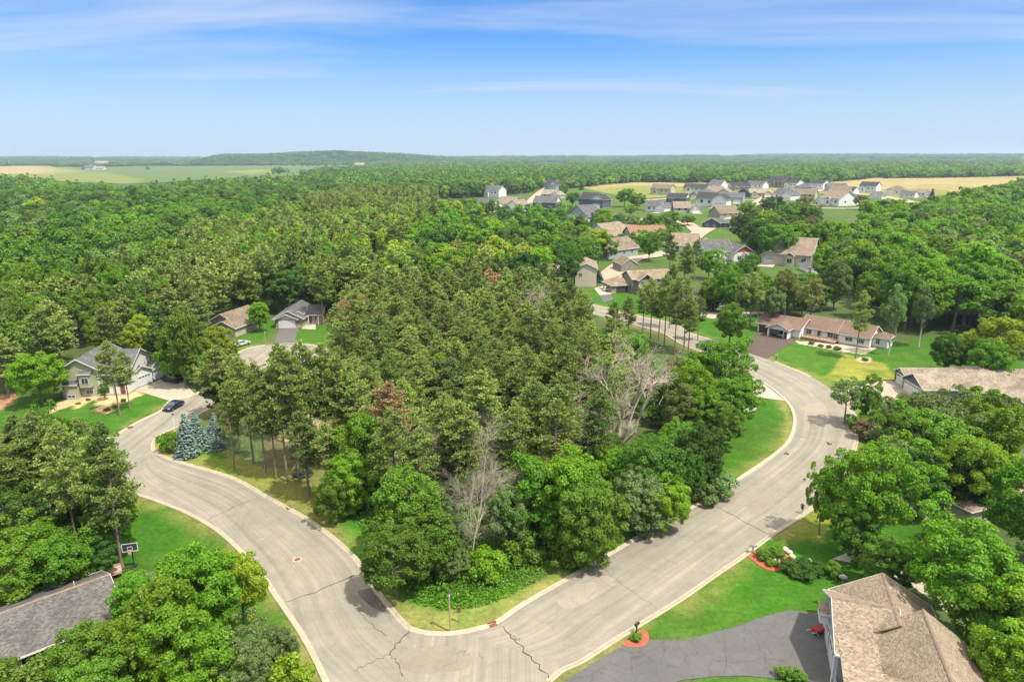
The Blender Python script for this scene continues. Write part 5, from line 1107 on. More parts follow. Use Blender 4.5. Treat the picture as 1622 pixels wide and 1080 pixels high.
T('oak0', 'green', 948, 610, 10, 3.0, 'green tree left of the big dead tree'); T('oak0', 'green', 960, 690, 6, 2.8, 'low green tree at the foot of the big dead tree'); T('oak0', 'dark', 900, 700, 7.5, 3.0, 'dark undergrowth tree behind the wood edge'); T('oak0', 'dark', 680, 700, 9, 3.2, 'dark tree behind the locusts')
T('oak0', 'maple', 1000, 520, 11, 4.4, 'bright tree beside the far bend of the road'); T('oak0', 'green', 975, 545, 10, 3.4, 'green tree among thin pines by the far bend')
for px, py, h, r, k, lf, lab in [(1020,560,8,2.8,'oak0','green','green tree below the far bend in the gap left of the bare stems'),(1045,575,7,2.8,'oak0','maple','bright tree below the far bend'),(1005,590,7,2.2,'pine0','pine','olive pine behind the big white dead tree'),(1030,600,6,2.2,'pine0','pine_dark','deep green pine behind the big white dead tree'),
  (1060,600,6,2.6,'oak0','green','green tree right behind the big white dead tree'),(1075,560,10,2.8,'feather0','olive','olive tree where the road meets the second bright oak'),(975,575,13,3.0,'pine0','pine','pine left of the gap behind the big white dead tree'),(1000,625,5,2.6,'oak0','dark','dark tree behind the big white dead tree'),(1045,640,4.5,2.4,'oak0','green','green tree under the limbs of the big white dead tree'),(985,545,13,2.6,'pine0','pine_dark','deep green pine just below the far bend'),(1150,640,8.5,3.6,'oak0','green','tree hiding the pale house inside the bend'),(1120,610,11,4.2,'oak0','maple','bright tree between the oaks inside the bend')]:
    T(k, lf, px, py, h, r, lab)
# right side
T('oak0', 'maple', 1382, 702, 15.5, 5.2, 'tall maple on the lawn between the outer kerb and the mottled roof house'); T('low0', 'green', 1368, 790, 9, 2.6, 'lower green crown of the lawn maple clump'); T('oak0', 'maple', 1310, 745, 9.5, 1.6, 'small crown at the road side of the lawn maple')
T('oak0', 'green', 1400, 850, 7, 2.6, 'green tree between the maple and the north wing roof')
T('open1', 'silver', 1347, 597, 9.5, 2.8, 'thin grey green tree left of the birch by the outer kerb'); T('oak0', 'green', 1378, 598, 9.5, 2.6, 'small birch like tree by the outer kerb'); T('bush0', 'russet', 1385, 668, 3.5, 3.0, 'reddish brown shrub by the outer kerb', name='shrub'); T('bush0', 'green', 1365, 655, 3.0, 2.6, 'green shrub next to the reddish one', name='shrub')
T('bush0', 'russet', 1420, 680, 3.0, 2.6, 'second reddish shrub under the big grey green tree', name='shrub')
T('oak0', 'silver', 1455, 615, 15, 5.4, 'big grey green tree before the tan roofed house'); T('oak0', 'green', 1500, 650, 14, 5.2, 'broad green tree right of the big grey green one'); T('oak0', 'silver', 1420, 690, 11, 4.0, 'grey green tree left below the big one'); T('oak0', 'dark', 1468, 715, 10, 4.0, 'dark green tree under the big grey green one')
T('oak0', 'maple', 1575, 618, 15, 5.6, 'bright green tree at the right edge below the tan roofed house'); T('oak0', 'maple', 1560, 690, 12, 4.6, 'bright green tree in front of the right edge one'); T('feather0', 'dark', 1545, 725, 9, 3.6, 'dark tree behind the small tan roof'); T('feather0', 'maple', 1655, 735, 14, 5.4, 'light green feathery tree at the right edge over the small tan roof')
T('oak0', 'maple', 1568, 838, 14, 5.3, 'large maple at the right edge behind the mottled roof house'); T('oak0', 'maple', 1640, 900, 13, 4.8, 'second large maple nearer at the right edge'); T('oak0', 'green', 1590, 935, 10, 3.2, 'green tree beside the mottled roof'); T('oak0', 'maple', 1650, 985, 11, 3.8, 'maple in the lower right corner'); T('oak0', 'green', 1500, 850, 9, 2.8, 'light green tree beside the garden path')
T('oak0', 'dark', 1440, 868, 6.5, 2.0, 'small dark tree right of the north wing roof'); T('bush0', 'green', 1488, 818, 4.0, 2.0, 'light green bush by the small tan roof', name='shrub')
TB('pine0', 'pine', 1355, 568, 462, 2.3, 'single slim pine in front of the white rambler'); TB('open1', 'silver', 1407, 562, 450, 3.0, 'grey green birch at the right end of the white rambler', bark=BARK_W); TB('open1', 'silver', 1455, 550, 455, 2.9, 'birch with white stem alone on the lawn', bark=BARK_W)
T('oak0', 'silver', 1362, 372, 19, 7.5, 'huge grey green cottonwood behind the white rambler'); T('feather0', 'silver', 1330, 410, 17, 5.2, 'left hand grey green tree beside the huge cottonwood'); T('oak0', 'green', 1390, 430, 15, 5.4, 'green tree right below the huge cottonwood')
T('oak0', 'lime', 1530, 528, 10, 3.6, 'lime green small tree on the far lawn edge'); T('oak0', 'dark', 1508, 530, 10, 3.6, 'dark tree left of the lime green one'); T('oak0', 'green', 1575, 535, 12, 4.2, 'green tree right of the lime green one')
T('oak0', 'green', 1160, 480, 12, 4.6, 'green tree hiding the dark house'); T('open1', 'pine_dark', 1195, 430, 17, 4.2, 'dusky tall tree beside the dark house'); T('open1', 'olive', 1250, 425, 16, 4.2, 'olive tree with bare twigs behind the white rambler'); T('open1', 'olive', 1290, 440, 15, 4.2, 'second olive tree behind the white rambler'); T('open1', 'silver', 1230, 455, 13, 3.4, 'thin tree behind the brown garage')
for i, (px, pb, pt) in enumerate([(1172,515,440),(1180,516,448),(1188,513,455),(1200,510,450)]): TB('pine0', 'pine_dark', px, pb, pt, 2.0, f'{ORD[i]} bare stemmed pine of the close row left of the brown driveway garage', group='row of bare stems by the brown driveway')
for i, (px, pb, pt, r) in enumerate([(1068,562,448,2.6),(1083,556,440,2.6),(1090,562,470,2.4),(1052,548,435,2.8),(1043,540,450,2.6),(1030,535,440,2.8),(1105,540,470,2.0),(1018,528,450,2.4),(972,560,478,2.2),(995,545,470,2.0),(1060,520,420,2.4)]):
    TB('pine0', 'pine' if i % 2 else 'pine_dark', px, pb, pt, r, f'{ORD[sorted([1068,1083,1090,1052,1043,1030,1105,1018,972,995,1060]).index(px)]} pine from the left in the open bare stemmed group at the far bend', group='open group of tall pines by the far bend')
TB('pine1', 'pine', 1082, 462, 385, 3.0, 'tall pale stemmed pine right of the two storey brown house'); TB('pine1', 'pine', 1088, 460, 392, 2.6, 'companion of the pale stemmed pine by the brown house'); TB('pine1', 'pine_dark', 1060, 440, 370, 3.4, 'dark pine clump behind the brown house'); TB('pine1', 'pine_dark', 1100, 445, 380, 3.2, 'pine behind the bright trees by the brown house')
T('oak0', 'maple', 1125, 393, 13, 4.8, 'bright green tree left of two below the white house with red gable'); T('oak0', 'maple', 1160, 415, 12, 5.0, 'bright green tree below the white house with red gable'); T('oak0', 'maple', 1185, 405, 12, 4.5, 'bright green tree right of the red gable'); T('oak0', 'maple', 1130, 440, 11, 4.6, 'bright green lower tree beside the dark house roof')
T('oak0', 'green', 1030, 368, 14, 5.2, 'round green tree between the brown house and taupe shed'); T('oak0', 'green', 1000, 385, 9, 3.2, 'smaller green tree beside the taupe shed') if 0 else None
T('oak0', 'lime', 945, 357, 17, 6.6, 'round lime green tree right of the tall cream house'); T('oak1', 'maple', 957, 328, 15, 5.4, 'bright tree behind the round lime green one')
T('oak0', 'dark', 908, 398, 13, 5.0, 'dark round maple in front of the tall cream house'); T('open1', 'olive', 895, 372, 15, 4.0, 'russet olive tree above the dark round maple'); TB('spruce1', 'spruce_dark', 948, 447, 428, 2.6, 'small dark spruce beside the cream house corner')
T('low0', 'green', 818, 345, 21, 9.5, 'huge round green tree standing above the central pines'); T('feather0', 'green', 790, 375, 16, 6.5, 'left shoulder tree of the huge round one'); T('oak0', 'green', 850, 370, 17, 6.0, 'right shoulder tree of the huge round one')
T('oak1', 'lime', 758, 345, 15, 5.5, 'lime green tree left of the huge round tree'); T('oak1', 'dark', 775, 352, 15, 5.0, 'dark tree between the lime green and the huge round tree'); T('oak1', 'maple', 690, 330, 18, 7.0, 'large bright tree in the middle wood'); T('oak1', 'dark', 705, 362, 15, 6.0, 'dark tree under the large bright one'); T('oak1', 'lime', 655, 368, 9, 4.5, 'low lime tree near the log house')
T('oak1', 'green', 990, 297, 19, 9.5, 'wide green tree clump right of the slate house'); T('oak1', 'maple', 998, 322, 11, 5.5, 'bright small tree in front of the wide green clump'); T('oak1', 'green', 1010, 305, 16, 8, 'right half of the wide green clump')
T('oak1', 'green', 893, 290, 17, 6.5, 'green tree right of the tall gabled house'); T('spruce1', 'spruce_dark', 921, 288, 12, 4, 'dark conifer on the estate edge left of the tan field'); T('oak1', 'green', 907, 303, 15, 7, 'green tree beside the dark conifer'); T('oak1', 'green', 940, 306, 12, 5, 'green tree between the conifer and slate house')
for i, (px, py, r, lf) in enumerate([(1195,318,9,'green'),(1225,308,10,'dark'),(1250,322,9,'green'),(1275,310,8,'olive'),(1205,345,8,'dark'),(1235,350,8,'green'),(1265,345,8,'maple'),(1290,338,6,'russet'),(1180,335,7,'dark'),(1255,300+18,10,'green'),(1285,322,8,'dark'),(1300,345,7,'green'),(1222,330,10,'maple')]):
    T('oak1', lf, px, py, 20, r, f'{ORD[i]} crown, {LWW[lf]}, of the big dark clump at the estate edge', group='big dark tree clump at the estate edge')
T('oak1', 'olive', 1366, 308, 14, 7, 'grey olive round tree beside the pale turning circle'); T('spruce1', 'spruce_dark', 1478, 299, 15, 5, 'pointed dark spruce at the right end of the estate'); T('oak1', 'green', 1090, 340, 8, 6, 'low green bushy tree before the estate street'); T('oak1', 'green', 1060, 332, 12, 8, 'bushy tree behind the terracotta roof'); T('oak1', 'green', 1035, 340, 9, 6, 'bush beside the terracotta roof')
# ------------------------------------------------------------------ dead trees
def dead_tree(label, x, y, h, r, seed, stems=1, spread=.5, twig=1.0, m=None, fork=.25, droop=0.0, kf=(.42, .68), ks=1.0, nk=5):
    rnd = random.Random(seed); e = empty('dead_tree', (x, y, 0), 0, label, 'dead tree'); tm, bm = MB(), MB()
    def grow(mb, p, d, L, rad, lev):
        n = 4 if lev < 2 else 3; pts = [p]; q = p
        for i in range(n):
            d = (d + Vector((rnd.gauss(0, .16), rnd.gauss(0, .16), rnd.gauss(0, .10) + (.06 if lev < 2 else -droop)))).normalized(); q = q + d * L / n; pts.append(q)
        mb.tube(pts, [rad*(1-.62*i/n) for i in range(n+1)], 6 if lev == 0 else (4 if lev < 2 else 3), cap=False)
        if lev >= 4 or L < .5: return
        kids = (nk if lev == 0 else min(nk, 5) if lev == 1 else int(5*twig) if lev == 2 else int(4*twig))
        for k in range(kids):
            f = rnd.uniform(fork if lev == 0 else .2, 1.0); i = min(n-1, int(f*n)); b = pts[i].lerp(pts[i+1], f*n-i); dd = (pts[i+1]-pts[i]).normalized()
            s = Vector((rnd.gauss(0, 1), rnd.gauss(0, 1), rnd.gauss(0, .5))); s = (s - dd*s.dot(dd)).normalized()
            sp = spread*ks; nd = (dd*(1-sp*.9) + s*sp*1.3 + Vector((0,0,.12 - droop))).normalized()
            grow(bm, b, nd, L*rnd.uniform(*(kf if lev == 0 else (.42, .68))), rad*(1-.6*f)*.55 + .004, lev+1)
    for s_ in range(stems):
        a = 2*math.pi*s_/max(1, stems) + rnd.uniform(-.4, .4); tilt = 0 if stems == 1 else spread*.75
        grow(tm, Vector((0, 0, -.3)), Vector((math.cos(a)*tilt, math.sin(a)*tilt, 1)).normalized(), h*.78*rnd.uniform(.85, 1.05), r, 0)
    tm.build('trunk', m or DEADM, e); bm.build('branches', m or DEADM, e); PLACED.append((x, y, 6)); return e
gx = G(982, 680, 3); dead_tree('big bare white dead tree forking wide above the corner wood', gx.x, gx.y, 22.5, .38, 5, stems=6, spread=.84, twig=1.3, fork=.45, kf=(.24, .38), ks=.60, nk=4)
x, y, h9 = from_base(744, 900, 648); dead_tree('grey dead tree with fine hanging twigs in the middle of the corner wood', x, y, h9*.95, .13, 8, stems=1, spread=.30, twig=2.2, fork=.2, droop=.06, kf=(.22,.38), m=DEADG)
x, y, h9 = from_base(736, 890, 735); dead_tree('lower dead trunk with drooping bleached twigs before the grey dead tree', x, y, h9, .12, 9, m=DEADG, stems=1, spread=.55, twig=2.2, fork=.1, droop=.12)
x, y = top_at(650, 690, 11); dead_tree('leaning dead tree with grey brush left of the tall dead one', x, y, 11, .14, 12, stems=2, spread=.6, twig=1.9, fork=.2, droop=.05)
x, y = top_at(700, 655, 13); dead_tree('bare twiggy dead tree between the leaning one and the tall one', x, y, 13, .12, 13, stems=1, spread=.5, twig=1.9, fork=.2)
x, y = top_at(790, 650, 12.5); dead_tree('thin dead tree bending to the right of the tall dead one', x, y, 12, .13, 14, stems=2, spread=.62, twig=1.6, fork=.2)
x, y = top_at(895, 640, 12); dead_tree('brown bare brushy dead tree left of the big white one', x, y, 12, .12, 15, stems=3, spread=.45, twig=1.8, fork=.2)
x, y = top_at(950, 645, 11); dead_tree('small brown bare dead tree just left of the big white one', x, y, 11, .10, 16, stems=2, spread=.45, twig=1.8, fork=.2)
x, y = top_at(822, 475, 17); dead_tree('pale dead treetop among the central pines', x, y, 17, .16, 17, stems=1, spread=.45, twig=1.4, fork=.5)
x, y = top_at(862, 655, 11); dead_tree('slender dead stem in the gap of the corner wood', x, y, 11, .09, 18, stems=1, spread=.4, twig=1.6, fork=.3)
x, y = top_at(1045, 560, 12); dead_tree('bare grey limbs in front of the second bright oak', x, y, 11, .12, 19, stems=2, spread=.6, twig=1.2, fork=.3)
# ------------------------------------------------------------------ woods: planted zone by zone (pixel outline taken at crown height)
CLEAR = [  # picture windows that stay open: x0, y0, x1, y1 and how far away the thing is
 (1196,488,1408,575,178),(1176,525,1232,572,160),(1405,575,1622,640,125),(100,545,262,628,135),(100,600,300,690,118),(430,470,500,545,185),(385,540,515,600,150),(322,478,378,528,188),(112,500,134,530,180),
 (1085,500,1210,560,175),(965,405,1070,462,245),(1108,466,1140,492,205),(928,390,950,450,240),(1010,490,1060,522,200),(1062,505,1110,540,175),(590,348,640,378,320),(664,404,692,420,235),(875,392,945,440,240),
 (1200,372,1290,406,345),(1112,374,1190,412,345),(962,340,1130,400,310),(960,375,1010,432,270),(1020,280,1180,345,450),(1180,280,1300,312,560),(1300,280,1480,318,480),(895,300,960,372,420),(740,290,890,340,520),(1105,325,1175,365,420),(1396,490,1500,590,170),(1370,545,1480,590,160),
 (256,384,300,397,260),(1105,468,1215,500,205),(940,450,1010,503,205),(1515,785,1590,835,87),(1440,800,1510,860,85),(1316,310,1360,345,560),(1440,490,1490,545,190),(1230,480,1330,492,210),(1280,315,1360,348,560),(350,408,500,470,203),(600,345,650,380,330)]
_fw = [(p[0], p[1]) for p in LAWNS[0]]
RP = [np.array(ROADNET)]
CL = [[(p.x, p.y) for p in l] for l in ESTATE_ROADS]
SHEETS = [jp([(1176,555),(1215,569),(1264,538),(1203,523)]), jp([(1199,599),(1244,635),(1140,628)]), jp([(1320,620),(1413,603),(1466,634),(1345,646)]), jp([(209,618),(261,597),(310,625),(272,636)])]
def plant(zone, zref, spacing, seed, hgt, rad, mixes, lim=None, edge=1.0, avoid_lawn=True):
    """jittered grid inside the zone, thinned by roads, lawns, houses, earlier trees and open views"""
    P = jp(zone, zref); xs = [p[0] for p in P]; ys = [p[1] for p in P]; rng = np.random.default_rng(seed); out = []
    X, Y = np.meshgrid(np.arange(min(xs), max(xs), spacing), np.arange(min(ys), max(ys), spacing)); X = X.ravel(); Y = Y.ravel()
    X = X + rng.uniform(-.42, .42, X.shape)*spacing; Y = Y + rng.uniform(-.42, .42, Y.shape)*spacing
    ok = pip(X, Y, P) & (np.abs(X/np.maximum(Y, 1)) < .80); X, Y = X[ok], Y[ok]
    n = len(X)
    if not n: return []
    H = rng.uniform(*hgt, n); Rr = rng.uniform(*rad, n)*edge
    ok = ~pip(X, Y, ROADNET)
    nearm = (Y < 330)
    d = np.full(n, 1e9)
    if nearm.any(): d[nearm] = np.minimum(np.minimum(pdist(X[nearm], Y[nearm], A_NE), pdist(X[nearm], Y[nearm], A_SW)), np.minimum(pdist(X[nearm], Y[nearm], B_NW), pdist(X[nearm], Y[nearm], B_SE)))
    ok &= d > 3.0
    for l, wd in zip(CL, RW): ok &= pdist(X, Y, [Vector((*p, 0)) for p in l]) > wd + 4
    if avoid_lawn:
        for p in LAWNS: ok &= ~pip(X, Y, p)
    for p in SHEETS: ok &= ~pip(X, Y, p)
    for hx, hy, hr in HOUSES: ok &= np.hypot(X-hx, Y-hy) > hr*.75 + 2.2
    for tx, ty, tr in PLACED:
        ok &= np.hypot(X-tx, Y-ty) > tr*.62 + .8
    SPN = np.clip((vnoise(X, Y, 55, seed+300, 2)-.5)*2.6+.5, 0, 1); H = H*(.84+.34*vnoise(X, Y, 45, seed+400, 2))
    for i in np.nonzero(ok)[0]:
        z = 0.0
        if Y[i] > 1200: z = float(hill(np.array([X[i]]), np.array([Y[i]]))[0])
        t = PX(X[i], Y[i], H[i]+z); b = PX(X[i], Y[i], H[i]*.12+z); rp = Rr[i]/t[2]*FPX*.75
        if Y[i] < 900:
            bad = False
            for (x0, y0, x1, y1, dd) in CLEAR:
                if Y[i] < dd and t[0]+rp > x0 and t[0]-rp < x1 and t[1] < y1 and b[1] > y0: bad = True; break
            if bad: continue
        u = min(.999, max(0, rng.random()*.55 + SPN[i]*.45)) if len(mixes) > 5 or mixes is PB else rng.random(); acc = 0
        for (k, leaf, pw) in mixes:
            acc += pw
            if u <= acc: out.append([k, leaf, X[i], Y[i], z, H[i], Rr[i]]); break
    return out
PB = None
PINES = [('P','pine',.60),('P','pine_dark',.385),('P','pine_brown',.015)]
MIX = [('B','green',.34),('B','maple',.22),('B','dark',.22),('B','silver',.10),('B','lime',.07),('B','olive',.05)]
MIXD = [('B','green',.40),('B','maple',.10),('B','dark',.30),('B','silver',.12),('B','lime',.03),('B','olive',.05)]
MIXB = [('B','green',.36),('B','maple',.32),('B','dark',.10),('B','silver',.08),('B','lime',.09),('B','olive',.05)]
PB = [('P','pine',.26),('P','pine_dark',.24),('B','green',.18),('B','maple',.18),('B','dark',.06),('B','lime',.08)]
ZONES = [  # name of the wood, outline, crown height, spacing, seed, heights, radii, mix
 ('dense central stand', [(500,470),(560,440),(640,425),(740,418),(830,425),(930,445),(955,500),(1005,525),(1000,545),(965,590),(940,650),(860,665),(760,655),(700,650),(640,680),(560,640),(520,570)], 16, 5.3, 1, (13.5,19), (2.4,3.4), PINES),
 ('pines behind the roadside row', [(365,600),(400,575),(470,560),(540,560),(560,610),(540,680),(480,690),(400,680)], 12, 5.6, 31, (12,17), (2.4,3.2), PINES),
 ('thicket behind the locusts', [(610,700),(700,690),(860,690),(1000,700),(1080,690),(1100,665),(1000,685),(940,680),(860,650),(700,650),(620,660)], 9, 6.0, 2, (7,11), (2.6,3.6), MIXD),
 ('wood behind the sage house', [(-60,560),(100,520),(180,560),(250,560),(300,510),(330,500),(380,480),(380,440),(500,440),(560,430),(480,380),(330,380),(200,400),(60,430),(-80,450)], 15, 6.4, 3, (14,19), (3.0,4.2), PB),
 ('pine wood on the far hill', [(-80,455),(60,425),(180,400),(300,360),(420,330),(520,310),(640,300),(720,320),(640,360),(700,400),(600,430),(480,400),(330,400),(200,420),(60,460)], 17, 7.6, 4, (15,21), (3.6,5.2), [('P','pine',.38),('P','pine_dark',.24),('B','green',.16),('B','maple',.14),('B','lime',.08)]),
 ('wood around the log house', [(560,430),(620,390),(600,360),(640,335),(720,318),(800,325),(880,345),(930,370),(960,400),(900,440),(830,430),(740,420),(640,425)], 14, 9.4, 5, (13,19), (4.8,7.2), [('B','green',.34),('B','maple',.26),('B','dark',.14),('B','lime',.12),('P','pine',.10),('B','silver',.04)]),
 ('bare stemmed ridge row', [(480,306),(560,298),(640,296),(690,300),(690,312),(600,316),(500,322)], 21, 7.5, 6, (20,24), (3.2,4.2), [('P','pine',.7),('P','pine_dark',.3)]),
 ('wood behind the white rambler', [(1095,440),(1200,428),(1320,432),(1335,470),(1260,492),(1170,490),(1100,485)], 11, 6.6, 7, (9,14), (3,4.2), MIX),
 ('big wood beyond the white rambler', [(1290,375),(1320,345),(1345,328),(1400,322),(1470,320),(1540,300),(1622,285),(1720,280),(1760,560),(1650,575),(1560,530),(1500,520),(1430,510),(1400,470),(1410,420),(1330,410)], 15, 9.6, 8, (13,20), (5.4,8.0), MIXB),
 ('grove below the estate', [(1170,345),(1300,350),(1320,390),(1300,400),(1190,385),(1165,360)], 14, 8, 9, (12,17), (4.2,5.6), MIX),
 ('trees behind the tan roofed house', [(1500,560),(1622,575),(1720,600),(1720,660),(1622,600),(1560,585)], 9, 6.5, 10, (9,12), (3.4,4.4), MIXB),
 ('gardens beside the mottled roof house', [(1440,740),(1540,690),(1640,640),(1720,700),(1720,1000),(1640,1000),(1640,740),(1500,735)], 9, 8.0, 11, (8,11), (3.2,4.0), MIXB),
 ('thin row along the far bend', [(860,440),(930,455),(1010,490),(1040,520),(1000,540),(940,500),(880,480)], 11, 6.5, 12, (9,15), (2.4,3.4), PB),
 ('wood by the side road', [(-80,690),(0,690),(140,690),(190,780),(150,770),(0,770),(-80,800)], 11, 6.2, 13, (10,15), (2.8,3.8), PB),
 ('trees beside the honey locust', [(-90,560),(0,580),(-10,640),(-90,660)], 9, 6.5, 14, (9,13), (3,4), MIX),
 ('estate garden trees', [(780,330),(900,330),(1000,345),(1080,350),(1100,380),(1000,390),(940,400),(860,360)], 7, 11, 15, (7,12), (3.5,5.5), MIX),
]
ind = []
for nm, zone, zr, sp, seed, hg, rd, mx_ in ZONES:
    for t in plant(zone, zr, sp, seed, hg, rd, mx_, avoid_lawn=True): ind.append((nm, t))
# far woods: one mass per wood
FARZ = [
 ('valley_woods', [(-200,278),(0,280),(60,285),(110,292),(200,296),(330,288),(400,283),(470,280),(540,272),(600,268),(700,266),(880,266),(900,283),(830,290),(740,296),(640,298),(560,302),(480,310),(420,330),(300,362),(180,400),(60,428),(-100,460),(-250,470)], 14, 11.5, 20, (12,20), (6.0,9.0), MIXD),
 ('ridge_woods', [(600,264),(1000,262),(1280,262),(1400,262),(1450,268),(1290,279.5),(1200,279),(1000,278),(960,281),(900,286),(860,276),(600,276)], 13, 14, 21, (13,20), (7.5,10.5), MIXD),
 ('field_woods', [(1400,262),(1622,258),(1900,256),(1900,268),(1622,270),(1500,272),(1400,273)], 13, 14, 22, (12,18), (7.5,10.5), MIXD),
]
far_pts = []
for nm, zone, zr, sp, seed, hg, rd, mx_ in FARZ:
    far_pts += [tuple(t) for t in plant(zone, zr, sp, seed, hg, rd, mx_, avoid_lawn=False)]
# groves and belts across the distant farmland
rng = np.random.default_rng(77)
n = 30000; th = rng.uniform(-.72, .72, n); dd = 1900 + (7600-1900)*rng.random(n)**.8; Xf = np.tan(th)*dd; Yf = dd
Xf = th*1.12*dd
nn1 = vnoise(Xf, Yf*.55, 260, 88, 3); thr = .47 + .10*(vnoise(Xf, Yf, 1500, 89, 1)-.5)
ridge = ((np.hypot(Xf, Yf) > 4150) & (np.hypot(Xf, Yf) < 6000) & (np.abs(Xf/Yf+.24) < .235)).astype(float)
ok = (nn1 + ridge*1.5 > thr) & ~(pip(Xf, Yf, FIELD_G) & (np.hypot(Xf, Yf) < 4200)) & ~pip(Xf, Yf, FIELD_B) & ~pip(Xf, Yf, GOLD) & ~pip(Xf, Yf, GOLD_G)
Xf, Yf = Xf[ok], Yf[ok]; Zf = hill(Xf, Yf)
for i in range(len(Xf)):
    u = rng.random(); big = 1.0 + max(0, (Yf[i]-1900)/2600.)
    far_pts.append(('B', 'dark' if u < .42 else 'green' if u < .8 else 'silver' if u < .9 else 'olive', Xf[i], Yf[i], Zf[i]-1, rng.uniform(12, 18)*(1+.12*(big-1)), rng.uniform(8, 12)*big))
# a few lone trees and groves in the fields
def grove(px, py, w_, d_, n_, h=(10,15), leaf=('dark','green'), label=None):
    g = G(px, py); s = g.length/FPX; rr = random.Random(px)
    for k in range(n_):
        x = g.x + rr.uniform(-.5, .5)*w_*s; y = g.y + rr.uniform(0, 1)*d_; z = float(hill(np.array([x]), np.array([y]))[0]); ind.append((label, ['B', rr.choice(leaf), x, y, z, rr.uniform(*h), rr.uniform(5.5, 8)]))
grove(233, 269.5, 4, 5, 1, (14,15), label='lone dark tree on the far green field'); grove(441, 276, 24, 60, 7, (16,20), label='round grove at the edge of the far green field'); grove(132, 270, 3, 5, 1, (12,13), label='dark tree beside the field farmstead')
grove(1372, 279.5, 5, 8, 1, (7,8), label='lone bush on the tan field'); grove(1448, 279, 6, 8, 1, (9,10), label='lone round bush farther along the tan field'); grove(1435, 279, 8, 8, 1, (10,11), label='lone pair of bushes on the tan field')
for p in [(20,259),(60,258.5),(100,259),(120,259.5),(135,260),(150,260),(165,260),(200,258.8)]: grove(p[0], p[1], 26, 60, 4, (12,18), label='far dark grove at the end of the green field')
for px in range(470, 600, 13): grove(px, 264, 14, 60, 2, (15,21), label='dark tree belt across the far end of the green field')
# nearest trees of each kind become objects of their own, the rest one mass
ind.sort(key=lambda a: a[1][3]**2 + a[1][2]**2)
cnt = {'P': sum(1 for o in COL.objects if o.name.startswith('pine_tree')), 'B': sum(1 for o in COL.objects if o.name.startswith('leafy_tree'))}
nlone = sum(1 for a in ind if a[0].startswith(('lone','round grove','dark tree b','far dark'))); CAPB = 322 - nlone
print('hand set', cnt, 'zone trees', len(ind), 'far', len(far_pts))
def _bb(nm):
    q = [PX(t[2], t[3], t[5]) for a, t in ind if a == nm and abs(PX(t[2], t[3], t[5])[0]-811) < 811]
    return (min(p[0] for p in q), max(p[0] for p in q)+1, min(p[1] for p in q), max(p[1] for p in q)+1) if q else (0, 1, 0, 1)
ZBB = {z[0]: _bb(z[0]) for z in ZONES}; HBB = {z[0]: z[5] for z in ZONES}
LW = {'green':'mid green','maple':'bright green','dark':'dark green','silver':'grey green','lime':'yellow green','olive':'olive green','pine':'olive','pine_dark':'deep green','pine_brown':'rusty brown'}
named = [a for a in ind if a[0] and (a[0].startswith('lone') or a[0].startswith('round grove') or a[0].startswith('dark tree b') )]
for nm, t in ind:
    k, leaf, x, y, z, H, r_ = t; D = math.hypot(x, y); inview = abs(PX(x, y, H)[0]-811) < 830 and PX(x, y, H)[1] < 1100
    lone = nm.startswith('lone') or nm.startswith('round grove') or nm.startswith('dark tree beside') or nm.startswith('far dark') or nm.startswith('dark tree belt')
    if not inview: 
        if D < 700: far_pts.append(tuple(t)) if D > 150 else None
        continue
    if cnt[k] >= (CAPB if k == 'B' else 300) and not lone: far_pts.append(tuple(t)); continue
    if not lone: cnt[k] += 1
    if k == 'P': kind = 'pine0' if D < 170 else 'pine1' if D < 380 else 'pine2'
    else: kind = ('oak0' if (int(x*7) % 3) else 'feather0') if D < 150 else ('oak1' if (int(x*7) % 4) else 'open1') if D < 330 else 'oak2'
    if D > 900: kind = 'oak3'
    word = 'pine' if k == 'P' else 'tree'
    base = nm
    if lone: lab = nm; grp = nm + 's' if nm.startswith(('far dark', 'dark tree belt', 'round grove')) else None
    else:
        q = PX(x, y, H); bb = ZBB[nm]; fx = (q[0]-bb[0])/(bb[1]-bb[0]); fy = (q[1]-bb[2])/(bb[3]-bb[2])
        n5 = 5 if bb[1]-bb[0] > 350 else 3; wx = (('left end','left half','middle','right half','right end') if n5 == 5 else ('left side','middle','right side'))[min(n5-1, max(0, int(fx*n5)))]
        wy = ('back','upper','central','lower','front')[min(4, max(0, int(fy*5)))]; tall = ('short','medium','tall')[min(2, max(0, int(3*(H-HBB[nm][0])/(HBB[nm][1]-HBB[nm][0]+.01))))]
        lab = f"{tall} {LW[leaf]} {'pine' if k=='P' else 'tree'}, {wy} row, {wx} of the {base}"; grp = f"{LW[leaf]} {'pines' if k=='P' else 'trees'}, {wy} row, {wx}, {base}"
    rnd = random.Random(int(x*31+y*17)); ps = PROTO[kind]; p = ps[rnd.randrange(len(ps))]; s1, s2 = r_/p['r'], H/p['h']
    if D > 330:       # parts would be below a pixel or two
        o = link(PI_ if k == 'P' else BR, p['crown'], None, None, (x, y, z), rnd.uniform(0, 6.28)); set_slot(o, LM[leaf]); o.scale = (s1, s1, s2); tag(o, lab, 'tree', grp)
    else: tree(kind, PI_ if k == 'P' else BR, x, y, H, r_, leaf, lab, group=grp, seed=int(x), z=z)
print('kinds', cnt)
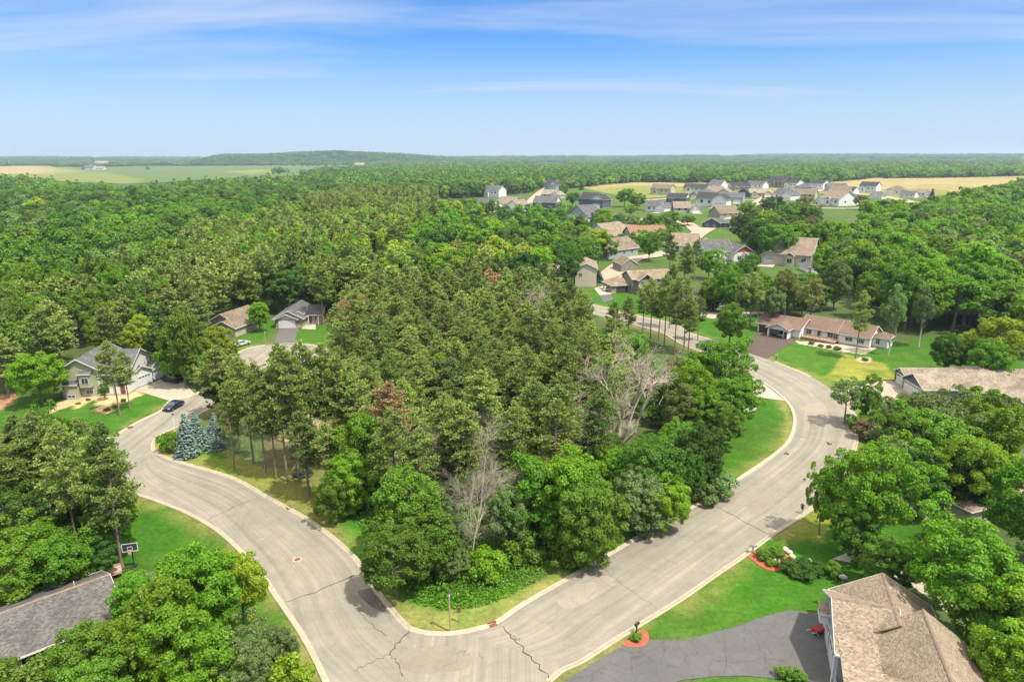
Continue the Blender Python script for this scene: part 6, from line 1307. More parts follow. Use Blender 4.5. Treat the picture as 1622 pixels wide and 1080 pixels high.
# ------------------------------------------------------------------ one object for all the trees beyond counting
def scatter(name, pts, protos, mats, label, cat):
    """points -> instances of crown models; one object"""
    pc = bpy.data.collections.new(name + '_models'); order = []
    for leaf in mats:
        for i, p in enumerate(protos):
            
            if len(p['crown'].materials) == 0: p['crown'].materials.append(None)
            o = bpy.data.objects.new(f'm_{leaf}_{i:02d}', p['crown']); pc.objects.link(o); o.material_slots[0].link = 'OBJECT'; o.material_slots[0].material = LM[leaf]; order.append((o.name, leaf, p))
    order.sort(key=lambda a: a[0]); rr = random.Random(5); idx, sc, rt, co = [], [], [], []
    for t in pts:
        k, leaf, x, y, z, H, r_ = t
        c = [i for i, a in enumerate(order) if a[1] == leaf]; i = c[rr.randrange(len(c))]; p = order[i][2]
        idx.append(i); sc.append((r_/p['r'], r_/p['r'], H/p['h'])); rt.append(rr.uniform(0, 6.28)); co.append((x, y, z))
    me = bpy.data.meshes.new(name); me.from_pydata(co, [], [])
    a = me.attributes.new('idx', 'INT', 'POINT'); a.data.foreach_set('value', idx)
    a = me.attributes.new('scl', 'FLOAT_VECTOR', 'POINT'); a.data.foreach_set('vector', np.array(sc, dtype=np.float32).ravel())
    a = me.attributes.new('rot', 'FLOAT_VECTOR', 'POINT'); a.data.foreach_set('vector', np.array([(0, 0, r) for r in rt], dtype=np.float32).ravel())
    o = link(name, me); ng = bpy.data.node_groups.new(name, 'GeometryNodeTree')
    ng.interface.new_socket('Geometry', in_out='INPUT', socket_type='NodeSocketGeometry'); ng.interface.new_socket('Geometry', in_out='OUTPUT', socket_type='NodeSocketGeometry')
    gi = N(ng, 'NodeGroupInput'); go = N(ng, 'NodeGroupOutput'); ci = N(ng, 'GeometryNodeCollectionInfo'); ci.inputs['Collection'].default_value = pc; ci.inputs['Separate Children'].default_value = True; ci.inputs['Reset Children'].default_value = True
    ip = N(ng, 'GeometryNodeInstanceOnPoints'); ip.inputs['Pick Instance'].default_value = True
    def attr(nm, ty): n_ = N(ng, 'GeometryNodeInputNamedAttribute', data_type=ty); n_.inputs[0].default_value = nm; return n_.outputs['Attribute']
    ng.links.new(gi.outputs[0], ip.inputs['Points']); ng.links.new(ci.outputs[0], ip.inputs['Instance']); ng.links.new(attr('idx', 'INT'), ip.inputs['Instance Index'])
    ng.links.new(attr('rot', 'FLOAT_VECTOR'), ip.inputs['Rotation']); ng.links.new(attr('scl', 'FLOAT_VECTOR'), ip.inputs['Scale']); ng.links.new(ip.outputs[0], go.inputs[0])
    md = o.modifiers.new('scatter', 'NODES'); md.node_group = ng
    return tag(o, label, cat, None, 'stuff')
def fd(t): return math.hypot(t[2], t[3])
fp = [t for t in far_pts if t[0] == 'P']; fb1 = [t for t in far_pts if t[0] == 'B' and fd(t) < 950]; fb2 = [t for t in far_pts if t[0] == 'B' and fd(t) >= 950]
LEAFS = ('green','maple','dark','silver','lime','olive')
if fp: scatter('pine_woods', fp, PROTO['pine2'], ('pine','pine_dark','pine_brown'), 'olive pine woods merging on the left hill beyond the nearer pines', 'woods')
scatter('valley_woods', fb1, PROTO['oak2'], LEAFS, 'unbroken green woods filling the valley behind the houses', 'woods')
scatter('far_woods', fb2, PROTO['oak3'], LEAFS, 'dark woods and tree belts reaching to the horizon', 'woods')
# undergrowth along the wood edges: leaf sprays near the ground
def undergrowth(name, zone, n_, leaf, hmax, size, seed, label, z=0, ylo=0):
    rng = np.random.default_rng(seed); P = jp(zone); xs = [p[0] for p in P]; ys = [p[1] for p in P]
    X = rng.uniform(min(xs), max(xs), n_*3); Y = rng.uniform(min(ys), max(ys), n_*3); ok = pip(X, Y, P) & ~pip(X, Y, ROADNET); X, Y = X[ok][:n_], Y[ok][:n_]
    d = np.minimum(np.minimum(pdist(X, Y, A_NE), pdist(X, Y, A_SW)), np.minimum(pdist(X, Y, B_NW), pdist(X, Y, B_SE))); ok = d > ylo; X, Y = X[ok], Y[ok]; d = d[ok]
    hh = hmax*np.clip((d-ylo)/5, .12, 1)*(.35+1.3*vnoise(X, Y, 3.0, seed))*rng.random(len(X))**.7
    Nn = rng.normal(size=(len(X), 3))*.7 + np.array([0, 0, 1.0]); V, F = leaf_quads(np.stack([X, Y, hh+.03], 1), Nn, size, rng)
    return tag(link(name, np_mesh(name, V, F, LM[leaf])), label, 'undergrowth', None, 'stuff')
undergrowth('undergrowth', [(560,810),(590,880),(640,950),(700,968),(760,962),(840,935),(900,905),(960,872),(1110,785),(1160,760),(1100,700),(900,720),(700,720),(600,740)], 45000, 'green', 1.3, .22, 3, 'rank green undergrowth along the edge of the corner wood', ylo=2.0)
undergrowth('undergrowth', [(600,880),(640,950),(700,968),(760,962),(840,935),(900,905),(960,872),(1040,820),(900,820),(640,820)], 30000, 'maple', .6, .13, 4, 'bright long grass and weeds in front of the corner wood', ylo=2.8)
undergrowth('undergrowth', [(-60,900),(60,900),(140,860),(200,800),(200,770),(100,740),(-60,740)], 18000, 'dark', 1.2, .25, 5, 'shaded undergrowth beneath the left pines', ylo=2.5)
print('forest', round(time.time()-T0, 1))
# ------------------------------------------------------------------ street and garden things
M_BLACK = mat('black_metal', (.03,.03,.032), .45, .1, 2); M_WOODP = mat('post_wood', (.30,.23,.15), .85, .2, 5, stretch=(4,4,.6))
M_LAMPG = mat('lamp_glass', (.55,.55,.50), .2, .05, 2); M_RIM = mat('hoop_orange', (.55,.12,.03), .5, .1, 2); M_NET = mat('net_white', (.65,.6,.55), .8, .1, 2); M_MULCH = mat('bark_mulch', (.30,.085,.045), .95, .35, 9, bump=.8)
M_ROCK = mat('boulder_stone', (.36,.33,.28), .9, .3, 2.5, bump=.7); M_WHITEP = mat('white_plastic', (.62,.62,.60), .4, .03, 1); M_RUST = mat('rust_iron', (.17,.075,.045), .85, .35, 6); M_YEL = mat('kerb_yellow', (.42,.30,.05), .8, .15, 4)
M_RED = mat('red_paint', (.35,.03,.025), .4, .1, 2); M_TYRE = mat('tyre_rubber', (.02,.02,.022), .85, .2, 4); M_CHROME = mat('rim_alloy', (.45,.45,.46), .3, .05, 2, metal=.8); M_HL = mat('headlight_lens', (.6,.62,.65), .15, .02, 1); M_TL = mat('tail_lens', (.30,.015,.012), .2, .05, 1)
M_SKIN = mat('skin', (.42,.25,.17), .6, .05, 3); M_SHIRT = mat('shirt_dark', (.06,.025,.03), .9, .1, 6); M_SHORTS = mat('shorts_black', (.025,.025,.03), .9, .1, 6); M_HAIR = mat('hair_brown', (.05,.03,.02), .8, .2, 8); M_SHOE = mat('shoe_white', (.45,.45,.45), .7, .1, 4)
def lamp_post(px, py, pyt, label, wood=True):
    x, y, h = from_base(px, py, pyt); e = empty('lamp_post', (x, y, 0), R(20), label, 'lamp post'); w = .075
    MB().box(-w, w, -w, w, -.3, h-.55).build('post', M_WOODP if wood else M_WHITEP, e)
    MB().lathe([(.10, h-.55), (.14, h-.50), (.17, h-.12), (.15, h-.1)], n=6).build('lantern', M_LAMPG, e)
    MB().lathe([(.24, h-.12), (.22, h-.08), (.08, h+.06), (.02, h+.14)], n=6).build('cap', M_BLACK, e); return e
lamp_post(713, 1000, 937, 'wooden lamp post with lantern on the straw coloured corner verge'); lamp_post(278, 688, 655, 'white lamp post beside the clipped shrub at the kerb', False); lamp_post(421, 545.5, 524, 'grey lamp post by the rounded tree at the close')
x, y, h = from_base(727, 985, 960); e = empty('sign_post', (x, y, 0), R(10), 'small weathered sign on a thin post behind the lamp post', 'sign'); MB().box(-.04,.04,-.04,.04,-.2,h).build('post', M_WOODP, e); MB().box(-.22,.22,-.075,-.045,h-.75,h-.1).build('board', M_RUST, e)
for px, py, pyt in ((686, 990, 976),):
    x, y, h = from_base(px, py, pyt); MB().box(-.04,.04,-.02,.02,-.1,h).box(-.045,.045,-.024,.024,h-.18,h-.05).build('marker_stake', M_WOODP, None, loc=(x, y, 0)); o = bpy.data.objects['marker_stake']; tag(o, 'short pale survey stake on the corner verge left of the lamp post', 'stake')
def mailbox(px, py, pyt, label, rz, body=None, twin=False):
    x, y, h = from_base(px, py, pyt); h = max(1.1, min(1.45, h)); e = empty('mailbox', (x, y, 0), rz, label, 'mailbox')
    MB().box(-.06,.06,-.06,.06,-.2,h-.25).box(-.05,.05,-.35,.28,h-.33,h-.25).build('post', M_WOODP if body is None else M_BLACK, e)
    for k in ((-.15, .15) if twin else (0,)):
        pr = [(-.13,0),(.13,0),(.13,.14),(.09,.22),(0,.25),(-.09,.22),(-.13,.14)]; mb = MB(); n = len(pr)
        mb.add([(k+a, -.38, h-.25+b) for a, b in pr] + [(k+a, .30, h-.25+b) for a, b in pr], [tuple(range(n)), tuple(range(n, 2*n))[::-1]] + [(i, n+i, n+(i+1)%n, (i+1)%n) for i in range(n)])
        b = mb.build('box', body or M_METAL, e); MB().box(k+.14, k+.155, -.1, -.04, h-.2, h+.1).build('flag', M_RED, b)
    return e
mailbox(1008, 1003, 986, 'black mailbox in the round mulch bed by the cracked driveway', R(135), M_BLACK); mailbox(1192, 876, 862, 'grey mailbox at the tip of the boulder mulch bed', R(125), None, True); mailbox(478, 546, 536, 'white mailbox on the kerb of the close', R(0), M_WHITEP)
mailbox(1229, 571, 561, 'mailbox on the stone block beside the brown driveway', R(60), M_METAL)
# mulch beds with shrubs and boulders
def bed(label, pts, z=.08):
    P = catmull(Gs(pts + [pts[0]]), 4)[:-1]; c = sum((p for p in P), Vector())/len(P); return tag(MB().prism([(p.x, p.y) for p in P], -.05, z).build('mulch_bed', M_MULCH, None), label, 'mulch bed')
bed('round red bark mulch bed around the black mailbox', [(984,1022),(1001,1009),(1012,999),(1024,1000),(1028,1012),(1020,1023),(1000,1025)])
bed('red bark mulch bed with boulders and shrubs on the front lawn', [(1182,880),(1200,873),(1222,872),(1245,878),(1258,884),(1255,893),(1240,902),(1222,904),(1206,898),(1195,890)])
def boulder(px, py, r, label, hz=.7):
    g = G(px, py); rnd = random.Random(px*3+py); bm = MB(); n = 10
    rows = [(.75,-.3),(1.0,.1),(.92,.45),(.6,.8),(.2,.95)]
    for rr, zz in rows: pass
    vs = []; 
    for rr, zz in rows:
        for k in range(n): a = 2*math.pi*k/n; q = r*rr*rnd.uniform(.82,1.16); vs.append((q*math.cos(a)*1.2, q*math.sin(a), zz*r*hz))
    fs = [(i*n+k, i*n+(k+1)%n, (i+1)*n+(k+1)%n, (i+1)*n+k) for i in range(len(rows)-1) for k in range(n)] + [tuple(range((len(rows)-1)*n, len(rows)*n))]
    bm.add(vs, fs); return tag(bm.build('boulder', M_ROCK, None, loc=(g.x, g.y, .05), rz=rnd.uniform(0,3)), label, 'boulder')
for px, py, r, lab in [(1228,870,.38,'flat grey boulder at the left end of the rock row'),(1236,869,.42,'pale boulder second in the rock row'),(1243,870,.5,'largest boulder in the middle of the rock row'),(1250,875,.42,'grey boulder right of the largest one'),(1255,881,.38,'round pale boulder at the right end of the rock row'),(1234,889,.42,'small white boulder among the bed shrubs'),(1229,887,.35,'upright white stone among the bed shrubs'),(1281,888,.42,'lone boulder on the shaded lawn right of the mulch bed')]: boulder(px, py, r, lab)
for px, py, r, h, lf, lab in [(1208,885,1.0,1.1,'green','leafy shrub at the left of the boulder bed'),(1228,880,1.3,1.2,'maple','spreading shrub in the centre of the boulder bed'),(1222,895,.8,.8,'green','low shrub at the front of the boulder bed'),(1008,1014,.62,.8,'maple','small round shrub in the mailbox mulch bed'),
        (1255,905,1.6,1.3,'dark','dark juniper at the lawn edge below the boulders'),(1272,909,1.9,1.3,'dark','wide dark juniper on the shaded lawn'),(1290,908,1.4,1.2,'dark','dark juniper beside the satellite dish'),(1322,912,1.2,1.6,'green','shrub at the house corner under the satellite dish'),
        (1243,1073,.9,1.1,'green','flowering shrub at the lower edge of the dark driveway'),(1265,1077,.8,1.0,'green','shrub next to the flowering one at the driveway edge'),(1238,550,.7,.7,'russet','shrub left in the deck bed of the white rambler') if 0 else (1285,545,.9,.7,'russet','reddish shrub left in the deck bed of the white rambler'),(1300,549,.8,.6,'russet','reddish shrub second in the deck bed'),(1313,551,.9,.7,'russet','reddish shrub third in the deck bed'),(1326,554,1.1,.9,'russet','largest reddish shrub at the deck corner'),
        (1370,571,.8,.7,'green','little shrub in the stone ring on the rambler lawn'),(124,640,.5,.4,'lime','yellow tuft left in the gravel bed of the sage house'),(140,634,.5,.4,'green','tuft second in the gravel bed of the sage house'),(170,650,.7,.5,'russet','reddish tuft in the round part of the gravel bed'),(182,645,.7,.6,'lime','yellow shrub in the round part of the gravel bed'),(196,636,.6,.6,'green','green tuft at the porch end of the gravel bed')]:
    g = G(px, py); tree('bush0', 'shrub', g.x, g.y, h*1.15, r, lf, lab, cat='shrub', seed=px)
for o in COL.objects:
    if o.name.startswith('shrub') and o.type == 'EMPTY': o['category'] = 'shrub'
# basketball hoops
def hoop(px, py, pyt, rz, label, frame, pole):
    x, y, h = from_base(px, py, pyt); h = max(3.3, min(4.3, h)); e = empty('basketball_hoop', (x, y, 0), rz, label, 'basketball hoop')
    MB().tube([(0,0,-.2),(0,0,h-1.0),(0,-.35,h-.55)], .075, 8).box(-.3,.3,-.2,.5,0,.18).build('pole', pole, e)
    b = MB().box(-.9,.9,-.52,-.48,h-1.1,h).build('backboard', M_GLASS if frame is M_WHITEP and pole is M_BLACK else M_WHITEP, e)
    f = MB()
    for a, c, d, g_ in ((-.92,-.84,h-1.12,h+.02),(.84,.92,h-1.12,h+.02)): f.box(a,c,-.55,-.525,d,g_)
    f.box(-.84,.84,-.55,-.525,h-1.12,h-1.04); f.box(-.84,.84,-.55,-.525,h-.06,h+.02); f.box(-.3,.3,-.552,-.525,h-.95,h-.90); f.box(-.3,.3,-.552,-.525,h-.5,h-.45); f.box(-.3,-.25,-.552,-.525,h-.9,h-.5); f.box(.25,.3,-.552,-.525,h-.9,h-.5); f.build('frame', frame if pole is M_BLACK else M_BLACK, b)
    r = MB(); r.tube([(.23*math.cos(2*math.pi*k/16), -.78+.23*math.sin(2*math.pi*k/16), h-.98) for k in range(17)], .018, 5); r.build('rim', M_RIM, e)
    n = MB()
    for k in range(12):
        a = 2*math.pi*k/12; c = a+.3; n.tube([(.22*math.cos(a), -.78+.22*math.sin(a), h-.99),(.17*math.cos(c), -.78+.17*math.sin(c), h-1.2),(.13*math.cos(a), -.78+.13*math.sin(a), h-1.42)], .012, 3)
    n.build('net', M_NET, e)
hoop(213, 897, 857, R(14), 'black pole basketball hoop with clear board on the dark left lawn', M_WHITEP, M_BLACK); hoop(271, 603, 578, R(20), 'white board basketball hoop beside the concrete drive of the sage house', M_WHITEP, M_METAL)
# wooden flatbed trailer beside the black hoop
g = G(160, 917); e = empty('trailer', (g.x, g.y, 0), R(33), 'low wooden flatbed trailer beside the black basketball hoop', 'trailer'); MB().box(-2.3,2.3,-1,1,.55,.62).box(-2.3,2.3,-1.04,-.98,.62,.92).box(-2.3,2.3,.98,1.04,.62,.92).build('bed', M_DECK, e); MB().bar((2.3,0,.55),(3.6,0,.45),.1).build('drawbar', M_BLACK, e)
for s in (-1, 1):
    for xx in (-.5, .35):
        q = MB(); q.M = Matrix.Translation((xx, s*1.15, .34)) @ Matrix.Rotation(R(90), 4, 'X'); q.lathe([(.12,-.09),(.32,-.1),(.34,-.04),(.34,.04),(.32,.1),(.12,.09)], n=14); q.build('wheel', M_TYRE, e)
# satellite dish, gate, wheelbarrow at the garage, barrow red
g = G(1335, 915, 4.3); e = empty('satellite_dish', (g.x, g.y, 3.6), R(150), 'white satellite dish on the eave of the mottled roof house', 'satellite dish'); q = MB(); q.M = Matrix.Translation((0, -.15, .62)) @ Matrix.Rotation(R(60), 4, 'X'); q.lathe([(.02,.0),(.25,.03),(.45,.11),(.47,.12),(.45,.13),(.25,.06),(.02,.03)], n=18); q.build('dish', M_WHITEP, e, True); MB().bar((0,0,0),(0,0,.6),.06).build('mast', M_METAL, e); MB().bar((0,-.1,.5),(0,-.62,.75),.035).box(-.05,.05,-.68,-.58,.7,.8).build('feed_arm', M_METAL, e)
g = G(1295, 1003); e = empty('hand_cart', (g.x, g.y, 0.06), R(30), 'small red and white hand cart beside the garage wall', 'cart'); MB().slab([(-.7,-.4,.75),(.7,-.3,.55),(.7,.3,.55),(-.7,.4,.75)], .35).build('tray', M_RED, e); MB().bar((-.6,-.35,.5),(-1.5,-.3,.8),.05).bar((-.6,.35,.5),(-1.5,.3,.8),.05).bar((-.3,-.3,.45),(-.4,-.3,0),.05).bar((-.3,.3,.45),(-.4,.3,0),.05).build('handle', M_WHITEP, e)
q = MB(); q.M = Matrix.Translation((.8, 0, .22)) @ Matrix.Rotation(R(90), 4, 'X'); q.lathe([(.05,-.06),(.2,-.07),(.22,0),(.2,.07),(.05,.06)], n=12); q.build('wheel', M_TYRE, e)
# manhole, drains, painted kerb
g = G(471, 886); e = empty('manhole_cover', (g.x, g.y, .02), 0, 'round iron manhole cover set in the left road', 'manhole cover'); MB().lathe([(.62,0),(.62,.02),(.42,.022),(.42,.012),(.40,.012)], n=28).build('collar', M_KERB, e); MB().lathe([(.39,0),(.39,.026),(.12,.027),(.12,.02),(.10,.03),(.01,.03)], n=24).build('lid', M_RUST, e)
def drain(px, py, rz, label):
    g = G(px, py); e = empty('storm_drain', (g.x, g.y, .03), rz, label, 'storm drain'); MB().box(-.45,.45,-.25,.25,0,.02).build('frame', M_RUST, e); m = MB()
    for k in range(9): m.box(-.4+k*.09,-.36+k*.09,-.2,.2,.022,.035)
    m.box(-.5,.5,.27,.42,.02,.20); m.build('grate', M_RUST, e)
drain(781, 990, R(28), 'rusty storm drain at the yellow painted kerb of the corner'); drain(456, 805, R(-48), 'rusty storm drain in the kerb beside the roadside pines'); drain(1247, 719, R(52), 'storm drain in the inner kerb of the bend'); drain(207, 678, R(40), 'rusty storm drain in the kerb of the sage house lawn'); drain(1315,703,R(80),'small square drain cover in the middle of the outer bend')
# cars
def car(name, label, px, py, rz, m, L=4.7, W=1.85, H=1.45, suv=False, sink=0, loc=None):
    g = G(px, py) if loc is None else Vector(loc); e = empty(name, (g.x, g.y, .06), rz, label, 'car')
    hl = L/2; b0 = .30; belt = .62*H+.04
    if suv: prof = [(-hl,b0),(-hl,belt*.95),(-hl+.12,belt),(-hl+.22,H*.90),(-hl+.45,H),(hl*.25,H*.985),(hl*.52,belt+.05),(hl-.35,belt-.03),(hl-.04,belt*.82),(hl,b0)]
    else: prof = [(-hl,b0),(-hl,belt*.92),(-hl+.35,belt+.02),(-hl*.52,H*.96),(-hl*.22,H),(hl*.06,H*.985),(hl*.44,belt+.03),(hl-.45,belt-.10),(hl-.06,belt*.76),(hl,b0)]
    n = len(prof); mb = MB(); cols = [-1, -.93, .93, 1]
    def wy(z, c):
        t = max(0, (z-belt)/(H-belt)) if z > belt else 0
        return c*W/2*(1-.24*t)
    vs = []
    for c in cols:
        for x_, z_ in prof: vs.append((x_*(1 if abs(c) < 1 else .985), wy(z_, c), z_ - (.03 if abs(c) == 1 and z_ > belt*.9 else 0)))
    fs = [tuple(range(n))[::-1], tuple(range(3*n, 4*n))] + [(j*n+i, j*n+(i+1)%n, (j+1)*n+(i+1)%n, (j+1)*n+i) for j in range(3) for i in range(n)]
    body = mb.add(vs, fs).build('body', m, e)
    # glasshouse: dark panes laid just outside the cabin
    def pane(nm, quad): MB().slab(quad, .012).build(nm, M_GLASS, e)
    ia, ib = (3, 4) if suv else (2, 3); fa, fb = (5, 6)
    off = .012
    for s in (-1, 1):
        if suv: X = [(-hl+.45, belt+.05), (-hl+.60, H*.90), (hl*.20, H*.90), (hl*.42, belt+.07)]
        else: X = [(-hl*.70, belt+.06), (-hl*.46, H*.92), (hl*.04, H*.93), (hl*.34, belt+.06)]
        q = [(x_, s*(abs(wy(z_, 1))+off), z_) for x_, z_ in X]; t = [(a, b - s*.02, c) for a, b, c in q]
        MB().add(q+t, [(0,1,2,3),(7,6,5,4)]+[(i,4+i,4+(i+1)%4,(i+1)%4) for i in range(4)]).build('side_window', M_GLASS, e)
    def cross(p, q, nm):
        (x0, z0), (x1, z1) = p, q; d = Vector((x1-x0, z1-z0)).normalized(); nn = Vector((-d.y, d.x))*(.014); nn = nn if nn.y > 0 else -nn
        a = (x0+d.x*.06+nn.x, z0+d.y*.06+nn.y); b = (x1-d.x*.06+nn.x, z1-d.y*.06+nn.y)
        w0, w1 = abs(wy(a[1], .9)), abs(wy(b[1], .9))
        MB().slab([(a[0],-w0,a[1]),(b[0],-w1,b[1]),(b[0],w1,b[1]),(a[0],w0,a[1])] if d.x < 0 else [(a[0],w0,a[1]),(b[0],w1,b[1]),(b[0],-w1,b[1]),(a[0],-w0,a[1])], .01).build(nm, M_GLASS, e)
    cross(prof[5], prof[6], 'windscreen'); cross(prof[3] if suv else prof[2], prof[4] if suv and 0 else (prof[2] if suv else prof[3]), 'rear_window')
    for sx in (-.31, .31):
        for s in (-1, 1):
            q = MB(); q.M = Matrix.Translation((sx*L, s*(W/2-.09), .33)) @ Matrix.Rotation(R(90), 4, 'X'); r = .33 if not suv else .37
            q.lathe([(r*.55,-.11),(r*.93,-.12),(r,-.07),(r,.07),(r*.93,.12),(r*.55,.11)], n=18); wh = q.build('wheel', M_TYRE, e, True)
            q = MB(); q.M = Matrix.Translation((sx*L, s*(W/2-.09), .33)) @ Matrix.Rotation(R(90), 4, 'X'); q.lathe([(.02,-.10),(r*.56,-.115),(r*.56,.115),(.02,.10)], n=12); q.build('rim', M_CHROME, wh)
    for s in (-1, 1):
        MB().box(hl-.10, hl+.012, s*W*.34-.18, s*W*.34+.18, belt*.66, belt*.80).build('headlight', M_HL, e); MB().box(-hl-.012, -hl+.08, s*W*.38-.12, s*W*.38+.12, belt*.70, belt*.90).build('tail_light', M_TL, e)
        MB().box(hl*.30-.08, hl*.30+.08, s*(W/2+.02)-.09, s*(W/2+.02)+.09, belt+.02, belt+.17).build('mirror', m, e)
    return e
def paint_m(nm, c): return mat(nm, c, .22, .04, 1.0, metal=.3, spec=.7)
P_BLUE, P_BLACK, P_WHITE, P_SILV, P_RED = paint_m('paint_navy', (.018,.026,.055)), paint_m('paint_black', (.016,.018,.028)), paint_m('paint_white', (.6,.6,.6)), paint_m('paint_silver', (.35,.36,.38)), paint_m('paint_red', (.30,.03,.03))
a, b = G(256, 653), G(284, 638); car('parked_car', 'dark navy sedan parked at the kerb by the concrete drive', 0, 0, math.atan2(a.y-b.y, a.x-b.x), P_BLUE, loc=(a+b)/2 + Vector((.9,-.5,0)))
a, b = G(259, 602), G(288, 607); car('parked_car', 'black sport utility on the concrete drive of the sage house', 0, 0, math.atan2(b.y-a.y, b.x-a.x)+math.pi, P_BLACK, 5.0, 1.95, 1.8, True, loc=(a+b)/2)
car('parked_car', 'white sport utility in front of the two storey brown house', 966, 461, R(10), P_WHITE, 5.0, 1.95, 1.8, True); g = h_ = None
gw = Vector((G(1252,531).x, G(1252,531).y, 0)); car('parked_car', 'silver car inside the open brown garage of the white rambler', 0, 0, RZW+R(80), P_SILV, loc=G(1268,532)+Matrix.Rotation(RZW,3,'Z')@Vector((-3.1,-3.2,0)))
car('parked_car', 'white car parked left of the close under the trees', 383, 547, R(60), P_WHITE); car('parked_car', 'dark car in the far gap of the central woods', 772, 437, R(20), P_BLACK); car('parked_car', 'dark pickup beside the white farmhouse style house', 1147, 330, R(0), P_BLACK, 5.4, 2.0, 1.8, True)
car('parked_car', 'blue car glimpsed between the roadside pine stems', 460, 676, R(30), paint_m('paint_blue', (.03,.07,.22)))
for px, py, rz, pm, sv, lab in [(1012,393,80,P_WHITE,True,'white car on a drive beside the terracotta roof'),(1084,341,60,P_SILV,False,'silver car in front of the corner bungalow'),(1168,327,70,P_BLACK,True,'black car before the grey house with two gables'),(1300,328,20,P_RED,False,'red car beside the large tan roofed white house'),
    (1216,320,40,P_WHITE,True,'white van at the estate centre'),(872,321,60,P_SILV,True,'silver car by the pink beige low house'),(1140,420,30,P_WHITE,False,'white car below the white house with red gable'),(925,366,50,P_BLUE,False,'blue car before the white house with grey gable'),(1380,311,10,P_BLACK,True,'dark car at the field end of the estate')]:
    car('parked_car', lab, px, py, R(rz), pm, suv=sv, H=1.75 if sv else 1.45)
# garden furniture on the deck of the rambler
def on_w(x, y, z=0): v = G(1268,532)+Matrix.Rotation(RZW,3,'Z')@Vector((x, y, 0)); return (v.x, v.y, z)
for k, (xx, lab) in enumerate([(4.6,'left of two metal chairs on the rambler deck'),(6.0,'right of two metal chairs on the rambler deck')]):
    e = empty('deck_chair', on_w(xx, -1.6, .68), RZW, lab, 'chair'); MB().box(-.27,.27,-.27,.27,.40,.45).build('seat', M_METAL, e); MB().box(-.27,.27,.22,.27,.45,.98).build('backrest', M_METAL, e)
    for sx in (-.23,.23):
        for sy in (-.23,.23): MB().box(sx-.02,sx+.02,sy-.02,sy+.02,0,.4).build('leg', M_METAL, e)
e = empty('flag_pole', G(1365,1) if 0 else G(1358,571), 0, 'thin birdhouse pole in the stone ring on the rambler lawn', 'pole') if 0 else None
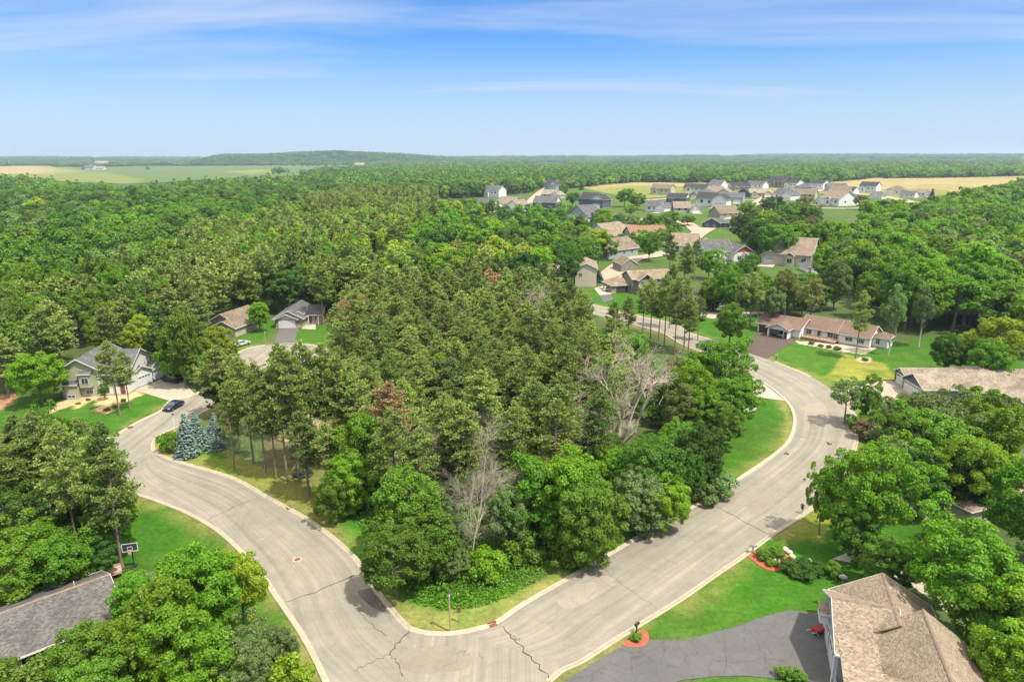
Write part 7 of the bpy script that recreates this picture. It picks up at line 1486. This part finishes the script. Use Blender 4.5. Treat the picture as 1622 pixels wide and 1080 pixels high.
# fence rails and rock wall of the sage house garden
g1, g2 = G(20, 646), G(105, 632)
def person():
    """walker: one skinned body, clothes and hair on it"""
    g = G(1270, 813); H = 1.75; e = bpy.data.objects.new('person', None); COL.objects.link(e); e.location = (g.x, g.y, .035); e.rotation_euler = (0, 0, R(128)); tag(e, 'person in a dark shirt and black shorts walking along the right hand kerb', 'person')
    # joints: name -> (pos, radius); facing -y
    J = {'pel':((0,0,.95),.13),'wai':((0,0,1.08),.12),'che':((0,.01,1.28),.15),'shb':((0,.01,1.42),.13),'nec':((0,0,1.49),.055),'hea':((0,-.02,1.62),.085),'cro':((0,-.01,1.70),.075),'nos':((0,-.12,1.60),.016)}
    E = [('pel','wai'),('wai','che'),('che','shb'),('shb','nec'),('nec','hea'),('hea','cro'),('hea','nos')]
    for s, a in ((1, .22), (-1, -.22)):
        t = 'L' if s > 0 else 'R'
        J['hip'+t] = ((s*.095,0,.90),.095); J['kne'+t] = ((s*.10,-.20*a*3-.06,.49),.055); J['ank'+t] = ((s*.10,-.9*a+.05,.09),.035); J['toe'+t] = ((s*.11,-.9*a-.12,.035),.03)
        E += [('pel','hip'+t),('hip'+t,'kne'+t),('kne'+t,'ank'+t),('ank'+t,'toe'+t)]
        J['sho'+t] = ((s*.18,.01,1.42),.06); J['elb'+t] = ((s*.25,.02+.5*a,1.16),.04); J['wri'+t] = ((s*.25,-.12+.75*a,.98),.026); J['pal'+t] = ((s*.25,-.17+.8*a,.92),.03)
        E += [('shb','sho'+t),('sho'+t,'elb'+t),('elb'+t,'wri'+t),('wri'+t,'pal'+t)]
        bx, by, bz = J['pal'+t][0]
        for k, ln in enumerate((.065,.078,.082,.074)):
            o = (k-1.5)*.019; J[f'f{k}a{t}'] = ((bx+.005*s, by-.02+o, bz-.045),.009); J[f'f{k}b{t}'] = ((bx-.01*s, by-.03+o, bz-.045-ln),.008); E += [('pal'+t,f'f{k}a{t}'),(f'f{k}a{t}',f'f{k}b{t}')]
        J['tha'+t] = ((bx, by-.055, bz-.02),.010); J['thb'+t] = ((bx-.01*s, by-.075, bz-.055),.009); E += [('pal'+t,'tha'+t),('tha'+t,'thb'+t)]
    def skin(nm, keys, edges, m, grow=0.0, root='pel'):
        ks = list(keys); me = bpy.data.meshes.new(nm); me.from_pydata([J[k][0] for k in ks], [(ks.index(a), ks.index(b)) for a, b in edges], []); me.materials.append(m)
        o = bpy.data.objects.new(nm, me); COL.objects.link(o); o.parent = e; md = o.modifiers.new('skin', 'SKIN'); sk = me.skin_vertices[0].data
        for i, k in enumerate(ks): r = J[k][1]+grow; sk[i].radius = (r, r); sk[i].use_root = (k == root)
        su = o.modifiers.new('sub', 'SUBSURF'); su.levels = 1; su.render_levels = 2; md.use_smooth_shade = True; return o
    skin('body', J.keys(), E, M_SKIN)
    tk = ['pel','wai','che','shb','shoL','shoR']; te = [('pel','wai'),('wai','che'),('che','shb'),('shb','shoL'),('shb','shoR')]
    for t in 'LR': J['sl'+t] = (tuple(Vector(J['sho'+t][0]).lerp(Vector(J['elb'+t][0]), .55)), .055); tk.append('sl'+t); te.append(('sho'+t,'sl'+t))
    skin('shirt', tk, te, M_SHIRT, .022, 'pel')
    sk_ = ['pel','hipL','hipR']; se = [('pel','hipL'),('pel','hipR')]
    for t in 'LR': J['th'+t] = (tuple(Vector(J['hip'+t][0]).lerp(Vector(J['kne'+t][0]), .6)), .085); sk_.append('th'+t); se.append(('hip'+t,'th'+t))
    skin('shorts', sk_, se, M_SHORTS, .022, 'pel')
    J['h1'] = ((0,.03,1.60),.085); J['h2'] = ((0,.0,1.70),.088); skin('hair', ['h1','h2'], [('h1','h2')], M_HAIR, .0, 'h1')
    for t in 'LR': skin('shoe', ['ank'+t,'toe'+t], [('ank'+t,'toe'+t)], M_SHOE, .014, 'ank'+t)
person()
# ------------------------------------------------------------------ the air
hz = MB().box(-9500, 9500, -400, 12500, -40, 122).build('haze', None, None); tag(hz, 'thin blue summer haze over the far country', 'haze', None, 'stuff')
hm = bpy.data.materials.new('haze'); hm.use_nodes = True; nt = hm.node_tree; nt.nodes.clear()
pv = N(nt, 'ShaderNodeVolumePrincipled'); pv.inputs['Color'].default_value = (.62, .76, .95, 1); pv.inputs['Density'].default_value = 0.00008; pv.inputs['Anisotropy'].default_value = 0.2
o_ = N(nt, 'ShaderNodeOutputMaterial'); nt.links.new(pv.outputs[0], o_.inputs['Volume']); hz.data.materials.append(hm)
print('done', round(time.time()-T0, 1))
